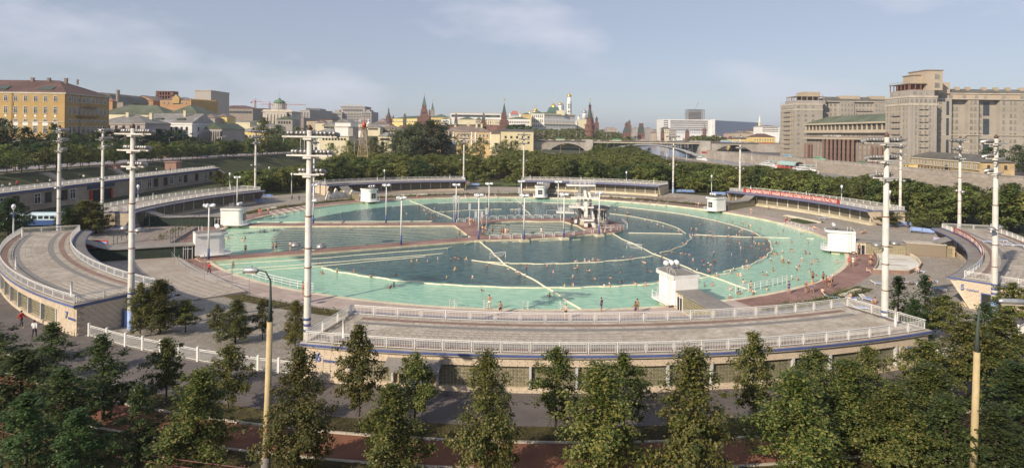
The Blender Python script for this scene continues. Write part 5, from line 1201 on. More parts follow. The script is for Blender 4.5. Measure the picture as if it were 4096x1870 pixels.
a, c = D(2124,452,1045), D(2176,453,1040); b = MB(); b.prism([(a.x, a.y),(P[0].x, P[0].y+.3),(P[0].x+6, P[0].y+50),(a.x+6, a.y+50)],18, z+1.2); b.build('wall', WHT, r_); facade(r_, (a.x, a.y),(P[0].x, P[0].y),[(z-5.6,2,5),(z-14,2,5),(z-23,2,5)],6,1.5,1.5, 'pale')
roof_part(r_, [Vector((a.x, a.y)), Vector((P[0].x, P[0].y)), Vector((P[0].x+6, P[0].y+50)), Vector((a.x+6, a.y+50))], z+1.2,5.5, RGRN)
b = MB(); b.beam((P[0].x, P[0].y-.6, z+.3),(P[1].x, P[1].y-.6, z+.3),1.4,2); b.beam((P[0].x, P[0].y-.8, z-16.4),(P[1].x, P[1].y-.8, z-16.4),1.6,1.2); b.build('cornice', M('gold_cream_trim', (.68,.58,.36),.7,.1,.5), r_)
q = D(2216,452,1065); zt = D(2216,427,1065).z; b = MB(); b.lathe(q.x, q.y+14,[(15.5, z+2),(15, z+7),(12, zt-1.5),(9.5, zt)],4, a0=PI/4); b.build('dome', KGR, r_); b = MB(); b.lathe(q.x, q.y+14,[(5.2, zt),(4.8, zt+2),(2.4, zt+5),(.7, zt+6.5),(.5, zt+11),(.15, zt+13),(.08, zt+32)],12); b.build('gilded_crest', GOLD, r_)
q = D(2242,462,1060); b = MB(); b.box(q.x-7,1058, z-1, q.x+7,1064, z+7.5); b.build('attic_gable', CRM, r_)
def church(lab, px, yb, Y, drums, walls=None, cat='church'):
 """drums = [(px, half width, y base, y dome base, y top dome, y cross, dome material)]"""
 q = D(px, yb, Y); z0 = H(q.x, q.y)-1; r_ = thing('church', lab, cat, (q.x, q.y, z0)); k = Y/FPX
 if walls:
  for (p0_, p1_, yt, mt) in walls: a, c = D(p0_, yt, Y), D(p1_, yt, Y); b = MB(); b.box(a.x, Y, z0, c.x, Y+(c.x-a.x), a.z); b.build('wall', mt, r_)
 for (p, w_, y0, y1, y2, y3, dm) in drums:
  c = D(p, y0, Y); za, zb, zc, zd = c.z, D(p, y1, Y).z, D(p, y2, Y).z, D(p, y3, Y).z; R_ = w_*k; yy = Y+(6 if walls else 0)
  b = MB(); b.lathe(c.x, yy, [(R_, (za if walls else z0)),(R_*.95, zb)],12); b.build('drum', WHT, r_, True)
  b = MB(); hh = zc-zb; b.lathe(c.x, yy, [(R_*.95, zb),(R_*1.22, zb+hh*.3),(R_*1.1, zb+hh*.55),(R_*.5, zb+hh*.82),(R_*.12, zc)],14); b.build('dome', dm, r_, True)
  b = MB(); b.tube([(c.x, yy, zc-.2),(c.x, yy, zd)],.22,6); b.box(c.x-1.0, yy-.15, zc+(zd-zc)*.55, c.x+1.0, yy+.15, zc+(zd-zc)*.55+.35); b.build('cross', GOLD, r_)
 return r_
BT = church('tallest white bell tower with a golden dome and cross', 2276,500,1250,[(2276,7.6,500,388,374,355, GOLD)], cat='bell tower'); b = MB(); q = D(2276,500,1250)
for w_, y0, y1 in ((11.5,520,452),(10.6,452,428),(9.8,428,410),(9.0,410,404)): b.lathe(q.x, 1250,[(w_*1250/FPX, D(2276, y0,1250).z if y0 < 520 else 20),(w_*1250/FPX*.97, D(2276, y1,1250).z)],8, a0=PI/8)
b.build('octagon_tier', WHT, BT); b = MB()
for y0 in (449,432,422):
 for t_ in (-.35,.35): zz = D(2276, y0,1250).z; b.box(q.x+t_*6-.6,1243.4, zz, q.x+t_*6+.6,1246, zz+3)
b.build('window', DARK, BT)
church('white belfry with a gilded dome left of the tallest bell tower', 2241,500,1240,[(2241,7.2,470,420,408,391, GOLD)],[(2233,2250,440, WHT)], cat='belfry'); ktower('thin dark turret between belfry and tallest bell tower', 2252,404,445,1240,[(3.6,470,3.2,432, GRB),(3,432,.3,408, KDK)], sides=8)
church('cathedral with a large golden dome left of the great palace dome', 2142,470,1150,[(2142,7.6,460,445,431,414, GOLD),(2120,4.2,462,449,442,430, GOLD),(2129,3.5,462,451,446,436, GOLD),(2104,2.6,464,455,450,442, GOLD)],[(2100,2160,462, CRM)])
church('little gilded cupolas over the white palace wing', 2087,470,1120,[(2081,3,472,455,450,440, GOLD),(2092,2.6,474,456,451,440, GOLD),(2040,2.6,474,455,450,444, GOLD)],[(2036,2096,466, CRM)])
church('white cathedral with silver domes left of the round tower', 2330,510,1120,[(2339,8,475,452,437,425, SILV),(2316,5,480,466,456,450, SILV),(2343,4.4,480,464,454,448, SILV)],[(2310,2346,478, CRM),(2302,2312,484, WHT)])
r_ = thing('pavilion_roof', 'red-roofed tower chamber over the left end of the palace', 'building', D(2058,470,1000)); r_.location.z = 20; q = D(2058,470,1000); b = MB(); b.box(q.x-6.5,1000,20, q.x+6.5,1012, D(0,457,1000).z+.0); b.build('wall', GRB, r_); b = MB(); b.lathe(q.x, 1006,[(9.4, D(2058,458,1000).z),(7, D(2058,448,1000).z),(4.8, D(2058,443,1000).z)],4, a0=PI/4); b.build('roof', M('rose_tiles', (.38,.13,.11),.7,.1,.3), r_)
# ------------------------------------------------------------ long white hotel and far right bank
HW = thing('long_hotel', 'very long white modern hotel with a fine grid of windows', 'building', D(2850,530,1750)); HW.location.z = 8
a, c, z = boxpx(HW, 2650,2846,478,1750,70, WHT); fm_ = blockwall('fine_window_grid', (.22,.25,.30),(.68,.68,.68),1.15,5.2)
def flat_grid(root, p, q, z0, z1, mat, name='window_grid'):
 p, q = Vector(p[:2]), Vector(q[:2]); me = bpy.data.meshes.new(name); me.from_pydata([(p.x, p.y, z0),(q.x, q.y, z0),(q.x, q.y, z1),(p.x, p.y, z1)],[],[(0,1,2,3)]); uv = me.uv_layers.new(name='UVMap'); L_ = (q-p).length
 for i, t_ in enumerate([(0,0),(L_, 0),(L_, z1-z0),(0, z1-z0)]): uv.data[i].uv = t_
 me.materials.append(mat); sh = root.location
 for v in me.vertices: v.co -= sh
 return put(name, me, root)
flat_grid(HW, (a.x+22,1749.6),(c.x-10,1749.6),28, z-2.5, fm_)
facade(HW, (a.x, 1750),(a.x+20,1750),[(z-6-6*k, 6,3) for k in range(6)],2,3,3, 'plain')
wm_ = [(z-6.4-6.2*k, 2.6,3.6) for k in range(5)]; facade(HW, (a.x+22,1749.4),(c.x-10,1749.4), wm_, 40,1,1, 'pale')
a2, c2, z2 = D(2846,478,1750), D(3034,483,1980), z-1; b = MB(); b.prism([(a2.x, a2.y),(c2.x, c2.y),(c2.x, c2.y+60),(a2.x, a2.y+60)],8, z2); b.build('wall', M('shaded_white_facade', (.40,.44,.52),.6,.05,.2), HW); flat_grid(HW, (a2.x+8, a2.y-.4),(c2.x, c2.y-.4),20, z2-3, blockwall('fine_window_grid_shaded', (.12,.15,.22),(.42,.46,.55),1.0,5.0))  # shade on the right wing is put into darker wall and grid colours
b = MB(); b.box(c.x-.5,1745,8, c.x+9,1752, z+1.5); b.build('stair_bay', WHT, HW)
TB = thing('unfinished_tower', 'unfinished tower block with open floors and scaffolding above the long hotel', 'building', D(2783,470,1800)); a, c = D(2755,476,1800), D(2818,476,1800); zt = D(2786,438,1800).z; TB.location.z = 30; b = MB()
for k in range(9): zz = a.z+(zt-a.z)*k/8; b.box(a.x, 1800, zz-.5, c.x, 1840, zz+.4)
b.build('floor_slab', CONCD, TB); b = MB()
for k in range(10): x = a.x+(c.x-a.x)*k/9; b.box(x-.6,1800.5, a.z, x+.6,1803, zt); b.box(x-.6,1838, a.z, x+.6,1839.5, zt)
b.build('column', CONCD, TB); b = MB(); b.box(a.x+8,1806,30, c.x-8,1835, a.z+(zt-a.z)*.7); b.build('core_wall', GRY, TB); b = MB(); q = D(2778,438,1800); b.beam((q.x, 1802, zt),(q.x+14,1802, zt+22),.8); b.beam((q.x+6,1802, zt),(q.x+14,1802, zt+22),.3); b.build('derrick', GRB, TB)
T_ = ktower('white gothic bell tower with a pierced spire above yellow houses', 3038,458,525,1150,[(6.5,540,6,505, WHT),(5.5,505,5.2,488, CRM),(4.8,488,.5,462, WHT)], sides=8); church('white church with a squat green dome beside the gothic spire', 3025,525,1130,[(3025,11,522,516,503,500, M('green_dome', (.13,.22,.13)))])
simple('white apartment house with dark small windows left of the dark tower block', 3046,3118,506,507,900,900,30, WHT, ('hip', 2.6, RPNK),[(509,512,1.8),(516,519,1.8),(523,526,1.8)],11, 'dark')
simple('yellow house with three dormers beyond the bridge ramp', 3010,3102,548,549,760,760,20, YEL, ('hip', 4.5, RBRN),[(555,562,1.6)],8, 'pale', z0=4); simple('pale yellow gabled house left of the dormer house', 2928,2985,556,557,740,740,16, YEL, ('gable', 3.5, RBRN),(),0, z0=4)
simple('crowded small pink and tan houses behind the gabled house', 2940,3012,532,534,900,900,24, TAN, ('hip', 4, RPNK),(),0); simple('brown-roofed tan houses at the foot of the long hotel', 2985,3060,524,524,1000,1000,24, TAN, ('hip', 3, RBRN),(),0); simple('low yellow house seen under the right arch of the bridge', 2838,2930,590,592,800,800,12, YEL, ('gable', 3, RGRY),[(597,602,1.5)],7, 'dark', z0=2)
# distant roofs between the fortress slope and the horizon
for i in range(64):
 px_ = random.uniform(2400,2700) if i < 34 else (random.uniform(2720,3140) if i < 44 else random.uniform(880,1800)); Yd = random.uniform(1350,2300) if i < 44 else random.uniform(1400,1900); yb = 535+.0119*(px_-2048)
 yy = yb-random.uniform(9,30)+(14 if px_ > 2700 else 0); w_ = random.uniform(14,34); mt = random.choice([TAN, CRM, GRY, M('dusty_rose', (.42,.27,.22),.85,.1,.3), TAN]); rr_ = random.choice([RPNK, RBRN, RGRY, RPNK])
 a, c, z = dB(px_, yy, Yd, px_+w_, yy, Yd); r_, P, rf = block('small distant town house in the haze near the skyline', a, c, 20,20, z, mt, ('hip', 3.5, rr_), group='distant town houses on the skyline', name='town_house')
 facade(r_, P[0], P[1],[(z-4.5,2,2.4),(z-9.5,2,2.4)], max(3, int((P[1]-P[0]).length/5)),1,1, 'plain') if i % 3 == 0 else None
# ============================================================ BRIDGE
BG = M('bridge_granite', (.42,.39,.35),.85,.12,.25,.3,2, stain=.25); BST = M('bridge_steel', (.34,.35,.36),.7,.1,.4, stain=.15)
BR = thing('river_bridge', 'long river bridge with a flat steel main arch and granite side arches', 'bridge', (154,700, RIVER_Z)); ZD = 14.2
def arch_wall(x0, x1, zs, rise, zt, y0, y1, mat, name, xa, xb):
 """masonry between xa and xb with an arched opening x0..x1"""
 b = MB(); n_ = 16; P = [(xa, RIVER_Z-1),(x0, RIVER_Z-1),(x0, zs)]
 for i in range(1, n_): t = i/n_; P.append((x0+(x1-x0)*t, zs+rise*math.sin(PI*t)**.8))
 P += [(x1, zs),(x1, RIVER_Z-1),(xb, RIVER_Z-1),(xb, zt),(xa, zt)]
 m_ = len(P); o = 0; b.v = [(p[0], y0, p[1]) for p in P]+[(p[0], y1, p[1]) for p in P]
 for t in geometry.tessellate_polygon([[Vector((p[0], p[1],0)) for p in P]]): b.f.append(list(t)); b.m.append(0); b.f.append([i+m_ for i in reversed(t)]); b.m.append(0)
 for i in range(m_): b.f.append([i, (i+1) % m_, m_+(i+1) % m_, m_+i]); b.m.append(0)
 return b.build(name, mat, BR)
arch_wall(44,83,4,7.2, ZD-.8,700,738, BG, 'side_arch', 10,92); arch_wall(231,281,1.0,10.5, ZD-.8,700,738, BG, 'side_arch', 217,330)
b = MB(); b.box(84,698.6, RIVER_Z-1,92.5,739, ZD+1.6); b.box(216.5,698.6, RIVER_Z-1,229,739, ZD+1.6); b.build('pier', BG, BR)
b = MB(); b.box(5,699.2, ZD-.8,330,739, ZD); b.build('deck', ASPH, BR); b = MB(); b.box(92.6,699.4, ZD-1.9,216.4,700.4, ZD-.81); b.build('edge_girder', CREAME, BR)
b = MB(); n_ = 30
def az(t): return -1.5+12.6*math.sin(PI*t)**.92 if 0 < t < 1 else -1.5
for y in (700.2,712,724,736.4):
 for i in range(n_): t0, t1 = i/n_, (i+1)/n_; x0, x1 = 92.6+123.8*t0,92.6+123.8*t1; z0, z1_ = -1.5+12.4*(1-(2*t0-1)**2),-1.5+12.4*(1-(2*t1-1)**2); b.beam((x0, y, z0),(x1, y, z1_),1.3,2.4-1.0*math.sin(PI*(t0+t1)/2))
b.build('arch_rib', BST, BR); b = MB()
for k in range(1,15):
 t = k/15;
 if .3 < t < .7: continue
 zz = -1.5+12.4*(1-(2*t-1)**2)
 for y in (700.4,712,724,736): b.box(92.6+123.8*t-.4, y-.4, zz, 92.6+123.8*t+.4, y+.4, ZD-1)
b.build('spandrel_post', KDK, BR); b = MB()
for y in (699.5,738.6):
 b.box(5, y-.1, ZD+1.0,330, y+.1, ZD+1.15)
 for k in range(216): x = 5+k*1.5; b.box(x-.07, y-.06, ZD, x+.07, y+.06, ZD+1.0)
b.build('parapet_railing', GRB, BR)
sgn_ = put('painted_panel', None, BR); b = MB(); b.box(218.6,698.3,1.5,225.6,698.58,3.6); b.build('red_panel', BAN, sgn_); me = text_mesh('СЛАВА\nТРУДУ', 1.7, WHT, .02, width=6.4); put('lettering', me, sgn_, (218.9-154,698.4-700,7.2-RIVER_Z), rot=(PI/2,0,0))
def street_lamp(lab, p, h, arms=2, grp=None, mat=METAL):
 t = thing('street_lamp', lab, 'street lamp', p, 0, grp); b = MB(); b.lathe(0,0,[(.16,0),(.1, h)],8); b.bs('pole', mat, t); b = MB(); hd = MB()
 for s_ in ((-1,1) if arms == 2 else (1,)):
  b.tube([(0,0, h-.3),(s_*.6,0, h+.1),(s_*1.3,0, h+.2)],.06,5); hd.box(s_*1.2-.05,-.14, h+.1, s_*1.2+s_*.9,.14, h+.24) if s_ > 0 else hd.box(-2.1,-.14, h+.1,-1.15,.14, h+.24)
 b.bl('bracket', mat, t); hd.bl('lamp_head', CONCL, t); return t
sl0 = None
for i, px_ in enumerate([2149,2173,2212,2235,2305,2324,2426,2440,2526,2533,2628,2632,2731,2735,2861,2871]):
 q = D(px_, 560,703 if i % 2 == 0 else 735);
 if sl0 is None: sl0 = street_lamp('twin-armed lamp post on the bridge deck', (q.x, q.y, ZD),11.2,2, 'lamp posts along the bridge')
 else: copy_tree(sl0,(q.x, 703 if i % 2 == 0 else 735, ZD))
# ------------------------------------------------------------ vehicles
def wheels(t, xs, yw, r=.36):
 w_ = MB(); w_.lathe(0,0,[(r*.6,-.1),(r, -.09),(r, .09),(r*.6,.1)],12); me = w_.mesh('wheel', M('tyre', (.02,.02,.02),.8,.1,5))
 for x in xs:
  for y in (-yw, yw): put('wheel', me, t, (x, y, r), rot=(PI/2,0,0))
def bus(lab, p, rz, lower, upper, L_=9.5, grp=None, zc=0):
 t = thing('bus', lab, 'bus', p, rz, grp); b = MB(); b.box(-L_/2,-1.22,.35, L_/2,1.22,1.35); b.bl('body', lower, t)
 b = MB(); b.add([(-L_/2,-1.22,1.352),(L_/2,-1.22,1.352),(L_/2,1.22,1.352),(-L_/2,1.22,1.352),(-L_/2+.2,-1.12,2.4),(L_/2-.35,-1.12,2.4),(L_/2-.35,1.12,2.4),(-L_/2+.2,1.12,2.4),(-L_/2+.5,-.85,2.78),(L_/2-.7,-.85,2.78),(L_/2-.7,.85,2.78),(-L_/2+.5,.85,2.78)],
  [(0,1,5,4),(1,2,6,5),(2,3,7,6),(3,0,4,7),(4,5,9,8),(5,6,10,9),(6,7,11,10),(7,4,8,11),(8,9,10,11)]); b.bl('roof', upper, t)
 wm2 = MB().box(-.42,-.02,0,.42,.02,.62).mesh('window', PANE); n_ = int((L_-1)/1.05)
 for i in range(n_):
  for s_ in (-1,1): put('window', wm2, t, (-L_/2+.8+i*(L_-1.6)/(n_-1), s_*1.185,1.62), rot=(s_*.09,0,0))
 b = MB(); b.box(L_/2-.14,-.95,1.5, L_/2-.04,.95,2.25); b.bl('windscreen', PANE, t); wheels(t, (-L_*.28, L_*.32),1.08,.45); return t
def car(lab, p, rz, mat, grp=None, van=False, truck=False):
 t = thing('car' if not (van or truck) else ('van' if van else 'truck'), lab, 'car' if not (van or truck) else ('van' if van else 'truck'), p, rz, grp)
 b = MB(); S_ = [(-2.1,.3,.75),(-2.1,.3,.85),(-1.2,.3,.95),(.9,.3,.95),(2.0,.3,.8),(2.1,.3,.55)]
 if van or truck: S_ = [(-2.3,.4,1.95),(1.2,.4,1.95),(1.7,.4,1.2),(2.2,.4,1.0)] if van else [(-2.9,.7,1.9),(.9,.7,1.9),(1.0,.5,1.0),(1.1,.5,2.1),(2.2,.5,2.0),(2.7,.5,1.2)]
 for (x0, a0, c0),(x1, a1, c1_) in zip(S_, S_[1:]):
  b.add([(x0,-.8, a0),(x1,-.8, a1),(x1,.8, a1),(x0,.8, a0),(x0,-.78, c0),(x1,-.78, c1_),(x1,.78, c1_),(x0,.78, c0)], BOXF)
 b.bl('body', mat, t); b = MB()
 if not (van or truck):
  b.add([(-1.3,-.72,.95),(.9,-.72,.95),(.9,.72,.95),(-1.3,.72,.95),(-.8,-.6,1.42),(.3,-.6,1.42),(.3,.6,1.42),(-.8,.6,1.42)],[(0,1,5,4),(1,2,6,5),(2,3,7,6),(3,0,4,7),(4,5,6,7)]); b.bl('cabin_glass', PANE, t)
  b = MB(); b.box(-.85,-.62,1.42,.35,.62,1.47); b.bl('roof', mat, t)
 else: b.box(1.25,-.82,1.3,1.65,.82,1.75); b.bl('cabin_glass', PANE, t)
 wheels(t, (-1.35,1.3),.76,.32); return t
GN = M('bus_green', (.10,.34,.16),.4,.05,1); CRB = M('bus_cream', (.70,.66,.48),.4,.05,1); SKY_ = M('bus_sky_blue', (.20,.38,.58),.4,.05,1); NAVY = M('bus_navy', (.05,.10,.27),.4,.05,1); PALE = M('bus_pale', (.60,.66,.66),.4,.05,1); TRR = M('tram_red', (.45,.06,.04),.4,.05,1)
CG = [M('car_white', (.7,.7,.68),.35,.03,1), M('car_mint', (.28,.48,.40),.35,.03,1), M('car_grey', (.3,.31,.33),.35,.03,1), M('car_blue', (.16,.24,.42),.35,.03,1), M('car_green', (.06,.20,.10),.35,.03,1)]
for i, (px_, Y_, lo, up, l, L_) in enumerate([(2241,706, CRB, GN, 'cream bus with a green roof on the left part of the bridge', 10),(2467,706, CRB, GN, 'cream bus with a green roof near the middle of the bridge', 10),(2904,708, SKY_, PALE, 'pale blue bus at the right end of the bridge', 12),(2944,712, PALE, CRB, 'white bus following the blue one off the bridge', 9)]):
 q = D(px_, 560, Y_); bus(l, (q.x, q.y, ZD),0, lo, up, L_)
q = D(3070,575,690); bus('yellow and red tramcar on the ramp right of the bridge', (q.x, 690,13.6),0, TRR, M('tram_yellow', (.72,.58,.2),.4,.05,1),14)
b = MB(); b.box(285,684,3,330,700,13.5); b.build('ramp', BG).__setitem__('kind', 'structure')
cl = ['white', 'mint green', 'grey', 'blue', 'dark green']
for i, (px_, ci) in enumerate([(2162,0),(2200,0),(2291,0),(2345,2),(2395,0),(2443,0),(2552,2),(2697,3),(2762,0),(2780,0),(2815,2),(2985,0),(3010,2)]):
 q = D(px_, 560,704+3*(i % 3)); car(cl[ci]+' car on the bridge deck '+['by the left parapet', 'behind the cream bus', 'before the round brick tower', 'right of the round brick tower', 'left of the second bus', 'close behind the second bus', 'over the crown of the arch', 'right of the arch crown', 'before the right pier', 'near the right pier, second in line', 'on the right pier', 'following the white bus', 'at the right end of the bridge'][i],(q.x, q.y, ZD),0, CG[ci])
for i, (px_, Yd, kind, ci, l) in enumerate([(3148,505, 'bus', 0, 'white bus with a blue roof parked by the left tower block'),(3176,492, 'car', 0, 'white car parked behind the blue-roofed bus'),(3192,482, 'car', 4, 'dark green car parked on the far bank'),(3208,478, 'car', 0, 'white car parked between the green one and the green bus'),(3244,452, 'bus', 1, 'green-topped cream bus parked before the theatre'),(3282,446, 'truck', 1, 'mint green truck with a dark load by the theatre'),(3306,430, 'car', 3, 'blue car parked before the theatre steps'),(3322,424, 'car', 0, 'white car before the theatre columns'),(3345,416, 'car', 1, 'mint green car before the theatre columns'),(3372,404, 'car', 3, 'pale blue car right of the mint green car'),(3402,396, 'van', 4, 'dark green van standing alone on the far bank road')]):
 q = D(px_, 640, Yd); z_ = 4.06; p_ = (max(q.x, 229), Yd, z_); rz_ = PI/2+.1
 if kind == 'bus': bus(l, p_, rz_, CRB if i else CG[0], SKY_ if i == 0 else GN, 9)
 else: car(l, p_, rz_, CG[ci], van=kind == 'van', truck=kind == 'truck')
# boats
def boat(lab, p, rz, L_=36):
 t = thing('river_boat', lab, 'boat', p, rz, 'white river boats moored at the far bank'); b = MB(); n_ = 12
 for i in range(n_+1):
  f = i/n_; w_ = 2.6*min(1,1.9*math.sin(PI*min(.5,(1-f)*.62+.02)))*(1 if f > .06 else .85); x = -L_/2+L_*f; zt = 1.7+.9*max(0, f-.7)**1.2*3
  b.v += [(x, -w_*.75,-.4),(x, -w_, zt),(x, w_, zt),(x, w_*.75,-.4)]
 for i in range(n_):
  for k in range(4): a = i*4; j = (k+1) % 4; b.f.append([a+k, a+j, a+4+j, a+4+k]); b.m.append(0)
 b.f.append([0,1,2,3]); b.m.append(0); b.bl('hull', WHITE, t)
 b = MB(); b.box(-L_*.38,-2.0,1.7, L_*.22,2.0,3.7); b.box(-L_*.1,-1.6,3.7, L_*.12,1.6,5.2); b.box(-L_*.42,-2.3,3.7,-L_*.1,2.3,3.85); b.bl('superstructure', WHITE, t)
 b = MB()
 for i in range(15): x = -L_*.36+i*L_*.58/15; b.box(x, -2.04,2.3, x+.8,2.04,3.1)
 b.box(-L_*.09,-1.63,4.2, L_*.122,1.63,4.85); b.bl('window_band', PANE, t)
 b = MB(); b.box(-L_*.4,-2.1,5.6,-L_*.12,2.1,5.75)
 for x in (-L_*.39,-L_*.26,-L_*.13):
  for y in (-2,2): b.box(x-.06, y-.06,3.8, x+.06, y+.06,5.6)
 b.bl('awning', M('mint_awning', (.35,.52,.48),.6,.1,1), t); b = MB(); b.tube([(0,0,5.2),(-.5,0,8.5)],.07,6); b.bl('mast', WHITE, t); return t
boat('white river boat with a mint awning, left of the green-covered pontoon', (217,512, RIVER_Z), PI/2); boat('white river boat right of the green-covered pontoon', (214.5,444, RIVER_Z), PI/2)
boat('low white launch on the water near the bridge pier', (196,628, RIVER_Z), PI/2+.15,20)
PTN = thing('pontoon', 'red landing pontoon with a pale green barrel-shaped cover', 'pontoon', (220,478, RIVER_Z)); b = MB(); b.box(-3.5,-24,-.4,3.5,24,2.2); b.bl('hull', TRR, PTN); b = MB(); n_ = 10
for j in range(10):
 y0, y1 = -15+3.0*j, -15+3.0*(j+1)-.1
 for i in range(n_):
  t0, t1 = PI*i/n_, PI*(i+1)/n_; b.add([(-4*math.cos(t0), y0,3.4+3*math.sin(t0)),(-4*math.cos(t1), y0,3.4+3*math.sin(t1)),(-4*math.cos(t1), y1,3.4+3*math.sin(t1)),(-4*math.cos(t0), y1,3.4+3*math.sin(t0))],[(0,1,2,3)])
b.bl('barrel_cover', M('mint_cover', (.36,.50,.47),.5,.1,.5), PTN); b = MB()
for y in (-14.9,-7,1,8,14.9):
 for x in (-3.9,3.9): b.box(x-.1, y-.1,2.2, x+.1, y+.1,3.5)
b.bl('cover_post', WHITE, PTN)
# ============================================================ HOUSE ON THE FAR BANK (apartment complex)
def fac2(root, A, B, zs, us, w_, h_, st):
 A, B = Vector(A), Vector(B); d = (B-A).normalized(); rz = math.atan2(d.y, d.x); me = win_mesh(w_, h_, st); r0 = root.location
 for z in zs:
  for u in us: q = A+d*u; put('window', me, root, (q.x-r0.x, q.y-r0.y, z-r0.z), rz)
def balconies(root, A, B, zs, u0, u1, mat=GRB):
 A, B = Vector(A), Vector(B); d = (B-A).normalized(); n_ = Vector((d.y, -d.x)); me = MB(); L_ = u1-u0
 me.box(0,-1.1,0, L_, .0,.15); me.box(0,-1.12,.15, L_, -1.05,.3); me.box(0,-1.12,.95, L_, -1.05,1.05)
 k = max(3, int(L_/.6))
 for i in range(k+1): me.box(L_*i/k-.03,-1.11,.3, L_*i/k+.03,-1.06,.95)
 mm = me.mesh('balcony', mat); q = A+d*u0
 for z in zs: put('balcony', mm, root, (q.x-root.location.x, q.y-root.location.y, z-root.location.z), math.atan2(d.y, d.x))
LT = thing('apartment_tower', 'left grey tower of the huge apartment complex, open terrace under scaffolding on top', 'building', (250,536,4))
b = MB(); b.box(250,536,4,275,564,51.2); b.build('wall', GRY2, LT); b = MB(); b.box(252.5,539,51.2,279,560,54.6); b.build('upper_storey', GRY, LT)
zs = [7+4.1*k for k in range(10)]; fac2(LT, (250,564),(250,536), zs, [2,5.5,22.5,26],1.2,2.4, 'tan'); fac2(LT, (250,564),(250,536), zs, [9.5,12.5,15.5,18.5],1.3,2.5, 'tan'); balconies(LT, (250,564),(250,536), zs[1:],8.3,19.8)
fac2(LT, (250,564),(250,536),[47.3],[1.5+2.6*k for k in range(10)],1.9,2.2, 'pale'); fac2(LT, (250,536),(275,536), zs+[47.5],[3.5,10,16.5],2.6,2.3, 'pale')
b = MB(); b.box(249.7,535.7,45.6,275.2,564.3,46.5); b.box(249.7,535.7,50.2,275.2,564.3,51.4); b.build('cornice', CONCL, LT); b = MB(); b.box(253,539.5,58.0,278.5,560,58.5); b.box(261,541,58.5,275,556,62.3); b.build('terrace_roof', TAN, LT); b = MB()
for x in (253.5,258,263,268,273,278):
 for y in (540,559): b.box(x-.3, y-.3,54.6, x+.3, y+.3,58)
for y in (545,550,555): b.box(253.2, y-.3,54.6,253.8, y+.3,58)
b.box(262,546,54.6,277,558,58); b.build('terrace_column', GRB, LT); b = MB()
for y in range(12): b.box(249,536+y*2.4,51.4,249.12,536.1+y*2.4,53.6); b.box(249,536,4+y*4,249.1,564,4.1+y*4)
for x in range(8): b.box(252+x*3.4,538.8,58.5,252.1+x*3.4,538.9,60.2)
b.box(252,538.8,60.1,277,538.9,60.2); b.build('scaffolding', GRB, LT)
b = MB()
for u in (564-3.8,564-7.2,564-20.8,564-24.4): b.box(249.6, u-.35,5,250.0, u+.35,45.5)
b.build('pilaster', GRY2, LT)
# back range
MBk = thing('apartment_range', 'long grey apartment range with pale frames rising behind the green theatre roof', 'building', (279,548,4)); b = MB(); b.box(279,548,4,345,566,54); b.build('wall', GRY2, MBk); b = MB(); b.box(296,546.6,4,309,548,53.9); b.box(327,546.6,4,340,548,53.9); b.build('projecting_bay', GRY2, MBk)
b = MB(); b.box(278.5,546.2,53.9,345.5,567,54.6); b.build('cornice', CONCL, MBk); roof_part(MBk, [Vector((279,548)), Vector((345,548)), Vector((345,566)), Vector((279,566))],54.6,4.5, RGRY)
b = MB(); b.box(300,553,57,318,561,60); b.box(328,553,57,341,561,60); b.build('roof_house', TAN, MBk)
zz_ = [37.5,41.6,45.7,50.2]; fac2(MBk, (279,548),(345,548), zz_, [3,6.5,9.5,13.5,33,36,39,43,46],1.8,2.3, 'tan'); fac2(MBk, (279,546.6),(345,546.6), zz_, [19,22,25,28,50,53,56,59],1.7,2.3, 'pale'); balconies(MBk, (279,548),(345,548), zz_[1:3],32,47)
# theatre
TH = thing('theatre', 'theatre building with a green roof, glazed gallery and tall brown columns', 'theatre', (250,518,4)); b = MB(); b.box(252.4,405.3,4,280,518,33); b.build('wall', GRB, TH)
b = MB(); b.box(250,405.3,25.2,252.3,518,27.4); b.box(250,405.3,31.8,252.3,518,33); b.box(249.6,405.3,20.2,252.3,518,21.4); b.build('cornice', M('cream_band', (.52,.45,.34),.8,.08,.3, stain=.1), TH)
rt = [Vector((250.2,518)), Vector((250.2,405.5)), Vector((282,405.5)), Vector((282,518))]; roof_part(TH, rt, 33.02,6.2, wave_roof('theatre_green_roof', (.19,.225,.135)), 'hip', .2,10)
me = MB().box(-2.5,-.1,0,2.5,.05,3.9,1)
for k in range(6): me.box(-2.5+k*1-.06,-.16,0,-2.5+k*1+.06,-.1,3.9,0)
for z in (0,1.3,2.6,3.8): me.box(-2.5,-.16, z, 2.5,-.1, z+.12,0)
gm_ = me.mesh('gallery_window', [M('brown_lattice', (.24,.20,.16),.7,.1,2), PANE]); mu = MB().box(-.35,-.5,0,.35,.3,4.4).mesh('gallery_post', MATS['cream_band'])
for k in range(19): put('gallery_window', gm_, TH, (252.3-250,515-k*5.95-518,27.6-4),-PI/2); put('gallery_post', mu, TH, (251.6-250,518-k*5.95-518,27.4-4),-PI/2)
fac2(TH, (252.4,518),(252.4,405.3),[22.2],[3+5.9*k for k in range(19)],2.6,2.3, 'pale')
zs = [5.5,9.4,13.2,17]; fac2(TH, (252.4,518),(252.4,405.3), zs, [20,25.5,80,85.5,91],2.3,2.4, 'pale'); fac2(TH, (252.4,518),(252.4,405.3),[17],[3,8,13,101,106,110],2.3,2.2, 'pale')
cm = MB().box(-.45,-.95,0,.45,.95,16.3).mesh('column', M('brown_granite', (.27,.165,.125),.7,.12,.5, stain=.15))
for k in range(8): put('column', cm, TH, (-.4,-(33+6.0*k),0))
for k in range(7): put('dark_bay', MB().box(-.05,-2,0,.05,2,15.5).mesh('dark_bay', DARK) if k == 0 else bpy.data.meshes['dark_bay'], TH, (2.3,-(36+6.0*k),0));
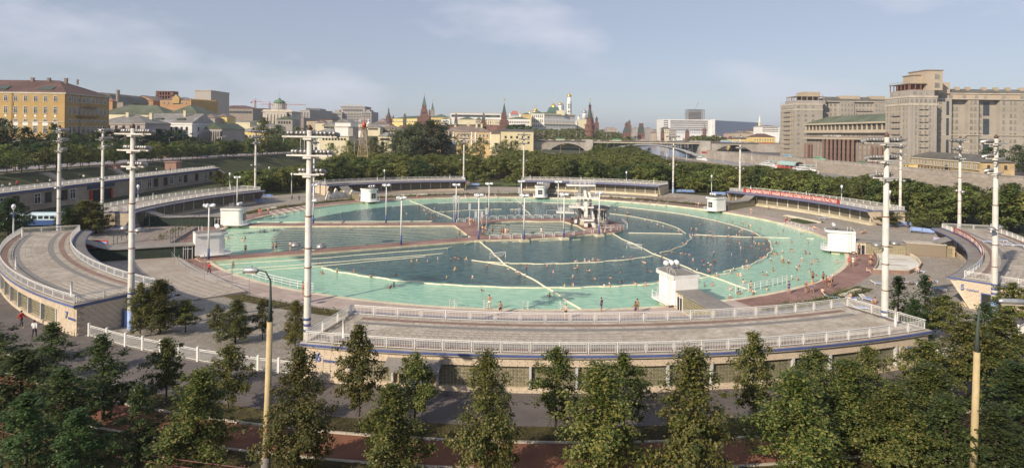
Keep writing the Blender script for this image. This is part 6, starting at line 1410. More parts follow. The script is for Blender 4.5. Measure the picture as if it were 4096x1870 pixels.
fac2(TH, (252.2,518),(252.2,405.3),[4.6,9.4,13.2,17],[36+6*k for k in range(7)],1.6,2.6, 'pale')
for u in (1,6,11,97,102.5,108): put('column', cm, TH, (.4,-u, 0), sc=(.8,.8,.75))
pl_ = MB().box(-.2,-.55,0,.3,.55,16.2).mesh('pilaster', GRB)
for u in (17,22.7,28.5,77,82.7,88.3,94): put('pilaster', pl_, TH, (1.9,-u, 0))
me = text_mesh('ТЕАТР ЭСТРАДЫ', 2.4, WHT, .1, width=27); put('lettering', me, TH, (2.1,-27,18.2), rot=(PI/2,0,-PI/2))
for u in (3.5,8.5,99.5,105): put('dark_bay', bpy.data.meshes['dark_bay'], TH, (2.3,-u, -.5), sc=(1,.8,.75))
# near tower
NT = thing('apartment_tower', 'nearer grey tower with a columned roof terrace, right of the theatre', 'building', (250,380.6,4)); b = MB(); b.box(250,380.6,4,267.5,405,48.4); b.build('wall', GRY2, NT); zs = [8+4.0*k for k in range(9)]
fac2(NT, (250,405),(250,380.6), zs, [2,5,8.4,11.4,14.4,19,22.2],1.2,2.3, 'tan'); balconies(NT, (250,405),(250,380.6), zs[:-1],7,16); fac2(NT, (250,405),(250,380.6),[44.4],[1.4+2.4*k for k in range(10)],1.8,2.2, 'pale')
fac2(NT, (250,380.6),(267.5,380.6), zs, [4.2,13.2],1.3,2.4, 'tan'); fac2(NT, (250,380.6),(267.5,380.6), zs, [7,10.2],1.4,2.4, 'tan'); balconies(NT, (250,380.6),(267.5,380.6), zs, 5.8,8.3, GRY); balconies(NT, (250,380.6),(267.5,380.6), zs, 9,11.5, GRY); fac2(NT, (250,380.6),(267.5,380.6),[44.4],[1.6,4.6,7.4,10.2,13,15.8],2.0,2.3, 'pale')
b = MB(); b.box(249.7,380.3,42.6,267.8,405.2,43.8); b.box(249.7,380.3,47.4,267.8,405.2,48.6); b.build('cornice', CONCL, NT); b = MB()
for x in (251,253.2,255.2,262,264.2,266.4): b.box(x-.5,380.15,5, x+.5,380.6,42.6)
for y in (404,401,397.5,388.5,384,381.6): b.box(249.55, y-.4,5,250, y+.4,42.6)
b.build('pilaster', GRY, NT)
b = MB(); b.box(251.5,382.5,48.6,267,403,52.4); b.build('upper_storey', GRY, NT); fac2(NT, (251.5,403),(251.5,382.5),[49.6],[2,6,10,15],2.6,1.9, 'pale'); fac2(NT, (251.5,382.5),(267,382.5),[49.6],[3,7,11],2.4,1.9, 'pale')
b = MB(); b.box(251,382,56.2,262,403.5,56.7); b.build('terrace_roof', GRB, NT); b = MB()
for x in (251.6,255,258.5): b.box(x-.25,382.5,52.4, x+.25,383,56.2)
for k in range(6): b.box(251.4,384+k*3.7,52.4,251.9,384.4+k*3.7,56.2)
b.box(255,386,52.4,261,402,56.2); b.build('terrace_column', M('red_brown_column', (.22,.10,.07),.8,.1,1), NT); b = MB(); b.box(262,383,52.4,272.5,400,64.8); b.box(257,388,56.7,262,398,62.0); b.build('penthouse', TAN, NT); b = MB(); b.box(256.5,387.5,62,262,398.5,62.6); b.box(261.6,382.6,64.8,273,400.5,65.4); b.build('penthouse_roof', GRB, NT)
fac2(NT, (262,383),(272.5,383),[54,59.5],[7],3.4,3.2, 'pale'); b = MB()
for k in range(16): b.box(251.1,382.2+k*1.4,56.7,251.2,382.3+k*1.4,57.9)
b.box(251.1,382.2,57.8,251.2,403.5,57.9); b.build('roof_railing', GRB, NT)
# right wing
RW = thing('apartment_wing', 'long grey apartment wing running off the right edge, rows of paired windows and balconies', 'building', (267.7,392,4)); b = MB(); b.box(267.7,396,4,400,414,47.5); b.box(276,392,4,285,395.99,47.6); b.box(296,392.5,4,303,395.99,47.4); b.box(316.8,392.5,4,400,395.99,47.4); b.build('wall', GRY2, RW)
b = MB(); b.box(267.7,398,47.5,400,412,51.4); b.build('upper_storey', TAN, RW); b = MB(); b.box(267.6,391.8,47.3,400,396.2,47.9); b.box(267.7,397.4,51.3,400,413,51.9); b.box(267.7,391.9,24,400,392.4,24.5); b.build('cornice', CONCL, RW)
roof_part(RW, [Vector((267.7,398)), Vector((400,398)), Vector((400,412)), Vector((267.7,412))],51.9,3.2, RGRY); b = MB(); b.box(272,397,51.4,285,408,57.5); b.box(279,396.5,51.4,287,406,58.6)
for x in (296,303,314,322,330,339,350): b.box(x, 403,52, x+2.2,406,56.4)
b.box(356,399,51.9,396,411,55.5); b.build('penthouse', TAN, RW)
zs = [7+4.15*k for k in range(10)]; fac2(RW, (267.7,396),(400,396), zs, [3.5,21,23.5,36.5,39],1.9,2.3, 'tan'); fac2(RW, (267.7,392),(400,392), zs, [10],1.8,2.3, 'tan'); fac2(RW, (267.7,392.5),(400,392.5), zs, [30.5,33,51.5,56.2,59,66,68.8,75,78,84.5,87.3,93,96,102,105,111,114],1.9,2.3, 'tan')
b = MB()
for z0, z1_ in ((9,21),(24,35),(37,46)): b.box(281.5,391.9, z0,283.2,392, z1_); b.box(308.5,395.9, z0,312.6,395.98, z1_)
b.build('stair_window', PANE, RW)
for u in (65,74): balconies(RW, (267.7,392.5),(400,392.5), zs[1:], u-.8, u+4.4, GRB)
fac2(RW, (267.7,398),(400,398),[48.3],[14,17,21,30,38,44,56,68,80],2.6,2.2, 'pale')
# low cream building on the embankment
LB = thing('low_building', 'low cream two-storey building with an arched gate and dark roof at the river wall', 'building', (242,369,4)); A_, B_ = Vector((243,369)), Vector((228.5,295)); P = corners(A_, B_, 15)
b = MB(); b.prism([tuple(p) for p in P[:4]],3.5,10.2); b.build('wall', M('faded_ochre', (.52,.40,.22),.85,.2,.35,.2, stain=.3), LB); roof_part(LB, list(P[:4]),10.4,3.4, RGRY, 'hip', .9); b = MB(); dd = (B_-A_).normalized(); nn_ = Vector((dd.y, -dd.x))
for z, h_ in ((9.7,.6),(6.3,.35)): a, c = A_+nn_*.15, B_+nn_*.15; b.beam((a.x, a.y, z+h_/2),(c.x, c.y, z+h_/2),.5, h_)
b.build('cornice', CRM, LB); facade(LB, A_, B_, [(7.0,1.5,2.1)],19,1.5,1.5, 'white'); facade(LB, A_, B_, [(4.3,1.3,1.4)],12,2,26, 'dark'); facade(LB, P[1], P[2],[(7.0,1.3,2.0)],3,2,2, 'dark')
q = A_+dd*44; b = MB(); b.box(-1.7,-.1,0,1.7,.1,2.2);
for i in range(8): t0, t1 = PI*i/8, PI*(i+1)/8; b.add([(-1.7*math.cos(t0),-.1,2.2+1.2*math.sin(t0)),(-1.7*math.cos(t1),-.1,2.2+1.2*math.sin(t1)),(0,-.1,2.2)],[(0,1,2)])
o = b.build('gate', DARK, LB, world=False); o.location = (q.x+nn_.x*.12-242, q.y+nn_.y*.12-369,0); o.rotation_euler.z = math.atan2(dd.y, dd.x)
HB = thing('kiosk', 'tiny yellow flat-roofed kiosk at the river wall behind the thick mast', 'kiosk', (232,352,4)); b = MB(); b.box(-2.5,-3,0,2.5,3,2.6); b.build('wall', YEL, HB, world=False); b = MB(); b.box(-2.8,-3.3,2.6,2.8,3.3,2.8); b.build('roof', CONC, HB, world=False); b = MB(); b.box(-2.55,-2,.9,-2.5,-.8,1.9); b.box(-2.55,.8,.9,-2.5,2,1.9); b.build('window', PANE, HB, world=False)
# ============================================================ LONG STONE ENTRANCE BUILDING (left)
EB = thing('entrance_building', 'long low stone building with a blue eaves line and a roof promenade on the left', 'building', (-117.5,241,1)); b = MB(); b.box(-128,60,.5,-117.5,241,6.3); b.build('wall', M('sandy_stone', (.40,.33,.27),.9,.12,.8,.2, stain=.2), EB)
b = MB(); b.box(-128.2,59.8,6.3,-117.1,241.4,6.6); b.build('roof', CONCL, EB); b = MB(); b.box(-117.1,59.8,6.02,-117.0,241.4,6.46); b.box(-128,241.4,6.02,-117.0,241.5,6.46); b.build('blue_fascia', BLUE, EB); b = MB(); b.box(-127.9,60,6.6,-119.2,241,6.62); b.build('promenade', CONCD, EB)
R_ = put('railing', None, EB)
for i in range(78): put('rail_panel', panel_mesh(2.32), R_, (-119.3+117.5,60+i*2.32-241,5.6), PI/2)
big = win_mesh(2.1,2.5, 'white'); dk = win_mesh(2.1,2.5, 'dark')
for y in [99,108,117,126,133,139,142.5,149,152.5,158,161,186,189.5,195,198.5,204,207.5,213,216.5,224,231,234.5]: put('window', big if int(y) % 2 else dk, EB, (.02, y-241,1.9),-PI/2+PI)
for o in [c for c in EB.children if c.name.startswith('window')]: o.rotation_euler.z = PI/2
b = MB(); b.box(-117.45,168,1.2,-117.3,176,4.3); b.build('doorway', DARK, EB); b = MB(); b.box(-117.5,166.6,4.8,-117.2,177.6,5.7); b.build('name_board', M('dark_blue_board', (.04,.06,.12),.5,.1,2), EB)
b = MB(); b.box(-117.5,167.4,1.0,-117.0,168,4.4); b.box(-117.5,176,1.0,-117.0,176.6,4.4); b.box(-117.5,171.6,1.0,-117.2,172,4.3); b.build('door_frame', REDP, EB); b = MB(); b.box(-117.5,111,4.3,-114.8,119,4.5); b.build('canopy', CONCD, EB)
# pink granite pedestals and stairs in the slope
PG_ = M('pink_granite', (.36,.22,.18),.8,.12,.8, stain=.15)
for px_, py_, l in ((455,690, 'pink granite pedestal on the slope behind the left mast'),(693,675, 'tall pink granite pier beside the slope stairs'),(655,648, 'low pink granite block at the top of the slope stairs'),(45,697, 'pink granite block at the far left edge of the footpath')):
 q = G(px_, py_, 6.0); t = thing('pedestal', l, 'pedestal', (q.x, q.y, 4.0)); b = MB(); b.box(-2.2,-2,0,2.2,2,4.6); b.bl('block', PG_, t); b = MB(); b.box(-2.5,-2.3,4.6,2.5,2.3,4.95); b.bl('cap', PG_, t)
for i, (x0, y0, x1, y1) in enumerate([(-127,178,-143,184),(-126,206,-142,213),(-119,262,-134,268)]):
 t = put('stairs', None, None, (x0, y0,0)); t['kind'] = 'structure'; n_ = 26; a, c = Vector((x0, y0)), Vector((x1, y1)); d = c-a; pl = []
 for k in range(n_): q = a+d*(k+.5)/n_; pl.append((q.x-x0, q.y-y0, H(q.x, q.y)+.15, math.atan2(d.y, d.x)))
 pieces('step', MB().box(-.34,-1.6,-.3,.34,1.6,.0), CONC, pl, t, 26)
# wooden lattice tower with a red cap
WT = thing('lattice_tower', 'timber lattice tower with a red cap standing in the park trees', 'tower', (0,0,0)); q = D(1455,650,262); WT.location = (q.x, 262,1.4); b = MB(); zt = D(1455,512,262).z-1.4; WB, WTp = 3.3,.85
for sx, sy in ((-1,-1),(1,-1),(1,1),(-1,1)): b.beam((sx*WB, sy*WB, 0),(sx*WTp, sy*WTp, zt),.22)
b.bl('leg', WOODY, WT); b = MB(); n_ = 9
for k in range(n_+1):
 f = k/n_; w0 = WB+(WTp-WB)*f; z = zt*f
 for (a, c) in (((-w0,-w0),(w0,-w0)),((w0,-w0),(w0, w0)),((w0, w0),(-w0, w0)),((-w0, w0),(-w0,-w0))):
  b.beam((a[0], a[1], z),(c[0], c[1], z),.13)
  if k < n_: f2 = (k+1)/n_; w1 = (WB+(WTp-WB)*f2)/w0; b.beam((a[0], a[1], z),(c[0]*w1, c[1]*w1, zt*f2),.1); b.beam((c[0], c[1], z),(a[0]*w1, a[1]*w1, zt*f2),.1)
b.bl('bracing', WOODY, WT); b = MB(); b.beam((-.4,0,0),(-.3,0, zt),.09); b.beam((.4,0,0),(.3,0, zt),.09)
for k in range(40): b.beam((-.38,0, zt*k/40),(.38,0, zt*k/40),.06)
b.bl('ladder', WOODY, WT); b = MB(); b.box(-1.4,-1.4, zt, 1.4,1.4, zt+.25)
for a in range(8): c_ = a*PI/4; b.tube([(1.7*math.cos(c_),1.7*math.sin(c_), zt+.25),(1.7*math.cos(c_),1.7*math.sin(c_), zt+1.2)],.05,5)
b.tube([(1.7*math.cos(a*PI/8),1.7*math.sin(a*PI/8), zt+1.2) for a in range(17)],.05,5); b.bl('platform', RUST, WT); b = MB(); b.lathe(0,0,[(.8, zt+.3),(.85, zt+1.7),(.6, zt+2.3),(.25, zt+3.0),(.1, zt+4.6)],10); b.build('red_cap', TRR, WT, True, world=False)
# buses and people-scale vehicles on the left
bus('navy and pale blue bus parked between trees behind the left roof terrace', (-97.5,124, H(-97,124)),.12, NAVY, M('bus_light_blue', (.45,.58,.66),.4,.05,1),10.5)
for i, (x, y, ci, l) in enumerate([(-161,178,0, 'white car on the street at the far left under the trees'),(-168,186,2, 'grey car beyond the white one at the far left'),(-160,196,0, 'pale van-like car on the left street near the tram pole')]): car(l, (x, y, H(x, y)+.1),1.5, CG[ci])
KS = thing('kiosk', 'dark kiosk with a flat brown roof at the far left edge by the street', 'kiosk', (-172,192,8)); b = MB(); b.box(-4,-3,0,4,3,2.8); b.build('wall', GRB, KS, world=False); b = MB(); b.box(-5,-4,2.8,5,4,3.1); b.build('roof', RUST, KS, world=False); b = MB(); b.box(-3.4,-3.05,.9,3.4,-3,2.2); b.build('window', PANE, KS, world=False)
street_lamp('grey tram-wire pole with a long cross arm at the far left street', (D(55,640,190).x, 190,8),9.4,1)
for i, (px_, py0, l) in enumerate([(623,545, 'white-headed street lamp before the silver roof'),(677,550, 'white street pole beside the white building'),(870,548, 'first of two street poles left of the yellow mansion'),(886,546, 'second of two street poles left of the yellow mansion'),(1057,552, 'street pole seen left of the nearest mast'),(1134,552, 'street pole just left of the nearest mast shaft'),(1202,555, 'street pole close right of the nearest mast'),(1218,560, 'second street pole right of the nearest mast')]):
 Yd = 300 if i < 4 else 380; q = D(px_, py0, Yd); zg = H(q.x, q.y); street_lamp(l, (q.x, q.y, zg), q.z-zg, 1, None, WHITE)
for i, (px_, py0, Yd, l) in enumerate([(2071,577,420, 'yellowish lamp post in the park left of the middle mast'),(2167,580,430, 'timber-coloured lamp post in the park right of the middle mast'),(2243,580,440, 'timber-coloured lamp post before the bridge approach'),(2318,592,440, 'timber-coloured post left of the row of poplars'),(1763,556,330, 'curved street lamp left of the park road'),(1419,560,300, 'timber post left of the lattice tower')]):
 q = D(px_, py0, Yd); street_lamp(l, (q.x, q.y, 1.4), q.z-1.4,1, None, WOODY)
for i, (px_, py0, Yd) in enumerate([(2668,588,330),(2747,600,340),(3008,600,330),(3181,632,300),(3265,628,290),(3505,660,250),(2957,622,320)]):
 q = D(px_, py0, Yd); street_lamp('thin grey embankment lamp post, '+['first', 'second', 'fourth', 'fifth', 'sixth', 'seventh', 'third'][i]+' from the bridge', (q.x, q.y, 1.4), q.z-1.4,1, 'embankment lamp posts')
# ============================================================ TREES
def leaf_mat(name, cols, trans=.36):
 m = bpy.data.materials.new(name); m.use_nodes = True; t = m.node_tree; p = t.nodes['Principled BSDF']; L_ = t.links
 g = nn(t, 'ShaderNodeNewGeometry'); r = nn(t, 'ShaderNodeValToRGB'); el = r.color_ramp.elements
 el[0].color = (*cols[0],1); el[1].color = (*cols[-1],1); el[0].position = 0; el[1].position = 1
 for i, c in enumerate(cols[1:-1]): e = el.new((i+1)/(len(cols)-1)); e.color = (*c, 1)
 L_.new(g.outputs['Random Per Island'], r.inputs[0]); oi = nn(t, 'ShaderNodeObjectInfo'); h = nn(t, 'ShaderNodeHueSaturation')
 m1 = nn(t, 'ShaderNodeMapRange'); m1.inputs[3].default_value = .475; m1.inputs[4].default_value = .525; m2 = nn(t, 'ShaderNodeMapRange'); m2.inputs[3].default_value = .7; m2.inputs[4].default_value = 1.25
 mm = nn(t, 'ShaderNodeMath', operation='MULTIPLY'); mm.inputs[1].default_value = 7.3; fr = nn(t, 'ShaderNodeMath', operation='FRACT')
 L_.new(oi.outputs['Random'], m1.inputs[0]); L_.new(oi.outputs['Random'], mm.inputs[0]); L_.new(mm.outputs[0], fr.inputs[0]); L_.new(fr.outputs[0], m2.inputs[0])
 L_.new(m1.outputs[0], h.inputs['Hue']); L_.new(m2.outputs[0], h.inputs['Value']); L_.new(r.outputs[0], h.inputs['Color']); L_.new(h.outputs[0], p.inputs['Base Color'])
 p.inputs['Roughness'].default_value = .55; p.inputs['Specular IOR Level'].default_value = .35
 tr = nn(t, 'ShaderNodeBsdfTranslucent'); L_.new(h.outputs[0], tr.inputs[0]); mx_ = nn(t, 'ShaderNodeMixShader'); mx_.inputs[0].default_value = trans
 out_ = t.nodes['Material Output']; L_.new(p.outputs[0], mx_.inputs[1]); L_.new(tr.outputs[0], mx_.inputs[2]); L_.new(mx_.outputs[0], out_.inputs[0]); return m
LF_L = leaf_mat('linden_leaves', [(.030,.058,.014),(.068,.098,.022),(.115,.135,.032),(.19,.18,.045),(.26,.23,.08)])  # the two palest leaf tones put warm sun highlights into the colour
LF_M = leaf_mat('park_leaves', [(.07,.11,.03),(.14,.18,.045),(.215,.24,.06),(.29,.28,.085)])
LF_D = leaf_mat('dark_leaves', [(.032,.064,.022),(.065,.105,.033),(.11,.145,.042)])
LF_P = leaf_mat('grey_green_leaves', [(.070,.092,.042),(.11,.135,.062),(.16,.18,.09)])
LF_S = leaf_mat('blue_spruce_needles', [(.05,.075,.075),(.09,.12,.12),(.13,.16,.16)],.1)
def leaves_np(C, Rad, per, leaf, rg, flat=.6, ctr=None):
 """C (n,3) clump centres, Rad (n,) clump radii -> quads of leaf size"""
 n_ = len(C); P = np.repeat(C, per, 0)+rg.normal(0,1,(n_*per, 3))*np.repeat(Rad, per)[:, None]*np.array([.55,.55,.42])
 N = rg.normal(0,1,(len(P),3)); N[:, 2] = np.abs(N[:, 2])+.35
 if ctr is not None: o_ = P-ctr; o_ /= np.linalg.norm(o_, axis=1, keepdims=True)+1e-6; N += o_*1.0
 N /= np.linalg.norm(N, axis=1, keepdims=True); A_ = np.cross(N, rg.normal(0,1,(len(P),3))); A_ /= np.linalg.norm(A_, axis=1, keepdims=True)+1e-9; B_ = np.cross(N, A_)
 s_ = leaf*rg.uniform(.6,1.3,(len(P),1)); V = np.stack([P-A_*s_*.5, P-B_*s_*flat*.5, P+A_*s_*.5, P+B_*s_*flat*.5],1).reshape(-1,3)
 return V, np.arange(len(V)).reshape(-1,4)
def tree_mesh(Ht, R, base, nb, per, leaf, prof, seed, mat, lift=.35, droop=.25, crad=.16, kmul=1.0, bw=6, trunk_r=None):
 rg = np.random.default_rng(seed); C = []; Rd = []; tb = MB(); tr = trunk_r or Ht*.014; lean = rg.normal(0,.02,2)
 tb.tube([(0,0,-.3),(lean[0]*Ht*.4, lean[1]*Ht*.4, Ht*.45),(lean[0]*Ht, lean[1]*Ht, Ht*.93)],[tr*1.25, tr*.8, tr*.15], bw)
 for i in range(nb):
  t = (i+.5)/nb; z0 = base+(Ht*.97-base)*t; az = i*2.399+rg.uniform(-.5,.5); L_ = R*prof(t)*rg.uniform(.5,1.22)
  up = lift*(1-.3*t)+rg.uniform(-.12,.12); p0 = np.array([lean[0]*z0, lean[1]*z0, z0]); d = np.array([math.cos(az), math.sin(az)])
  K = max(2, int(L_/(R*crad)*1.1*kmul)); pts_ = []
  for k in range(K+1):
   s_ = .12+.88*k/K; q = p0+np.array([d[0]*L_*s_, d[1]*L_*s_, L_*(up*s_-droop*s_*s_)])
   pts_.append(tuple(q))
   if k > 0 or t > .7: C.append(q+rg.normal(0, R*.06,3)); Rd.append(R*crad*rg.uniform(.6,1.35)*(1.15-.4*s_))
  tb.tube([tuple(p0)]+[pts_[len(pts_)//2], pts_[-1]],[tr*.35, tr*.22, tr*.06],4, cap=False)
 for k in range(3): C.append(np.array([lean[0]*Ht, lean[1]*Ht, Ht*(.9+.04*k)])); Rd.append(R*crad*.6)
 C = np.array(C); Rd = np.array(Rd); V, F = leaves_np(C, Rd, per, leaf, rg, ctr=np.array([0,0, base+(Ht-base)*.3])); V[:, 2] = np.minimum(V[:, 2], Ht*1.01)
 return mesh_np('crown', V, F, mat), tb.mesh('trunk', BARK, True),(V, F)
cone = lambda t: (1-t)**.72*(.55+.45*min(1, t*5))+.06
rnd = lambda t: math.sin(PI*min(1,.12+.86*t))**.65+.04
colm = lambda t: .5+.5*math.sin(PI*t)**.8
LIN = [tree_mesh(9.0,3.3,1.2,46,74,.215,(lambda t: (1-t)**.62*(.6+.4*min(1, t*4))+.05),11+i, LF_L, .30,.42,.18,1.35) for i in range(5)]
LIN2 = [tree_mesh(7.5,2.5,1.9,30,52,.24, rnd, 41+i, LF_L, .40,.35,.18,1.1) for i in range(3)]
DRK = [tree_mesh(8.5,2.9,1.2,32,52,.24, cone, 71+i, LF_D, .25,.2,.17,1.2) for i in range(3)]  # dimming of the lower picture corners is partly put into these darker leaves
PRK = [tree_mesh(8.0,3.4,1.6,24,22,.50, rnd, 101+i, LF_M, .5,.25,.24,.95,5) for i in range(5)]
PRD = [tree_mesh(8.0,3.3,1.4,24,22,.50, rnd, 131+i, LF_D, .5,.2,.24,.95,5) for i in range(3)]
POP = [tree_mesh(13.0,2.3,1.4,34,16,.50, colm, 151+i, LF_M, 1.1,.1,.30,.9,5) for i in range(2)]
BIG = [tree_mesh(20.0,7.2,3.5,34,34,.75, rnd, 161+i, LF_P, .75,.25,.22,1.2,6) for i in range(2)]
FAR = [tree_mesh(9.0,4.2,1.2,12,7,1.5, rnd, 171+i, LF_M, .5,.15,.3,.8,4) for i in range(3)]+[tree_mesh(10.0,3.6,1.2,12,7,1.4, rnd, 181, LF_D, .6,.1,.3,.8,4)]
SPR = [tree_mesh(6.0,1.7,.5,30,12,.28, lambda t: (1-t)+.03,191, LF_S, -.05,.12,.22,1,5)]
CON = [tree_mesh(8.0,2.3,.6,36,26,.26, lambda t: (1-t)**.9+.05,196+i, LF_D, .2,-.15,.18,1.1) for i in range(2)]
def plant(protos, x, y, h, lab, name='tree', cat='tree', group=None, z=None, sc=1.0, h0=None, k=None):
 k = random.randrange(len(protos)) if k is None else k; cr, tk, raw = protos[k]; H0 = float(raw[0][:, 2].max()); s_ = h/H0
 t = thing(name, lab, cat, (x, y, H(x, y)-.1 if z is None else z), random.uniform(0,2*PI), group); t.scale = (s_*sc, s_*sc, s_)
 put('crown', cr, t); put('trunk', tk, t); return t
def slope_x(px): return D(px, 1400,1.0).x
def at_ring(px, R):
 m_ = slope_x(px); a_ = m_*m_+1; b_ = -2*(m_*CX+CY); c_ = CX*CX+CY*CY-R*R; disc = b_*b_-4*a_*c_
 Y = (-b_-math.sqrt(max(0, disc)))/(2*a_); return m_*Y, Y
K2 = 4096/2576
def near(protos, px, ptop, R, lab, wpx=None, k=None, name='linden_tree', group='young lindens in front of the nearest pavilion'):
 x, y = at_ring(px*K2, R); h = D(px*K2, ptop*K2, y).z-1.4; tr_ = plant(protos, x, y, h, lab, name, 'tree', group, k=k)
 if wpx: s_ = (wpx*K2/FPX*y)/2/ {id(LIN): 3.1, id(LIN2): 2.5, id(DRK): 3.0, id(CON): 2.3}[id(protos)]; tr_.scale = (s_, s_, tr_.scale[2])
 return tr_
for a_ in [(LIN, 496,922,103.5, 'full leafy linden at bottom left, right of the darkest trees', 225,0),(LIN, 752,868,104, 'tall linden beside the left foreground lamp post', 205,1),(LIN, 1000,960,103.2, 'broad olive-green linden in the front row below the pavilion door', 205,2),
   (LIN, 1230,876,103.6, 'tall narrow linden in the front row, centre of the picture bottom', 190,3),(LIN, 1512,905,103, 'bushy linden in the front row right of the centre', 270,4),(LIN, 1745,864,103.5, 'tallest linden of the front row, before the right half of the glass wall', 250,0),
   (LIN, 2025,925,103, 'broad linden in the front row below the right end of the pavilion', 270,2),(LIN, 2250,960,104, 'linden in the front row left of the right lamp post', 240,1),(DRK, 2560,905,104, 'dense dark tree at the bottom right corner', 300,1),(DRK, 2380,985,105, 'dark tree at the bottom right just before the lamp post', 220,0),
   (LIN2,905,812,97.4, 'slender linden with a clear trunk before the pavilion door', 130,0),(LIN2,1045,884,97.2, 'short linden just right of the pavilion door', 120,1),(LIN2,1400,866,97.4, 'linden on the grass strip before the middle of the glass wall', 135,2),(LIN2,1572,884,97.4, 'linden on the grass strip right of the middle', 150,0),
   (LIN2,1897,830,97.4, 'high-topped linden on the grass strip before the right part of the pavilion', 120,1),(LIN2,2055,872,97.4, 'linden on the grass strip left of the sign at the right end', 130,2),(LIN2,2182,865,97.4, 'linden on the grass strip before the last window bay', 120,0),(LIN2,2325,850,97.5, 'linden just beyond the right corner of the pavilion', 150,1),
   (LIN2,2430,800,97.5, 'linden left of the right lamp post, farther back', 160,2),(LIN2,2530,790,97, 'linden right of the right lamp post, farther back', 170,0),(LIN2,575,862,97.5, 'loose linden beyond the kerb left of the lamp post', 120,2),(LIN2,420,846,97.3, 'sparse small tree on the asphalt edge before the white fence', 110,1),
   (DRK, 262,838,101, 'dark green tree below the corner of the left terrace building', 200,1),(DRK, 130,805,98, 'dark tree before the doors of the left terrace building', 150,2),(DRK, 55,870,103, 'darkest tree in the bottom left corner', 260,0),(DRK, -20,800,99, 'dark tree cut by the left picture edge', 200,1),(DRK, 205,1020,107, 'low dark tree beside the pipe fence at bottom left', 190,0),(DRK, 70,985,107.5, 'dark tree over the pipe fence in the bottom left corner', 230,2),(DRK, 165,920,104.2, 'dark tree at the bottom left between two larger ones', 210,1),(DRK, 350,960,104.5, 'dark low-crowned tree left of the bottom left linden', 150,2),(LIN, 2140,900,101, 'bushy linden filling the lower right, left of the path gap', 230,1),(LIN, 2330,910,101, 'linden in the lower right thicket left of the post', 230,4),(DRK, 2500,1010,107, 'dark tree in the very corner at lower right', 260,2),(LIN2,2490,845,98.5, 'linden in the thicket behind the right post', 170,1)]: near(*a_[:5], wpx=a_[5], k=a_[6])
def based(protos, px, pb, pt, lab, z=1.0, wpx=None, name='tree', k=None, group=None, bw=None):
 q = G(px, pb, z); h = D(px, pt, q.y).z-z; t = plant(protos, q.x, q.y, h, lab, name, 'tree', group, k=k)
 if wpx: s_ = (wpx/FPX*q.y)/2/(bw or 3.0); t.scale = (s_, s_, t.scale[2])
 return t
for a_ in [(LIN, 640,1340,1118, 'bushy tree between the left terrace and the white fence', .9,190),(LIN2,560,1350,1140, 'small tree just left of the bushy one behind the white fence', .9,120),(LIN2,742,1330,1195, 'low bush-like tree right of the bushy one behind the white fence', .9,130),
   (LIN, 940,1370,1190, 'bushy tree left of the lamp post on the gravel', 1.0,150),(LIN2,1050,1350,1180, 'thin pointed tree behind the lamp post', 1.0,90),(LIN, 1180,1372,1185, 'dark green tree left of the nearest tall mast', 1.0,110),(LIN2,870,1340,1210, 'small tree at the gravel edge', .9,90),
   (CON, 3590,1330,1092, 'dark pointed tree right of the thick mast', 1.0,170),(CON, 3700,1350,1095, 'second dark pointed tree right of the thick mast', 1.0,160),(LIN2,3780,1370,1180, 'spreading tree before the corner of pavilion 5', 1.1,190),(DRK, 3660,1400,1200, 'low dark tree behind the right end of the railing', 1.2,170),(LIN2,4050,1330,1130, 'tree before the end wall of pavilion 5 at the right edge', 1.2,200),(DRK, 3930,1420,1210, 'dark tree beside the fence at the right', 1.2,190),
   (LIN, 330,935,800, 'leafy tree between the left roof terrace and the stone building', 1.2,170),(LIN, 385,930,805, 'second leafy tree between the left terrace and the passage', 1.2,150),(DRK, 265,945,830, 'dark tree beside the parked bus', 1.2,130),(DRK, 30,960,790, 'dark tree at the far left behind the roof terrace', 1.2,170),(DRK, -30,950,800, 'dark tree at the left picture edge behind the terrace', 1.2,150),(DRK, 75,930,810, 'dark tree left of the parked bus', 1.2,120),
   (LIN2,3560,905,840, 'roundish tree behind pavilion 4 near the blue benches', 1.2,110),(PRK, 3680,925,830, 'tree right of the blue benches', 1.2,120),(PRK, 3790,905,800, 'tree between pavilions 4 and 5', 1.2,140),(PRK, 3740,880,790, 'taller tree behind the gap between pavilions 4 and 5', 1.2,150),
   (PRK, 1890,745,695, 'small round tree left of the gap behind the far pool edge', 1.2,50),(PRK, 1935,747,690, 'small tree beside the blue bench on the far side', 1.2,55),(PRK, 2035,748,702, 'small tree left of the middle mast', 1.2,45),(PRK, 2065,747,690, 'round tree just left of the middle mast', 1.2,50),
   (PRK, 2745,770,715, 'round grey-green tree beside the lumber yard of benches', 1.2,60),(PRK, 2780,772,712, 'round tree second from the mast right of pavilion 3', 1.2,60),(PRK, 2880,778,725, 'round tree left of the slogan pavilion', 1.2,60),(PRK, 2925,782,728, 'round tree at the left end of the slogan pavilion', 1.2,60),
   (SPR, 1925,665,617, 'blue spruce near the park road', 1.4,20),(SPR, 2222,660,634, 'small blue spruce, right of two', 1.4,17),(SPR, 2192,662,636, 'small blue spruce, left of two', 1.4,16),(SPR, 2170,640,617, 'blue spruce farther back', 1.4,15),(SPR, 3418,800,742, 'grey-blue spruce behind the slogan banner', 1.4,40),(SPR, 2200,680,655, 'little blue spruce at the lawn edge', 1.4,15),
   (PRK, 1015,770,700, 'bushy tree right of pavilion 1', 1.2,50),(PRK, 1075,765,715, 'bush-like tree left of the nearest mast top shadow', 1.2,60),(LIN2,870,745,680, 'tree at the right end of the stone building', 1.4,70),(LIN2,905,748,690, 'tree beside the globe lamp right of the stone building', 1.4,60),(LIN2,945,740,700, 'tree behind the roof of pavilion 1', 1.4,60)]: based(*a_, bw={id(CON): 2.2, id(SPR): 1.6, id(PRK): 3.3}.get(id(a_[0]),2.8))
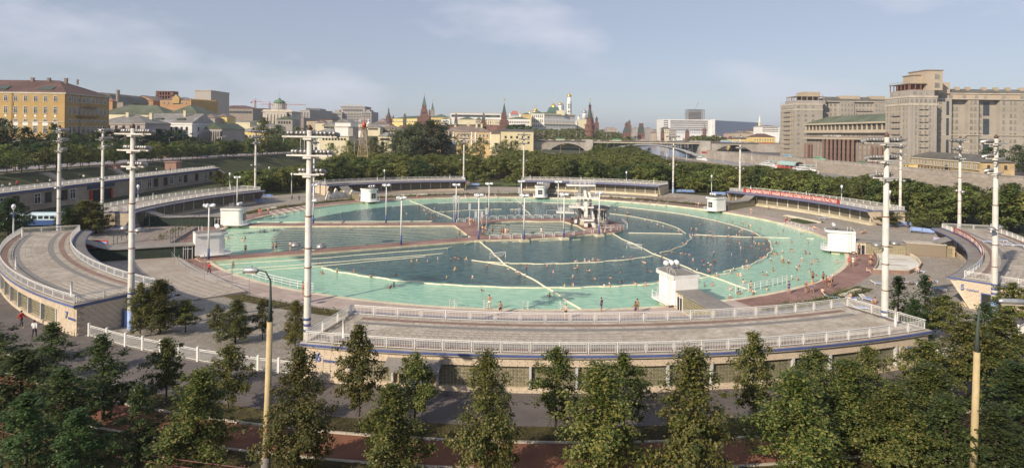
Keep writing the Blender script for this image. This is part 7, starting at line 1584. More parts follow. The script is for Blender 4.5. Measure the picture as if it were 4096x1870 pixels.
for (px_, Yd, pt, w_, l) in [(1640,300,505,150, 'large grey-green poplar, left part of the big group by the park road'),(1720,310,478,160, 'largest grey-green poplar of the big group'),(1765,318,520,110, 'poplar at the right end of the big group'),(1590,315,525,110, 'poplar at the left end of the big group'),(1665,330,485,120, 'poplar at the back of the big group')]:
 q = D(px_, 600, Yd); t = plant(BIG, q.x, Yd, D(px_, pt, Yd).z-1.4, l, 'poplar_tree', 'tree', 'big poplars by the park road'); s_ = w_/FPX*Yd/2/7.4; t.scale = (s_, s_, t.scale[2])
# treeline of the park: photo column -> highest row a crown may reach
TL = [(860,700),(1000,672),(1100,668),(1200,655),(1290,640),(1360,605),(1400,590),(1440,620),(1500,590),(1560,580),(1640,570),(1760,570),(1800,612),(1960,610),(2010,570),(2140,600),(2230,612),(2340,612),(2380,580),(2560,590),(2600,610),(2650,634),(2750,645),(2850,652),(2950,662),(3030,655),(3100,668),(3250,672),(3290,700),(3400,700),(3480,690),(3540,716),(3600,700),(3700,720),(3800,730),(4096,715)]
def tline(px): return float(np.interp(px, [a for a, _ in TL],[b_ for _, b_ in TL]))
def pix(x, y): u = x/y*FPX; return 2048+u
cand = []
def blocked(x, y):
 r, a = polar(x, y)
 if r < 97.5: return True
 if abs(x+18) < 11 and 296 < y < 480: return True
 if (r < 119 and 174 < (a % 360) < 200): return True
 for (px_, pb, *_r) in []: pass
 return False
x0 = -116
while x0 < 138:
 y0 = 128
 while y0 < 560:
  x_ = x0+random.uniform(-2.6,2.6); y_ = y0+random.uniform(-2.6,2.6); ok = True
  if x_ < 40: ok = y_ > 236 and y_ < (340 if x_ < -40 else 440)
  if x_ < -60: ok = 190 < y_ < 335 and x_ > slope_top(y_)+13 and x_/y_ > -.485
  if x_ > 40: ok = y_ > 150 or x_ > 100
  if x_ > 119: ok = False
  if x_ > 60 and y_ > 470 and x_ < 112: ok = True
  if ok and not blocked(x_, y_): cand.append((x_, y_))
  y0 += 5.6 if y0 < 300 else 7.6
 x0 += 5.8
cand.sort(key=lambda p: p[1]); ind = 0; stuffV = {};
def stuff_add(protos, x, y, h, mat, wid=1.0, z=None):
 k = random.randrange(len(protos)); V, F = protos[k][2]; H0 = float(V[:, 2].max()); s_ = h/H0; a_ = random.uniform(0,2*PI); c, q = math.cos(a_), math.sin(a_); W_ = s_*wid
 VV = np.stack([(V[:, 0]*c-V[:, 1]*q)*W_+x, (V[:, 0]*q+V[:, 1]*c)*W_+y, V[:, 2]*s_+(H(x, y) if z is None else z)],1); L__ = stuffV.setdefault(mat.name, (mat, [],[],[0])); L__[1].append(VV); L__[2].append(F+L__[3][0]); L__[3][0] += len(VV)
def flush(name):
 for k_, (mat, Vs, Fs, _) in list(stuffV.items()): o = put(name, mesh_np(name, np.concatenate(Vs), np.concatenate(Fs), mat), None, kind='stuff')
 stuffV.clear()
zones = [(-200,-60, 'bushy tree on the lower slope between the stone building and the lattice tower'),(-60,-20, 'park tree behind pavilion 2'),(-20,30, 'park tree behind the gap with the round lawn'),(30,75, 'park tree behind pavilion 3'),(75,200, 'park tree behind the slogan pavilion, towards the river')]
for (x_, y_) in cand:
 px_ = pix(x_, y_); zt = D(px_, tline(px_)+random.uniform(0,16), y_).z; h = min(random.uniform(6.5,10.5), zt-H(x_, y_))
 if h < 2.6: continue
 pr = PRK if random.random() < .75 else (PRD if random.random() < .6 else BIG[:0] or PRK)
 if 2360 < px_ < 2620 and y_ > 380 and random.random() < .6: pr = POP; h = min(13.5, zt-1.4)
 if ind < 285 and y_ < 420:
  l = [z_[2] for z_ in zones if z_[0] <= x_ < z_[1]][0]; r_c = polar(x_, y_)[0]; l2 = ('front-row ' if r_c < 104 else ('second-line ' if r_c < 114 else ('inner ' if r_c < 140 else 'rearward ')))+('low ' if h < 5.5 else ('tall ' if h > 8.3 else ''))+l
  t = plant(pr, x_, y_, h, l2, 'park_tree', 'tree', {'b': 'trees on the lower slope', 'p': 'park trees behind the far pavilions'}[l[0]]); w_ = random.uniform(1.0,1.35)*max(1.0,5.5/max(h, 3)); t.scale = (t.scale[2]*w_*.95,)*2+(t.scale[2],); ind += 1
 else: stuff_add(PRK[:3] if pr is not POP else POP, x_, y_, h, LF_M, 1.15)
flush('park_wood')
# poplars in a row before the bridge
for i, (px_, pt) in enumerate([(2372,590),(2392,577),(2412,584),(2432,592),(2455,597),(2478,592),(2505,580),(2522,573),(2540,583),(2560,590),(2592,590),(2066,560),(2022,557),(2045,572),(2008,565)]):
 Yd = 400+random.uniform(-8,25); q = D(px_, 600, Yd); t = plant(POP, q.x, Yd, D(px_, pt, Yd).z-1.4, 'upright poplar standing above the park trees before the '+('bridge' if px_ > 2300 else 'yellow houses'), 'poplar_tree', 'tree', 'row of upright poplars in the park'); t.scale = (t.scale[2]*1.2,)*2+(t.scale[2],)
# street trees on the left, planted in rows
n_ = 0
for row, (dx_, hh, pr, st) in enumerate([(-1.0,7.6, PRK, 6.0),(-6.5,8.0, PRD, 7.5),(-33,8.5, PRD, 8),(-42,12.0, PRD, 7.5)]):
 y_ = 105
 while y_ < (370 if row < 2 else 330):
  yy = y_+random.uniform(-1.5,1.5); x_ = slope_top(yy)+dx_-2.5+random.uniform(-1,1)
  if row >= 2: x_ -= 0
  plant(pr, x_, yy, hh*random.uniform(.85,1.2),['young street tree in the row along the top of the slope', 'young street tree in the second row by the footpath', 'dark tree on the far side of the street', 'tall dark tree before the yellow and white buildings'][row], 'street_tree', 'tree', ['street trees along the slope top', 'street trees along the footpath', 'trees beyond the street', 'tall trees before the buildings'][row]); y_ += st; n_ += 1
for (px_, Yd, pt, w_, l) in [(215,235,490,60, 'pointed dark tree before the left part of the yellow building'),(8,225,470,90, 'dark tree at the far left before the yellow building'),(1050,330,468,70, 'green tree in front of the domed mansion'),(1110,400,498,70, 'pale green tree right of the dark one below the mansion'),(1235,410,500,55, 'dark tree before the tan houses'),(1190,415,505,50, 'green tree below the ministry block'),(1010,340,545,50, 'tree beside the yellow mansion'),(940,300,560,50, 'dark tree before the yellow mansion'),(770,300,545,130, 'dense dark tree before the white building'),(600,290,540,110, 'dense dark tree before the silver roofs'),(640,300,535,90, 'tree with bare twigs above the dark crown'),(905,470,480,60, 'tree by the small yellow house'),(960,560,480,60, 'tree behind the yellow mansion'),(1395,330,560,60, 'tall tree before the white warehouse'),(1330,335,570,60, 'tree before the cream house'),(1440,330,575,60, 'tree left of the lattice tower'),(1495,330,545,70, 'tree right of the lattice tower'),(1530,335,565,60, 'dark tree right of the lattice tower'),(1850,420,560,60, 'tree before the yellow house, left'),(1920,420,548,70, 'tree before the yellow house, middle'),(1985,415,570,50, 'tree before the yellow house, right')]:
 q = D(px_, 600, Yd); t = plant(PRD if 'dark' in l else PRK, q.x, Yd, D(px_, pt, Yd).z-H(q.x, Yd), l, 'tree'); s_ = w_/FPX*Yd/2/3.4; t.scale = (s_, s_, t.scale[2])
# dark trees right of the low building
for i, (x_, y_, h) in enumerate([(262,330,13.5),(270,322,15),(279,318,15.5),(288,322,15),(297,318,15.5),(307,325,15),(317,320,15),(327,325,15),(255,316,9),(264,306,11),(274,302,12.5),(284,300,12),(296,300,12.5),(254,300,8),(250,290,7),(262,288,10),(274,286,11)]):
 t = plant(PRD, x_, y_, h, 'dense dark green tree right of the low cream building', 'tree', 'tree', 'dark trees on the far bank'); t.scale = (t.scale[2]*1.15,)*2+(t.scale[2],)
# far wooded slope below the fortress, far bank, town trees: one mass
for i in range(620):
 px_ = random.uniform(2060,2900); Yd = random.uniform(745,1080); q = D(px_, 560, Yd)
 if q.x > (158 if Yd < 900 else 158+(Yd-900)*.22): continue
 yt = 512+random.uniform(0,12)+(14 if px_ > 2420 else 0)+(8 if px_ > 2620 else 0); zt = D(px_, yt, Yd).z; h = min(random.uniform(9,15), zt-H(q.x, Yd))
 if h > 3: stuff_add(FAR, q.x, Yd, h, LF_M, 1.25)
for i in range(150):
 px_ = random.uniform(2420,2900); Yd = random.uniform(1100,1500); q = D(px_, 560, Yd)
 if 170+(Yd-1000)*.3 < q.x < 300+(Yd-1100)*.45: continue
 zt = D(px_, 528+random.uniform(0,8), Yd).z
 if zt-H(q.x, Yd) > 3: stuff_add(FAR, q.x, Yd, min(16, zt-H(q.x, Yd)), LF_M, 1.4)
for i in range(26): x_, y_ = random.uniform(232,264), random.uniform(742,800); stuff_add(FAR, x_, y_, random.uniform(13,19), LF_M, 1.2,4)
for i in range(90): px_ = random.uniform(860,2000); Yd = random.uniform(430,620); q = D(px_, 560, Yd); stuff_add(FAR, q.x, Yd, random.uniform(7,11), LF_M, 1.1)
for i in range(40): px_ = random.choice([1850,1890,1915,2050,2095,1780])+random.uniform(-10,10); Yd = 690; q = D(px_, 500, Yd); stuff_add(FAR, q.x, Yd+random.uniform(-5,5), max(4, D(px_, random.uniform(497,508), Yd).z-H(q.x, Yd)), LF_D, .8)
flush('far_wooded_slope')
# reddish and green low planting: border plants, one mass each
def border(name, r0, r1, a0, a1, n_, size, mat, leaf=.16, per=16):
 rg = np.random.default_rng(int(a0*7+r0)+5000); rr = rg.uniform(r0, r1, n_); aa = np.radians(rg.uniform(a0, a1, n_)); clump = np.sin(aa*57*.9+r0)*.5+rg.normal(0,.3, n_); keep = clump > -.35; rr, aa = rr[keep], aa[keep]
 sz = rg.uniform(.4,1.0, len(rr))*size; C = np.stack([CX+rr*np.sin(aa), CY-rr*np.cos(aa), np.full(len(rr),.34)+sz*.55],1); V, F = leaves_np(C, sz, per, leaf, rg); V[:, 2] = np.maximum(V[:, 2],.3); put(name, mesh_np(name, V, F, mat), None, kind='stuff')
border('border_shrubs', 71.2,73.4,128,258,520,.75, LF_L, .3); border('border_shrubs', 72,74,-96,-70,150,.7, LF_L, .3); border('weeds', 70.4,72.5,-40,14,420,.38, LF_L); border('border_shrubs', 70.2,72.4,24,41,200,.75, LF_L, .2,22); border('flower_beds', 95,106,178,193,110,.7, leaf_mat('red_green_bedding', [(.10,.10,.03),(.16,.10,.04),(.08,.12,.04)]),.3)
# grass tufts in front
rg = np.random.default_rng(5); n_ = 9000; rr = np.concatenate([rg.uniform(96.5,98.3, n_//2), rg.uniform(101.9,108, n_)]); aa = np.radians(np.concatenate([rg.uniform(-48,45, n_//2), rg.uniform(-40,40, n_)])); C = np.stack([CX+rr*np.sin(aa), CY-rr*np.cos(aa), np.full(len(rr),1.48)],1)
V, F = leaves_np(C, np.full(len(C),.12),4,.16, rg, .25); V[:, 2] = np.clip(V[:, 2],1.4,1.75); put('grass', mesh_np('grass', V, F, leaf_mat('dry_grass', [(.10,.085,.03),(.13,.115,.04),(.075,.08,.022)])), None, kind='stuff')
# ============================================================ PROPS
c1 = lambda u, v: (u/2.1377,700+v/2.1377)
c2 = lambda u, v: (800+u/2.0627,680+v/2.0627)
c3 = lambda u, v: (1800+u/2.0627,680+v/2.0627)
c4 = lambda u, v: (1600+u/4.2,680+v/4.2)
cR = lambda u, v: (2900+u/2.0635,680+v/2.0635)
def fore_lamp(lab, px, Y, arm, py):
 q = D(px, py, Y); h = q.z-1.4; t = thing('street_lamp', lab, 'street lamp', (q.x, Y, 1.4)); t.rotation_euler.y = rad(1.0)
 CP = M('ochre_concrete_post', (.50,.40,.22),.85,.1,2,.3, stain=.15)
 b = MB(); b.lathe(0,0,[(.27,0),(.25,1.5)],14); b.bs('sleeve', CONCD, t)
 b = MB(); b.lathe(0,0,[(.20,1.5),(.185,4.6),(.175,4.62),(.16, h-2.9)],14); b.bs('pole', CP, t)
 P = [(0,0, h-2.95),(0,0, h-1.6),(arm*.04,0, h-.55),(arm*.35,0, h-.06),(arm*.8,0, h+.02)]; b = MB(); b.tube(P, [.15,.07,.05,.045,.04],10); b.bs('bracket', KDK, t)
 b = MB(); x0 = arm*.75; x1 = arm*1.75; b.tube([(x0,0, h),(x0+(x1-x0)*.15,0, h),(x1-(x1-x0)*.08,0, h-.02),(x1,0, h-.02)],[.07,.15,.17,.05],10); b.bs('lamp_head', METAL, t)
 b = MB(); b.box(min(x0, x1)+.2,-.11, h-.2, max(x0, x1)-.15,.11, h-.15); b.bl('diffuser', CONCL, t); return t
fore_lamp('tall ochre lamp post in the left foreground with its lamp arm pointing left', 1071,34.5,-.95,1082); fore_lamp('tall ochre lamp post in the right foreground, arm pointing right out of view', 3900,34,1.5,1200)
n15 = text_mesh('15', .3, M('ochre_number', (.30,.14,.05),.8,0),.004); put('number', n15,[o for o in SC.objects if o.name.startswith('street_lamp') and 'left foreground' in o.get('label', '')][0],(-.13,-.205,3.0), rot=(PI/2,0,0))
# white fence with framed panels and square posts
def fence(lab, pts, h=1.05, posts=True, mat=WHITE, step=2.6):
 t = thing('fence', lab, 'fence', (pts[0][0], pts[0][1],0)); pm = MB().box(-.09,-.09,0,.09,.09, h+.25).mesh('post', mat)
 for a, c in zip(pts, pts[1:]):
  a, c = Vector(a), Vector(c); n_ = max(1, round((c-a).length/step)); d = (c-a)/n_; pnl = rail_panel(d.length, h, int(d.length/.12)).mesh('fence_panel', mat)
  for i in range(n_):
   q = a+d*i; z = H(q.x, q.y); rz = math.atan2(d.y, d.x); put('fence_panel', pnl, t, (q.x-pts[0][0], q.y-pts[0][1], z+.05), rz)
   if posts: put('post', pm, t, (q.x-pts[0][0], q.y-pts[0][1], z), rz)
 return t
A_ = [ring(90.3, a) for a in (-28.5,-24.8,-19,-15,-12.5)]; fence('white framed fence running from the left terrace building to the nearest pavilion', [(p.x, p.y) for p in A_])
A_ = [ring(91, a) for a in (23.5,28,33,38)]; fence('white picket fence between the nearest pavilion and pavilion 5', [(p.x, p.y) for p in A_])
t = thing('fence', 'low dark red pipe fence in the bottom left corner', 'fence', (-40,37,1.4)); b = MB(); P = [ring(104.8, a, 1.4) for a in (-27,-24.5,-22,-19.5,-17,-14.5,-12,-9.5)]; RP = M('dull_red_paint', (.11,.03,.025),.6,.2,4)
for z in (.45,.85): b.tube([p+Vector((0,0, z)) for p in P],.035,6)
b.build('rail', RP, t); pm = MB(); pm.tube([(0,0,0),(0,0,.95)],.05,6); pm.ellip((0,0,.98),(.07,.07,.07),8,4); pm = pm.mesh('post', RP)
for p in P: put('post', pm, t, p-t.location)
# globe lamp posts
def globe():
 t = thing('globe_lamp', 'x', 'street lamp'); b = MB(); b.lathe(0,0,[(.14,0),(.12,3),(.07,6.0),(.16,6.05),(.2,6.2)],10); b.bs('pole', WHITE, t); b = MB(); b.ellip((0,0,6.55),(.34,.34,.42),12,8); b.bs('globe', M('opal_glass', (.75,.77,.78),.2,0), t)
 b = MB(); b.lathe(0,0,[(.13,4.6),(.125,5.6)],10); b.bl('blue_band', BLUE, t); return t
g0 = globe(); g0['group'] = 'globe-topped lamp posts'
GL = [(55,815, 'on the left street behind the roof terrace'),(553,737, 'before the doorway of the stone building'),(920,690, 'right of the stone building'),(1167,690, 'left of the nearest mast'),(1077,666, 'in the bushes right of the far left mast'),(1390,662, 'right of the nearest mast in the trees'),(1538,677, 'over the roof of pavilion 2'),(1547,629, 'in the trees behind pavilion 2'),(1747,637, 'left of the park road'),(1780,622, 'at the left edge of the park road'),(1886,624, 'right of the park road'),(2006,638, 'left of the middle mast'),
  (2159,627, 'near the small spruces'),(2506,684, 'over the roof of pavilion 3'),(2603,643, 'deep in the park trees before the bridge'),(2680,654, 'left of the mast right of pavilion 3'),(2847,699, 'beside the lumber yard of benches'),(2903,673, 'in the trees left of the slogan mast'),(3110,697, 'over the left part of the slogan banner'),(3367,739, 'over the right part of the slogan banner'),(3560,760, 'behind the right end of the slogan pavilion')]
for i, (px_, py, l) in enumerate(GL): q = G(px_, py, 8.3); o = g0 if i == 0 else copy_tree(g0); o.location = (q.x, q.y, 1.3); o['label'] = 'white globe lamp post '+l
# stairs into the water with white rails
def steps_in(lab, a0, a1, n_=6, run=3.2):
 t = thing('pool_steps', lab, 'steps', ring(65,(a0+a1)/2), rad((a0+a1)/2)); W_ = 65*rad(abs(a1-a0)); b = MB()
 for k in range(3): b.box(-W_/2,.0,-.6, W_/2,.6+k*.5,.28-k*.16)
 b.bl('step', CREAME, t); hm_ = MB(); hm_.tube([(0,-.6,.3),(0,-.6,1.1),(0,.1,1.1),(0, run-.4,.25),(0, run-.4,-.6)],.045,6); hm_.tube([(0,-.4,.75),(0,.1,.75),(0, run-.5,-.05)],.03,5); hm_ = hm_.mesh('handrail', WHITE)
 for i in range(n_): put('handrail', hm_, t, (-W_/2+W_*i/(n_-1),0,0))
for a_ in [('white-railed pool steps left of the far left cabin', -115,-103,6),('white-railed pool steps on the far rim before pavilion 2', -173,-161,5),('white-railed pool steps on the far rim right of the diving tower', 136,146,5),('busy white-railed pool steps on the right before pavilion 4', 88.5,97,6)]: steps_in(*a_)
def side_rail(lab, pts, n_=9):
 t = thing('handrail', lab, 'handrail', pts[0]); b = MB()
 for z in (.35,.7,1.05): b.tube([(p[0], p[1], z) for p in pts],.04,6)
 for i in range(n_):
  f = i/(n_-1)*(len(pts)-1); k = min(int(f), len(pts)-2); q = Vector(pts[k])*(1-(f-k))+Vector(pts[k+1])*(f-k); b.tube([(q.x, q.y, -.3),(q.x, q.y, 1.05)],.04,6)
 b.build('rail', WHITE, t)
side_rail('long white handrail sloping into the shallows beside the red deck', [tuple(ring(62.0, a)) for a in (27.5,31,35,38.5)],10); side_rail('white handrail along the near left pool rim', [tuple(ring(63.6, a)) for a in (-41,-36,-31,-27)],10)
for i, a in enumerate((-8.3,-4.6,-.4,3.6)):
 t = thing('pool_ladder', 'white ladder on the near rim, '+['leftmost', 'second from left', 'third from left', 'fourth, beside a bather'][i], 'ladder', ring(64.6, a), rad(a), 'ladders on the near rim'); b = MB()
 for x in (-.3,.3): b.tube([(x, -.5,.3),(x, -.5,1.15),(x, 0,1.25),(x, .5,1.0),(x, .9,-.5)],.04,6)
 for k in range(4): b.tube([(-.3,.62+.1*k, .75-.3*k),(.3,.62+.1*k, .75-.3*k)],.03,5)
 b.bl('rail', WHITE, t)
# water polo goals
for (u, v, rz, l) in [(395,725,.5, 'white water polo goal with a net on the near diagonal rope'),(1520,650,-.6, 'slim white water polo goal on the rope right of the platform'),(840,360,.3, 'water polo goal behind the platform left of the diving tower')]:
 q = G(*c3(u, v)); t = thing('water_polo_goal', l, 'goal', (q.x, q.y, 0), rz, 'water polo goals'); b = MB(); b.tube([(-1.5,0,-.1),(-1.5,0,.95),(1.5,0,.95),(1.5,0,-.1)],.06,6); b.tube([(-1.5,0,.95),(-1.2,.9,.05),(1.2,.9,.05),(1.5,0,.95)],.03,5); b.bl('frame', WHITE, t); b = MB()
 for k in range(9): x = -1.4+.35*k; b.tube([(x, .02,.93),(x*.85,.88,.07)],.012,3)
 for k in range(1,5): b.tube([(-1.45+.06*k, .18*k, .95-.18*k),(1.45-.06*k, .18*k, .95-.18*k)],.012,3)
 b.bl('net', WHITE, t)
# children's dry basin on the right
KP = thing('paddling_basin', 'empty fan-shaped white paddling basin with a brick rim on the right', 'basin', ring(72,60,.4)); KO = [ring(69.6, a) for a in (51,55,59,63,67)]+[ring(72.5,69.5), ring(75.2,68), ring(76,64), ring(76,60), ring(75.4,56.5), ring(74.2,53.2)]; cen = sum(KO, Vector())/len(KO); KI = [cen+(p-cen)*.9 for p in KO]; b = MB()
b.prism([(p.x, p.y) for p in KI],.36,.62); b.build('floor', M('basin_white', (.66,.64,.58),.7,.08,.8, stain=.15), KP)
for nm, mt, z0, z1_, f0, f1 in (('outer_rim', REDB, .3,1.0,1.0,.975),('inner_rim', CREAME, .3,1.06,.973,.93)):
 b = MB()
 for i in range(len(KO)):
  p, q = KO[i], KO[(i+1) % len(KO)]; a_, b_, c_, d_ = [cen+(w_-cen)*f for w_, f in ((p, f0),(q, f0),(q, f1),(p, f1))]
  b.add([(w_.x, w_.y, z) for z in (z0, z1_) for w_ in (a_, b_, c_, d_)], BOXF)
 b.build(nm, mt, KP)
b = MB()
for k in (.33,.66): p, q = KI[0]+(KI[4]-KI[0])*k, KI[10]+(KI[6]-KI[10])*k; b.beam((p.x, p.y, .63),(q.x, q.y, .63),.3,.02)
b.build('painted_line', REDB, KP); q = ring(77.6,67.2,.4); t = thing('glass_bay', 'projecting glass block bay on the passage beside the paddling basin', 'bay', q, rad(67.5-90)+.05); b = MB(); b.box(-3,-1,.4,3,1.6,2.4); b.bl('glazing', BW, t); b = MB(); b.box(-3.1,-1.1,2.4,3.1,1.7,2.55); b.bl('roof', CONCL, t); b = MB(); b.box(-3.1,-1.15,0,3.1,1.6,.4); b.bl('plinth', REDB, t)
# zigzag ornament at pavilion 2
t = thing('zigzag_ornament', 'broken white and yellow zigzag ornament left of a far cabin', 'sculpture', ring(73.5,-131,.6), rad(-131)); b = MB(); Z = [(-4.5,2.6),(-3,.3),(-1.6,2.4),(-.2,.4),(1.4,3.4),(2.6,.6),(4,2.7),(4.8,.2)]
for p, q in zip(Z, Z[1:]): b.beam((p[0],0, p[1]),(q[0],0, q[1]),.5,.35)
b.add([(-4,-.2,.2),(4,-.2,.2),(2.5,.2,2.6),(-2,.3,2.2)],[(0,1,2,3)]); b.bl('zigzag', WHITE, t); b = MB()
for p, q in zip(Z, Z[1:]): b.beam((p[0],-.3, p[1]+.3),(q[0],-.3, q[1]+.3),.08,.12)
b.bl('yellow_edge', M('yellow_paint', (.65,.55,.10),.6,.05,2), t)
for a, l in ((-137.5, 'red and white striped round sign left of the zigzag ornament'),):
 t = thing('striped_disc', l, 'sign', ring(82.5, a, 1.0), rad(a)+PI);
 for i in range(12): b = MB(); b.add([(0,0,1.1),(1.1*math.cos(i*PI/6),0,1.1+1.1*math.sin(i*PI/6)),(1.1*math.cos((i+1)*PI/6),0,1.1+1.1*math.sin((i+1)*PI/6)),(0,.1,1.1),(1.1*math.cos(i*PI/6),.1,1.1+1.1*math.sin(i*PI/6)),(1.1*math.cos((i+1)*PI/6),.1,1.1+1.1*math.sin((i+1)*PI/6))],[(0,1,2),(5,4,3),(1,4,5,2)]); b.bl('wedge', REDP if i % 2 else WHITE, t)
# benches, loungers, curved white seats
def lounger():
 t = thing('sun_lounger', 'x', 'sun lounger'); b = MB()
 for k in range(12): b.box(-.32,-.95+.12*k, .3,.32,-.87+.12*k, .33)
 b.bl('slats', BLUEL, t).__setitem__('kind', 'stuff'); b = MB()
 for x in (-.33,.33): b.beam((x, -1,.28),(x, .55,.28),.05); b.beam((x, .5,.28),(x, 1.0,.62),.05)
 for x in (-.3,.3):
  for y in (-.85,.45): b.beam((x, y, 0),(x, y, .28),.05)
 for k in range(4): b.box(-.32,.56+.11*k, .34+.07*k, .32,.63+.11*k, .37+.08*k)
 b.bl('frame', WHITE, t); return t
l0 = lounger(); l0['group'] = 'blue sun loungers'
LO = [(1035,1055,.6, 'under the seated bather near the railing corner'),(880,1045,1.3, 'leaning on the railing corner of the nearest pavilion'),(1175,1070,.4, 'empty on the gravel left of the thick mast'),(1110,1150,1.4, 'behind the right railing of the nearest pavilion'),(1590,840,.8, 'beside the end of the paddling basin'),(1690,930,1.2, 'with a seated bather in the middle of the gravel'),(1760,1000,1.4, 'with a reclining bather nearest pavilion 5'),(1520,938,1.1, 'with a bather lying flat'),(1265,935,1.2, 'empty by the grass wedge'),(1620,705,1.1, 'below the glass bay'),(790,408,1.5, 'on the far gravel before pavilion 4'),(835,405,1.4, 'second on the far gravel before pavilion 4'),(1385,325+5,1.3, 'x')]
for i, (u, v, rz, l) in enumerate(LO[:12]): q = G(*cR(u, v),.6); o = l0 if i == 0 else copy_tree(l0); o.location = (q.x, q.y, H(q.x, q.y)+.02); o.rotation_euler.z = rz; o['label'] = 'blue slatted sun lounger '+l
for i, (u, v) in enumerate([(2155,600),(2240,590),(2270,590),(2310,625),(2405,630)]): q = G(*cR(u, v),4.53); o = copy_tree(l0); o.location = (q.x, q.y, 4.53); o.rotation_euler.z = 1.3; o['label'] = 'blue sun lounger on the roof of pavilion 5, '+['first from left', 'second from left', 'third from left', 'fourth from left', 'rightmost'][i]
def bench(lab, px, py, z, rz, L_=4.0):
 q = G(px, py, z); t = thing('bench', lab, 'bench', (q.x, q.y, H(q.x, q.y)), rz); b = MB()
 for k in range(3): b.box(-L_/2,-.5+.17*k, .42, L_/2,-.36+.17*k, .47)
 b.bl('seat', BLUEL, t); b = MB()
 for k in range(4): b.box(-L_/2,.05+.04*k, .55+.16*k, L_/2,.09+.04*k, .68+.16*k)
 b.bl('backrest', BLUEL, t); b = MB()
 for x in (-L_/2+.3,0, L_/2-.3): b.box(x-.04,-.5,0, x+.04,.1,.42); b.box(x-.04,.05,0, x+.04,.12,1.2)
 b.bl('bench_frame', BLUE, t)
for a_ in [('blue bench on the lawn edge right of pavilion 2', 1897,750,.9,.05),('blue bench between pavilions 1 and 2', 1061,798,.9,.3),('small blue bench below the first one between pavilions 1 and 2', 1033,812,.8,.3,2.5),('blue bench at the courtyard left of the first passage', 440,928,.9,.7),('pale blue bench before the spruce-dark trees right of pavilion 4', 3688,938,.9,-.9,4.5),('blue bench in the row by the mast of pavilion 3', 2726,777,.9,.1),('blue bench behind the far right cabin', 2875,787,.9,-.1,4.5),('pale blue bench heap by the mast of pavilion 4', 3600,912,.9,-.3,4.5),('blue park bench before the promenade trees behind pavilion 3', 2760,778,.9,0,3)]: bench(*a_)
for l, a0, a1, R_ in [('long curved white seat on the far right gravel before pavilion 4', 98,108,73.5),('curved white seat on the far gravel behind the diving tower', 148,158,72.5),('curved white seat on the far gravel before pavilion 2', -155,-148,73),('short curved white seat near the far left steps', -112,-108,71.5),('white curved kerb seat by the grass wedge on the right', 36,40,70.6)]:
 b = MB(); b.sector(0,0,0,0,0,0,1); b = MB(); b.sector(R_, R_+1.0, a0, a1,.3,.85,14, zi=(.3,.6)); o = b.build('curved_seat', CREAME, None); o.location = (CX, CY, 0); tagged(o, l, 'seat')
for i, (px_, py, l) in enumerate([(2015,688, 'left'),(2046,693, 'middle'),(2085,699, 'right')]):
 q = G(px_, py, 1.4); t = thing('park_bench', 'white park bench, '+l+' of three beside the curving park path', 'bench', (q.x, q.y, 1.45),-.2, 'white park benches'); b = MB(); b.box(-2,-.4,.4,2,.1,.48); b.bl('seat', WHITE, t); b = MB(); b.box(-2,.1,.5,2,.2,1.0); b.bl('backrest', WHITE, t); b = MB(); b.box(-1.8,-.4,0,-1.6,.2,.4); b.box(1.6,-.4,0,1.8,.2,.4); b.bl('leg', WHITE, t)
# left court: slab terrace, tall net posts, low walls
b = MB(); P = [ring(70.0,-59.5), ring(70.0,-31.5), ring(79.8,-33.5), ring(80.2,-58)]; b.prism([(p.x, p.y) for p in P],.2,.74); o = b.build('terrace', M('terrace_slabs', (.42,.37,.32),.9,.1,1.2,.2, stain=.2)); o['kind'] = 'structure'
sl_ = MB().box(-.48,-.48,0,.48,.48,.02); pl = []
for i in range(9):
 dA = math.degrees(.98/(70.6+.98*i))
 for k in range(int(27/dA)): p = ring(70.6+.98*i, -59+k*dA); pl.append((p.x-o.location.x, p.y-o.location.y, .742, rad(-59+k*dA)))
pl.sort(key=lambda q: q[1]); pieces('slab', sl_, MATS['terrace_slabs'], pl, o, 150)
b = MB(); b.prism([(p.x, p.y) for p in [ring(70.5,-84), ring(70.5,-67), ring(79,-68), ring(79,-84)]],.2,.72); b.build('tennis_court', M('court_surface', (.26,.22,.19),.9,.1,1, stain=.1))['kind'] = 'structure'
t = thing('net_fence', 'row of tall thin posts and low railing along the terrace by the pool at left', 'fence', ring(70,-55,.7)); b = MB()
for i in range(10): p = ring(69.9,-59+i*3.1); h_ = 3.4 if i % 2 == 0 else 1.6; b.tube([(p.x, p.y, .3),(p.x, p.y, .7+h_)],.045,6)
b.build('post', METAL, t); b = MB()
for z in (1.2,1.65): b.tube([tuple(ring(69.95,-59+i*3.1, z)) for i in range(10)],.03,5)
b.build('rail', METAL, t)
t = thing('court_fence', 'dark mesh fence posts around the court left of the pool', 'fence', ring(70,-78,.7)); b = MB()
for R_ in (70.3,79.2):
 for i in range(9): p = ring(R_, -84+i*2.1); b.tube([(p.x, p.y, .3),(p.x, p.y, 3.3)],.05,5)
 for z in (1.5,3.2): b.tube([tuple(ring(R_, -84+i*2.1, z)) for i in range(9)],.03,5)
b.build('post', KDK, t)
b = MB(); p, q = ring(81.0,-59.5), ring(81.0,-61)
t = thing('poster', 'red and pale blue poster on the dark wall inside pavilion 7', 'poster', ring(80.6,-60.2,1.2), rad(-60.2)+PI/2-.6); b = MB(); b.box(-2.4,-.04,.0,2.4,.04,2.3); b.bl('red_field', REDP, t); b = MB(); b.box(-.1,-.09,.5,2.2,-.05,2.1); b.bl('pale_panel', BLUEL, t)
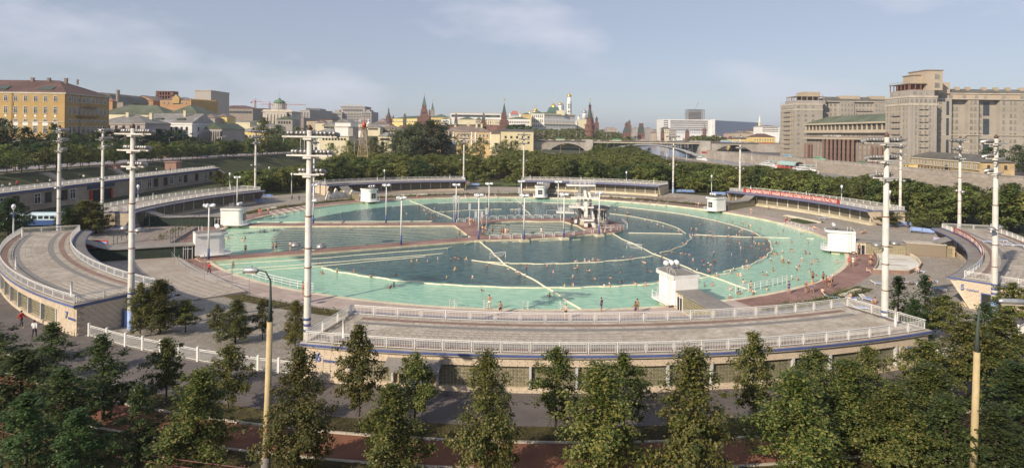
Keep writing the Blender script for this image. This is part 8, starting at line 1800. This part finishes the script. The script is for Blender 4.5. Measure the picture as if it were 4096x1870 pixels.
t = thing('poster', 'pale violet and white poster panel on pavilion 5 beside the passage roof', 'poster', ring(81.2,69.5,1.3), rad(69.5)-PI/2-.9); b = MB(); b.box(-1.8,-.05,0,1.8,.05,2.2); b.bl('violet_field', M('pale_violet', (.45,.42,.62),.7,.15,1), t); b = MB(); b.box(-1.8,-.08,0,1.8,-.05,.4); b.bl('red_strip', REDP, t); b = MB(); b.box(-.4,-.09,.9,1.6,-.06,1.6); b.bl('white_patch', WHITE, t)
b = MB(); bm_ = WOODY
t = thing('bench_heap', 'heap of stacked bench frames beside the mast of pavilion 3', 'furniture heap', ring(75,140.5,.7),.2); b = MB()
for i in range(9):
 x = -8+i*1.7; b.beam((x, -.5,0),(x, -.5,.9),.07); b.beam((x, .5,0),(x, .5,.9),.07); b.beam((x, -.5,.9),(x, .5,.9),.07); b.beam((x-.5,-.2,.4+.1*(i % 3)),(x+1.5,.3,.4),.12)
b.bl('frame', RUST, t)
# ============================================================ PEOPLE
def body_mesh(name, J, hand=True):
 """J = joint table; grown as one skin"""
 E = [('pel', 'spi'),('spi', 'che'),('che', 'nec'),('nec', 'hd0'),('hd0', 'hd1'),('hd1', 'hd2')]
 for s_ in 'LR': E += [('che', 'sh'+s_),('sh'+s_, 'el'+s_),('el'+s_, 'wr'+s_),('wr'+s_, 'ha'+s_),('pel', 'hi'+s_),('hi'+s_, 'kn'+s_),('kn'+s_, 'an'+s_),('an'+s_, 'to'+s_)]
 Rr = dict(pel=.125, spi=.105, che=.135, nec=.052, hd0=.07, hd1=.092, hd2=.072, sh=.062, el=.040, wr=.027, ha=.034, hi=.085, kn=.055, an=.036, to=.03); ks = list(J); me = bpy.data.meshes.new(name)
 me.from_pydata([J[k] for k in ks],[(ks.index(a), ks.index(b_)) for a, b_ in E],[]); o = bpy.data.objects.new(name, me); COL.objects.link(o); sk = o.modifiers.new('s', 'SKIN'); sk.use_smooth_shade = True; sd = o.modifiers.new('d', 'SUBSURF'); sd.levels = 1
 lay = me.skin_vertices[0].data if me.skin_vertices else None
 for i, k in enumerate(ks): r = Rr[k if k in Rr else k[:2]]; me.skin_vertices[0].data[i].radius = (r, r*(.8 if k in ('che', 'spi', 'pel') else 1)); me.skin_vertices[0].data[i].use_root = (k == 'pel')
 dg = bpy.context.evaluated_depsgraph_get(); dg.update(); m2 = bpy.data.meshes.new_from_object(o.evaluated_get(dg)); bpy.data.objects.remove(o); m2.name = name
 bm = bmesh.new(); bm.from_mesh(m2); add = MB()
 for s_, sg in (('L', -1),('R', 1)):          # fingers and thumb rooted in the palm
  h_, w_ = Vector(J['ha'+s_]), Vector(J['wr'+s_]); d = (h_-w_).normalized(); sd_ = d.cross(Vector((0,1,.01))).normalized(); n_ = d.cross(sd_)
  for f in range(4): b0 = h_+sd_*(f-1.5)*.019-d*.01; L_ = (.07,.08,.076,.06)[f]; add.tube([b0, b0+d*L_*.55, b0+d*L_*.85+n_*.02],[.0095,.0085,.006],5)
  b0 = h_-d*.03+sd_*.03; add.tube([b0, b0+sd_*.03+d*.02, b0+sd_*.035+d*.05],[.011,.009,.006],5)
 h1 = Vector(J['hd1']); f_ = Vector(J.get('face', (0,-1,0))) if False else FACE; add.ellip(tuple(h1+f_*.1),(.016,.02,.024),6,4)
 for sg in (-1,1): sx = f_.cross(Vector((0,0,1)))*sg; add.ellip(tuple(h1+sx*.092),(.015,.02,.028),6,4)
 t_ = bpy.data.meshes.new('x'); t_.from_pydata(add.v, [], add.f); bm.from_mesh(t_); bpy.data.meshes.remove(t_)
 for f in bm.faces: f.smooth = True
 bm.to_mesh(m2); bm.free(); m2.materials.clear(); m2.materials.append(SKIN[0]); return m2
SKIN = [M('skin_tan', (.42,.255,.175),.6,.06,5), M('skin_light', (.58,.40,.30),.6,.06,5), M('skin_dark', (.28,.155,.10),.6,.06,5)]; FACE = Vector((0,-1,0))
ST = dict(pel=(0,0,.95), spi=(0,.01,1.14), che=(0,0,1.35), nec=(0,0,1.49), hd0=(0,-.01,1.56), hd1=(0,-.015,1.64), hd2=(0,0,1.71), shL=(-.17,0,1.41), elL=(-.24,.03,1.14), wrL=(-.25,-.05,.9), haL=(-.25,-.07,.83), shR=(.17,0,1.41), elR=(.24,.03,1.14), wrR=(.25,-.05,.9), haR=(.25,-.07,.83), hiL=(-.09,0,.9), knL=(-.1,-.01,.5), anL=(-.1,.02,.08), toL=(-.12,-.14,.03), hiR=(.09,0,.9), knR=(.1,-.01,.5), anR=(.1,.02,.08), toR=(.12,-.14,.03))
PO = {'stand': ST, 'hips': {**ST, 'elL': (-.38,.06,1.2), 'wrL': (-.2,-.03,1.02), 'haL': (-.14,-.06,1.0), 'elR': (.38,.06,1.2), 'wrR': (.2,-.03,1.02), 'haR': (.14,-.06,1.0), 'anR': (.2,.02,.08), 'toR': (.24,-.13,.03), 'knR': (.15,-.02,.5)},
  'walk': {**ST, 'knL': (-.09,-.2,.53), 'anL': (-.09,-.22,.1), 'toL': (-.1,-.38,.07), 'knR': (.09,.1,.5), 'anR': (.09,.32,.14), 'toR': (.1,.22,.03), 'elL': (-.23,.16,1.15), 'wrL': (-.23,.14,.92), 'haL': (-.23,.1,.85), 'elR': (.23,-.1,1.15), 'wrR': (.22,-.3,1.05), 'haR': (.21,-.37,1.05)},
  'raise': {**ST, 'elL': (-.36,-.05,1.35), 'wrL': (-.25,-.12,1.58), 'haL': (-.19,-.12,1.64), 'elR': (.3,-.1,1.2), 'wrR': (.3,-.32,1.22), 'haR': (.3,-.4,1.24)},
  'sit': {**{k: (v[0], v[1]+.05, v[2]-.82) for k, v in ST.items()}, 'knL': (-.14,-.36,.42), 'anL': (-.13,-.5,.06), 'toL': (-.14,-.64,.03), 'knR': (.14,-.36,.40), 'anR': (.13,-.52,.06), 'toR': (.14,-.66,.03), 'hiL': (-.09,.0,.1), 'hiR': (.09,0,.1), 'elL': (-.25,-.1,.35), 'wrL': (-.15,-.34,.42), 'haL': (-.12,-.4,.45), 'elR': (.25,-.1,.35), 'wrR': (.15,-.34,.42), 'haR': (.12,-.4,.45)}}
PO['lie'] = {k: (v[0],.9-v[2]-.0,.12+v[1]*.6) for k, v in ST.items()}; PO['lie']['toL'] = (-.12,.86,.2); PO['lie']['toR'] = (.12,.86,.2)
PO['swim'] = {k: (v[0],1.62-v[2],-.03-(1.5-v[2])*.25 if v[2] < 1.5 else .04) for k, v in ST.items()}; PO['swim'].update(elL=(-.3,-.1,.1), wrL=(-.22,-.35,.02), haL=(-.2,-.42,-.02), elR=(.35,.2,-.02), wrR=(.5,.4,-.1), haR=(.53,.46,-.12), hd1=(0,-.06,.13), hd2=(0,-.04,.2), hd0=(0,-.02,.07), nec=(0,.06,.02))
BODY = {}; TR = {}; TOP = {}; CAPM = {}
def shell(me, test, off, name):
 bm = bmesh.new(); bm.from_mesh(me); bmesh.ops.delete(bm, geom=[f for f in bm.faces if not test(f.calc_center_median())], context='FACES'); bm.normal_update()
 for v in bm.verts: v.co += v.normal*off
 m_ = bpy.data.meshes.new(name); bm.to_mesh(m_); bm.free(); return m_
for k, J in PO.items():
 m_ = body_mesh('body_'+k, J); BODY[k] = m_; p = Vector(J['pel']); s_ = Vector(J['spi']); ax = (s_-p).normalized(); c_ = Vector(J['che']); h1 = Vector(J['hd1']); ha = (Vector(J['hd2'])-h1).normalized()
 TR[k] = shell(m_, lambda q: -.17 < (q-p).dot(ax) < .07 and (q-p).length < .22,.008, 'trunks'); TOP[k] = shell(m_, lambda q: -.2 < (q-c_).dot(ax) < .09 and (q-c_).length < .26 and abs((q-c_).dot(Vector((1,0,0)))) < .17,.01, 'top')
 b = MB(); b.ellip((0,.012,.03),(.1,.108,.095),10,6); b2 = b.mesh('cap', WHITE, True)
 for v in b2.vertices: v.co += h1
 CAPM[k] = b2
CC = {'w': ('white', M('cap_white', (.78,.78,.76),.5,0)), 'y': ('yellow', M('cap_yellow', (.75,.55,.08),.5,0)), 'r': ('red', M('cap_red', (.6,.06,.05),.5,0)), 'p': ('pink', M('cap_pink', (.65,.22,.38),.5,0)), 'b': ('blue', M('cap_blue', (.10,.25,.6),.5,0)), 'g': ('green', M('cap_green', (.05,.35,.25),.5,0)), 'h': ('dark-haired', M('dark_hair', (.035,.022,.015),.7,0))}
CLO = {'k': ('black', M('black_cloth', (.02,.02,.025),.7,0)), 'b': ('blue', M('blue_cloth', (.04,.08,.30),.7,0)), 'r': ('red', M('red_cloth', (.5,.03,.03),.7,0)), 'w': ('white', M('white_cloth', (.75,.75,.73),.7,0)), 'n': ('brown', M('brown_cloth', (.18,.09,.06),.7,0))}
def person(loc, rz, pose, cap, lab, suit='k', top=False, skin=None, sc=1.0, group=None, small=False):
 o = put('person', BODY[pose], None, loc, rz, lab, None, 'person', group, sc); o.material_slots[0].link = 'OBJECT'; o.material_slots[0].material = SKIN[random.choice([0,0,1,2]) if skin is None else skin]
 def part(nm, me, mt):
  c = put(nm, me, o);
  if not me.materials: me.materials.append(mt)
  c.material_slots[0].link = 'OBJECT'; c.material_slots[0].material = mt; return c
 part('hair' if cap == 'h' else 'bathing_cap', CAPM[pose], CC[cap][1])
 if not small:
  part('bathing_trunks', TR[pose], CLO[suit][1])
  if top: part('swimsuit_top', TOP[pose], CLO[suit][1])
 return o
SW = []
for f_, s_ in ((c3, "40,815y 185,885w 260,990h 305,778h 135,730y 45,715h 75,722h 628,800r 852,838p 800,783w 848,765b 550,838h 570,850h 620,868w 480,812h 1035,800h 1050,795w 1135,820h 1152,828w 1015,880w 1195,890h 1325,884h 1408,775h 1405,838h 1412,918h 1272,955h 1315,955w 945,958y 1018,945p 1530,940h 1612,950p 1720,918h 1625,820h 1655,830b 1610,765w 1598,755h 1490,735b 1495,712r 1432,715w 1370,725b 1237,740b 1218,738r 1180,738w 1150,748b 1112,745w 1035,748h 1775,795h 1805,790h 1855,765h 1888,778b 1905,682h 1945,690p 1975,695b 1780,692h 1835,668h 1815,648b 1858,640r 1720,700h 1745,715h 2005,740w 2090,745r 2095,775b 2133,765w 2150,775h 2187,745r 2175,680p 2130,825w 2140,835p 2200,870w 2100,950b 2168,945b 2000,820h 2038,830w 2045,915h 1460,380y 1465,352w 1480,350r 1608,412w 1636,428h 1663,432w 1710,448w 1758,458h 1825,478h 1885,495w 1897,500p 1975,525b 2000,530r 2025,540b 2073,538p 2125,540p 2150,538w 2172,545h 2200,542h 1990,485w 2030,485w 2005,470h 2148,505p 2065,440h 2200,415h 2240,380w 1935,350p 1945,360w 1970,365w 1628,390b 1712,412h 1310,310b 1362,325p 1435,290h 1380,292y 822,308y 800,340h 650,310h 860,300p 525,322h 305,285h 540,345h 410,262h 460,250h 482,245h 495,248h 1920,600b 1940,605p 1960,580b 822,1040h 380,445h 1000,450h"),
    (cR, "95,540w 27,542w 45,545r 120,542y 100,585h 120,600r 240,595w 250,610w 278,608y 318,608y 285,645h 215,625b 160,640h 130,645w 55,695b 240,695h 30,605h 140,490p 122,510w 30,470h 60,425b 135,435h 160,430b 148,450h 250,430h 210,455p 195,470h 220,515b 245,525p 235,520h 300,540w 225,550h 290,480p 345,570r 370,605r 425,605h 445,580b 548,590b 437,535h 480,505h 625,520y 685,595h 350,645r 358,665h 325,710p 310,720h 293,722h 290,755b 180,755y 375,745w 408,690h 388,700h 425,698h 475,682w 540,655h 553,668h 655,660p 665,685h 695,690b 470,730w 478,760h 475,745y 512,750p 525,765w 635,745w 708,770p 735,748b 765,752h 607,795p 590,820w 605,815w 700,840h 925,758g 985,755h 145,800w 205,790b 185,812w 70,820w 45,850w 128,870w 105,860g 345,865w 308,862h 395,830h 150,925h 215,940h 118,1020b 40,985p 40,1055w 210,990h 110,1000h 235,1020p 505,890g 550,895w 600,905p 755,870h 345,985h"),
    (c2, "495,510h 530,505b 545,505b 610,498b 670,498b 220,565h 235,560h 350,580h 372,562h 615,560h 275,775h 270,800h 240,745h 430,815h 1008,850g 1130,835y 1270,835p 1408,880h 1620,858h 1600,950h 1568,970w 2035,890y 2250,885w 1962,725b 2195,730y 2105,812y 1745,750y 1790,748w 1880,748b 2070,725h 2110,710p 2140,725h 990,785r 660,430h 1920,510h 1230,470y 1253,480w 1080,465h 1780,265w 1850,325p 1890,345y 1810,295h 1910,355r 1965,380w 1935,315w 1990,330w 1385,338h 1415,358w 1300,342w 1160,350w 1090,385h 1705,358w 1060,352h 990,330h 1940,285h 2025,345h 2030,315h")):
 for tk in s_.split(): u, v = tk[:-1].split(','); q = G(*f_(float(u), float(v)+6)); SW.append((q.x, q.y, tk[-1]))
def zone(x, y):
 r, a = polar(x, y)
 if r > 53.4: return 'shallows by the near rim' if abs(a) < 24 else ('right-hand turquoise shallows' if 24 <= a < 100 else ('far right shallows' if a > 0 and a < 178 else ('near left shallows' if -60 < a < 0 else 'far left shallows')))
 if -88 < a < -52 and r > 19: return 'lap lanes between the piers'
 if a < -24 and a > -60: return 'dark water below the near pier'
 if r < 17: return 'small basin before the diving tower'
 if -24 <= a < 5: return 'dark water left of the near diagonal'
 if a < 32 and a > 0: return 'dark water between the diagonals'
 if a < 80 and a > 0: return 'dark water right of both diagonals'
 return 'far water right of the platform' if 80 <= a < 170 else 'far water behind the platform'
G_ = {}
for (x, y, c) in SW: G_.setdefault((c, zone(x, y)),[]).append((x, y))
ORD = ['first', 'second', 'third', 'fourth', 'fifth', 'sixth', 'seventh', 'eighth', 'ninth', 'tenth', 'eleventh', 'twelfth']
for (c, z_), ps in G_.items():
 ps.sort(key=lambda p: p[0]/p[1]); nm = CC[c][0]+('-capped' if c != 'h' else '')
 for i, (x, y) in enumerate(ps):
  r, a = polar(x, y); sh = r > 53.4; sw = random.random() < (.12 if sh else .3); od = '' if len(ps) == 1 else ', '+(ORD[i] if i < 12 else str(i+1)+'th')+' from left'
  person((x, y, 0 if sw else (-1.15 if sh else -1.34)), random.uniform(0,2*PI), 'swim' if sw else random.choice(['stand', 'raise', 'walk']), c, nm+(' swimmer in the ' if sw else ' bather in the ')+z_+od, group='bathers in the water', small=not sh)
DP = [(2541,1264, 'walk', 'h', 'b', 0, 'boy in blue trunks walking on the near rim'),(2549,1250, 'stand', 'h', 'k', 0, 'taller boy walking beside the one in blue trunks'),(2263,1274, 'walk', 'g', 'k', 0, 'green-capped bather stepping along the near rim'),(2405,1245, 'stand', 'h', 'b', 1, 'woman in a blue swimsuit standing on the near rim'),(1957,1234, 'hips', 'h', 'w', 0, 'man in white trunks by the near ladder'),(2001,1262, 'stand', 'h', 'k', 0, 'dark-trunked man on the near rim behind the railing'),(3396,1065, 'stand', 'r', 'r', 1, 'woman in a red bikini on the red deck'),(3412,1065, 'stand', 'b', 'w', 1, 'blue-capped woman beside the red bikini'),(3425,1044, 'walk', 'w', 'k', 1, 'white-capped woman in black on the red deck'),
  (3423,998, 'stand', 'r', 'r', 1, 'red-capped woman before the passage door'),(3437,1014, 'walk', 'h', 'k', 0, 'man leaving the passage door'),(3452,1014, 'stand', 'g', 'n', 0, 'green-capped bather at the passage door'),(3393,1003, 'raise', 'h', 'n', 0, 'man bending by the white cabin wall at the red deck'),(3251,1130, 'stand', 'h', 'k', 0, 'man standing by the end of the long handrail'),(3155,1174, 'stand', 'h', 'b', 1, 'bather in pale trunks below the long handrail'),(3224,1172, 'walk', 'p', 'n', 1, 'pink-capped bather on the near part of the red deck'),(3247,1170, 'hips', 'y', 'b', 0, 'yellow-capped boy in blue trunks on the red deck'),(3293,1133, 'stand', 'h', 'k', 0, 'pale man in black trunks in the group by the shrub'),(3305,1150, 'stand', 'h', 'r', 1, 'woman in a red swimsuit in the group by the shrub'),(3318,1150, 'stand', 'b', 'k', 0, 'blue-capped man in the group by the shrub'),(3329,1147, 'hips', 'w', 'k', 0, 'white-capped man at the right of the group by the shrub'),
  (3631,928, 'stand', 'w', 'n', 1, 'white-capped bather beside the bench heap of pavilion 4'),(3004,855, 'stand', 'h', 'n', 0, 'tanned bather on the far right deck'),(2909,842, 'hips', 'w', 'k', 0, 'bather at the door behind the far right cabin'),(3142,898, 'stand', 'w', 'r', 1, 'bather on the right pool steps'),(3157,898, 'stand', 'h', 'b', 0, 'second bather on the right pool steps'),(2783,826, 'walk', 'h', 'k', 0, 'first of three walking on the far deck'),(2793,829, 'walk', 'h', 'b', 0, 'middle one of three walking on the far deck'),(2806,831, 'stand', 'h', 'k', 0, 'last of three walking on the far deck'),(1834,885, 'hips', 'h', 'n', 0, 'man at the far railing left end of the platform'),(1874,894, 'stand', 'h', 'n', 0, 'bather at the junction of pier and platform'),(1881,901, 'stand', 'h', 'k', 0, 'bather in the middle of the platform junction'),(1889,902, 'stand', 'b', 'n', 0, 'blue-capped bather at the platform junction'),(1936,885, 'stand', 'h', 'k', 0, 'dark-trunked man among the loudspeakers'),(1930,884, 'stand', 'h', 'w', 1, 'person in white among the loudspeakers'),
  (1929,933, 'stand', 'b', 'b', 0, 'bather left in the group by the small basin'),(1937,935, 'stand', 'h', 'n', 0, 'bather middle in the group by the small basin'),(1943,938, 'stand', 'w', 'k', 0, 'bather right in the group by the small basin'),(1970,940, 'hips', 'h', 'k', 0, 'man leaning on the near hoop railing'),(2005,944, 'stand', 'h', 'r', 0, 'first of four at the near hoop railing'),(2013,944, 'stand', 'h', 'n', 0, 'second of four at the near hoop railing'),(2022,944, 'stand', 'h', 'w', 1, 'person in a white robe at the near hoop railing'),(2032,944, 'stand', 'h', 'n', 0, 'last of four at the near hoop railing'),(2165,941, 'stand', 'h', 'w', 1, 'woman by the starting block of the small basin'),(1838,955, 'raise', 'h', 'n', 0, 'man shading his eyes on the near pier by the platform'),(1729,890, 'walk', 'h', 'r', 0, 'bather walking on the far pier by the net'),(2288,894, 'stand', 'w', 'b', 0, 'white-capped boy in blue left of the diving tower'),
  (982,1017, 'stand', 'w', 'k', 0, 'white-capped man alone on the near pier'),(1091,1009, 'stand', 'h', 'b', 0, 'left one of a pair on the near pier'),(1105,1008, 'stand', 'h', 'k', 0, 'right one of a pair on the near pier'),(1161,1004, 'hips', 'h', 'k', 0, 'man in dark trunks nearing the tall mast on the pier'),(852,1024, 'stand', 'h', 'b', 1, 'bather in a blue top at the left end of the near pier'),(1211,1178, 'hips', 'h', 'r', 0, 'sunburnt man in red trunks beside the nearest mast'),(982,879, 'walk', 'h', 'r', 0, 'bather on the deck before the far left cabin'),(1037,859, 'stand', 'h', 'r', 1, 'woman in red on the far left deck'),(1045,860, 'stand', 'h', 'r', 0, 'companion of the woman in red on the far left deck'),(1072,858, 'walk', 'h', 'n', 0, 'bather hurrying along the far left deck'),(1992,778, 'stand', 'h', 'n', 0, 'bather on the grass border left of the middle lamp posts'),(1796,766, 'stand', 'h', 'n', 0, 'bather on the gravel before pavilion 2')]
for (px_, py, po, cp, su, tp, l) in DP: q = G(px_, py, .35); zz = .324 if polar(q.x, q.y)[0] > 64 else .41; person((q.x, q.y, zz if polar(q.x, q.y)[0] < 70 else H(q.x, q.y)+.02), random.uniform(-.9,.9)+(PI if random.random() < .4 else 0), po, cp, l, su, tp, group='bathers on the decks')
for (px_, py, po, cp, su, l, dz) in [(3290,1166, 'sit', 'h', 'k', 'man sitting on the rim of the red deck', 0),(3469,1080, 'sit', 'h', 'b', 'bather sitting at the left corner of the basin rim', 0),(3481,1050, 'sit', 'h', 'n', 'bather sitting on the basin rim, second', .3),(3483,1030, 'sit', 'h', 'k', 'bather sitting on the basin rim, third', .3),(3401,1190, 'sit', 'h', 'w', 'man sitting on a lounger by the railing corner', .35),(3670,1086, 'sit', 'w', 'b', 'white-capped bather on a lounger by the basin end', .35),(3718,1130, 'sit', 'h', 'n', 'woman sitting on the gravel lounger in the middle', .3),(3752,1163, 'lie', 'b', 'b', 'bather reclining on the lounger near pavilion 5', .35),(3638,1132, 'lie', 'h', 'n', 'bather lying flat on a lounger', .35),(3446,934, 'sit', 'h', 'n', 'left one of two sitting on the far gravel', 0),(3459,934, 'sit', 'y', 'n', 'right one of two sitting on the far gravel', 0),(3074,838, 'sit', 'h', 'n', 'bather sitting on the gravel before the curved seat', 0),(3140,864, 'lie', 'h', 'n', 'bather lying on the long curved white seat', .35),(3256,910, 'sit', 'h', 'k', 'bather sitting by the grass wedge shrub, left', 0),(3263,912, 'sit', 'h', 'b', 'bather sitting by the grass wedge shrub, right', 0),
          (1370,891, 'sit', 'b', 'b', 'bather in blue sitting on the far pier', 0),(568,1034, 'sit', 'h', 'k', 'sunbather sitting on the slab terrace', .1),(1669,786, 'sit', 'h', 'r', 'left one of a pair sitting on the far deck', 0),(1674,786, 'sit', 'h', 'r', 'right one of a pair sitting on the far deck', 0),(3500,1215, 'sit', 'h', 'r', 'bather sitting beside the thick mast', 0)]:
 q = G(px_, py, .6+dz); r_ = polar(q.x, q.y)[0]; person((q.x, q.y, (.41 if r_ < 64 else H(q.x, q.y))+dz), random.uniform(0,6.2), po, cp, l, su, False, group='sunbathers')
WL = [(40,755,6.6, 'w', 'white shirt on the roof promenade, far left'),(10,762,6.6, 'w', 'white shirt at the left picture edge on the promenade'),(68,748,6.6, 'r', 'red shirt on the roof promenade'),(150,742,6.6, 'n', 'brown shirt leaning on the promenade railing'),(200,738,6.6, 'w', 'white top by the promenade lamp'),(318,722,6.6, 'k', 'dark clothes, left of a couple on the promenade'),(334,720,6.6, 'w', 'white shirt, right of a couple on the promenade'),(626,690,6.6, 'w', 'white shirt alone near the middle of the promenade'),(681,688,6.6, 'n', 'pinkish shirt by the granite pier'),(826,632,8.1, 'w', 'white shirt crossing the street under the trees'),(905,624,8.1, 'n', 'brown clothes on the street near the bend'),(942,622,8.1, 'w', 'white shirt on the street by the bend'),(1035,618,8.1, 'r', 'red shirt in the crowd on the street bend'),(1046,618,8.1, 'w', 'white dress in the crowd on the street bend'),(1066,618,8.1, 'w', 'white shirt, middle of the crowd on the bend'),(1082,617,8.1, 'n', 'tan coat at the right of the crowd on the bend'),(1117,615,8.1, 'b', 'blue shirt walking alone right of the crowd'),
  (137,1352,1.42, 'w', 'white dress, carrying a bundle before the left terrace building'),(85,1310,1.42, 'r', 'dark red shirt by the canopy at far left'),(836,1096,.75, 'r', 'dark red shirt by the thin fence posts'),(1168,802,.8, 'k', 'dark clothes behind the nearest mast on the gravel'),(1196,803,.8, 'k', 'dark clothes right of the nearest mast on the gravel')]
def dressed(loc, rz, c, lab):
 o = person(loc, rz, 'walk', 'h', 'person in '+lab, c, False, group='passers-by in street clothes'); sh_ = put('shirt', DRS[0], o); sh_.material_slots[0].link = 'OBJECT'; sh_.material_slots[0].material = CLO[c][1]; tr_ = put('trousers', DRS[1], o); return o
J = PO['walk']; DRS = (shell(BODY['walk'], lambda q: .98 < q.z < 1.47,.014, 'shirt'), shell(BODY['walk'], lambda q: .12 < q.z < 1.0 and abs(q.x) < .19,.014, 'trousers')); DRS[0].materials.append(CLO['w'][1]); DRS[1].materials.append(M('dark_trousers', (.04,.04,.06),.8,0))
for (px_, py, z, c, l) in WL: q = G(px_, py, z); dressed((q.x, q.y, z if z > 6 or z < 2 else z), random.uniform(0,6), c, l)
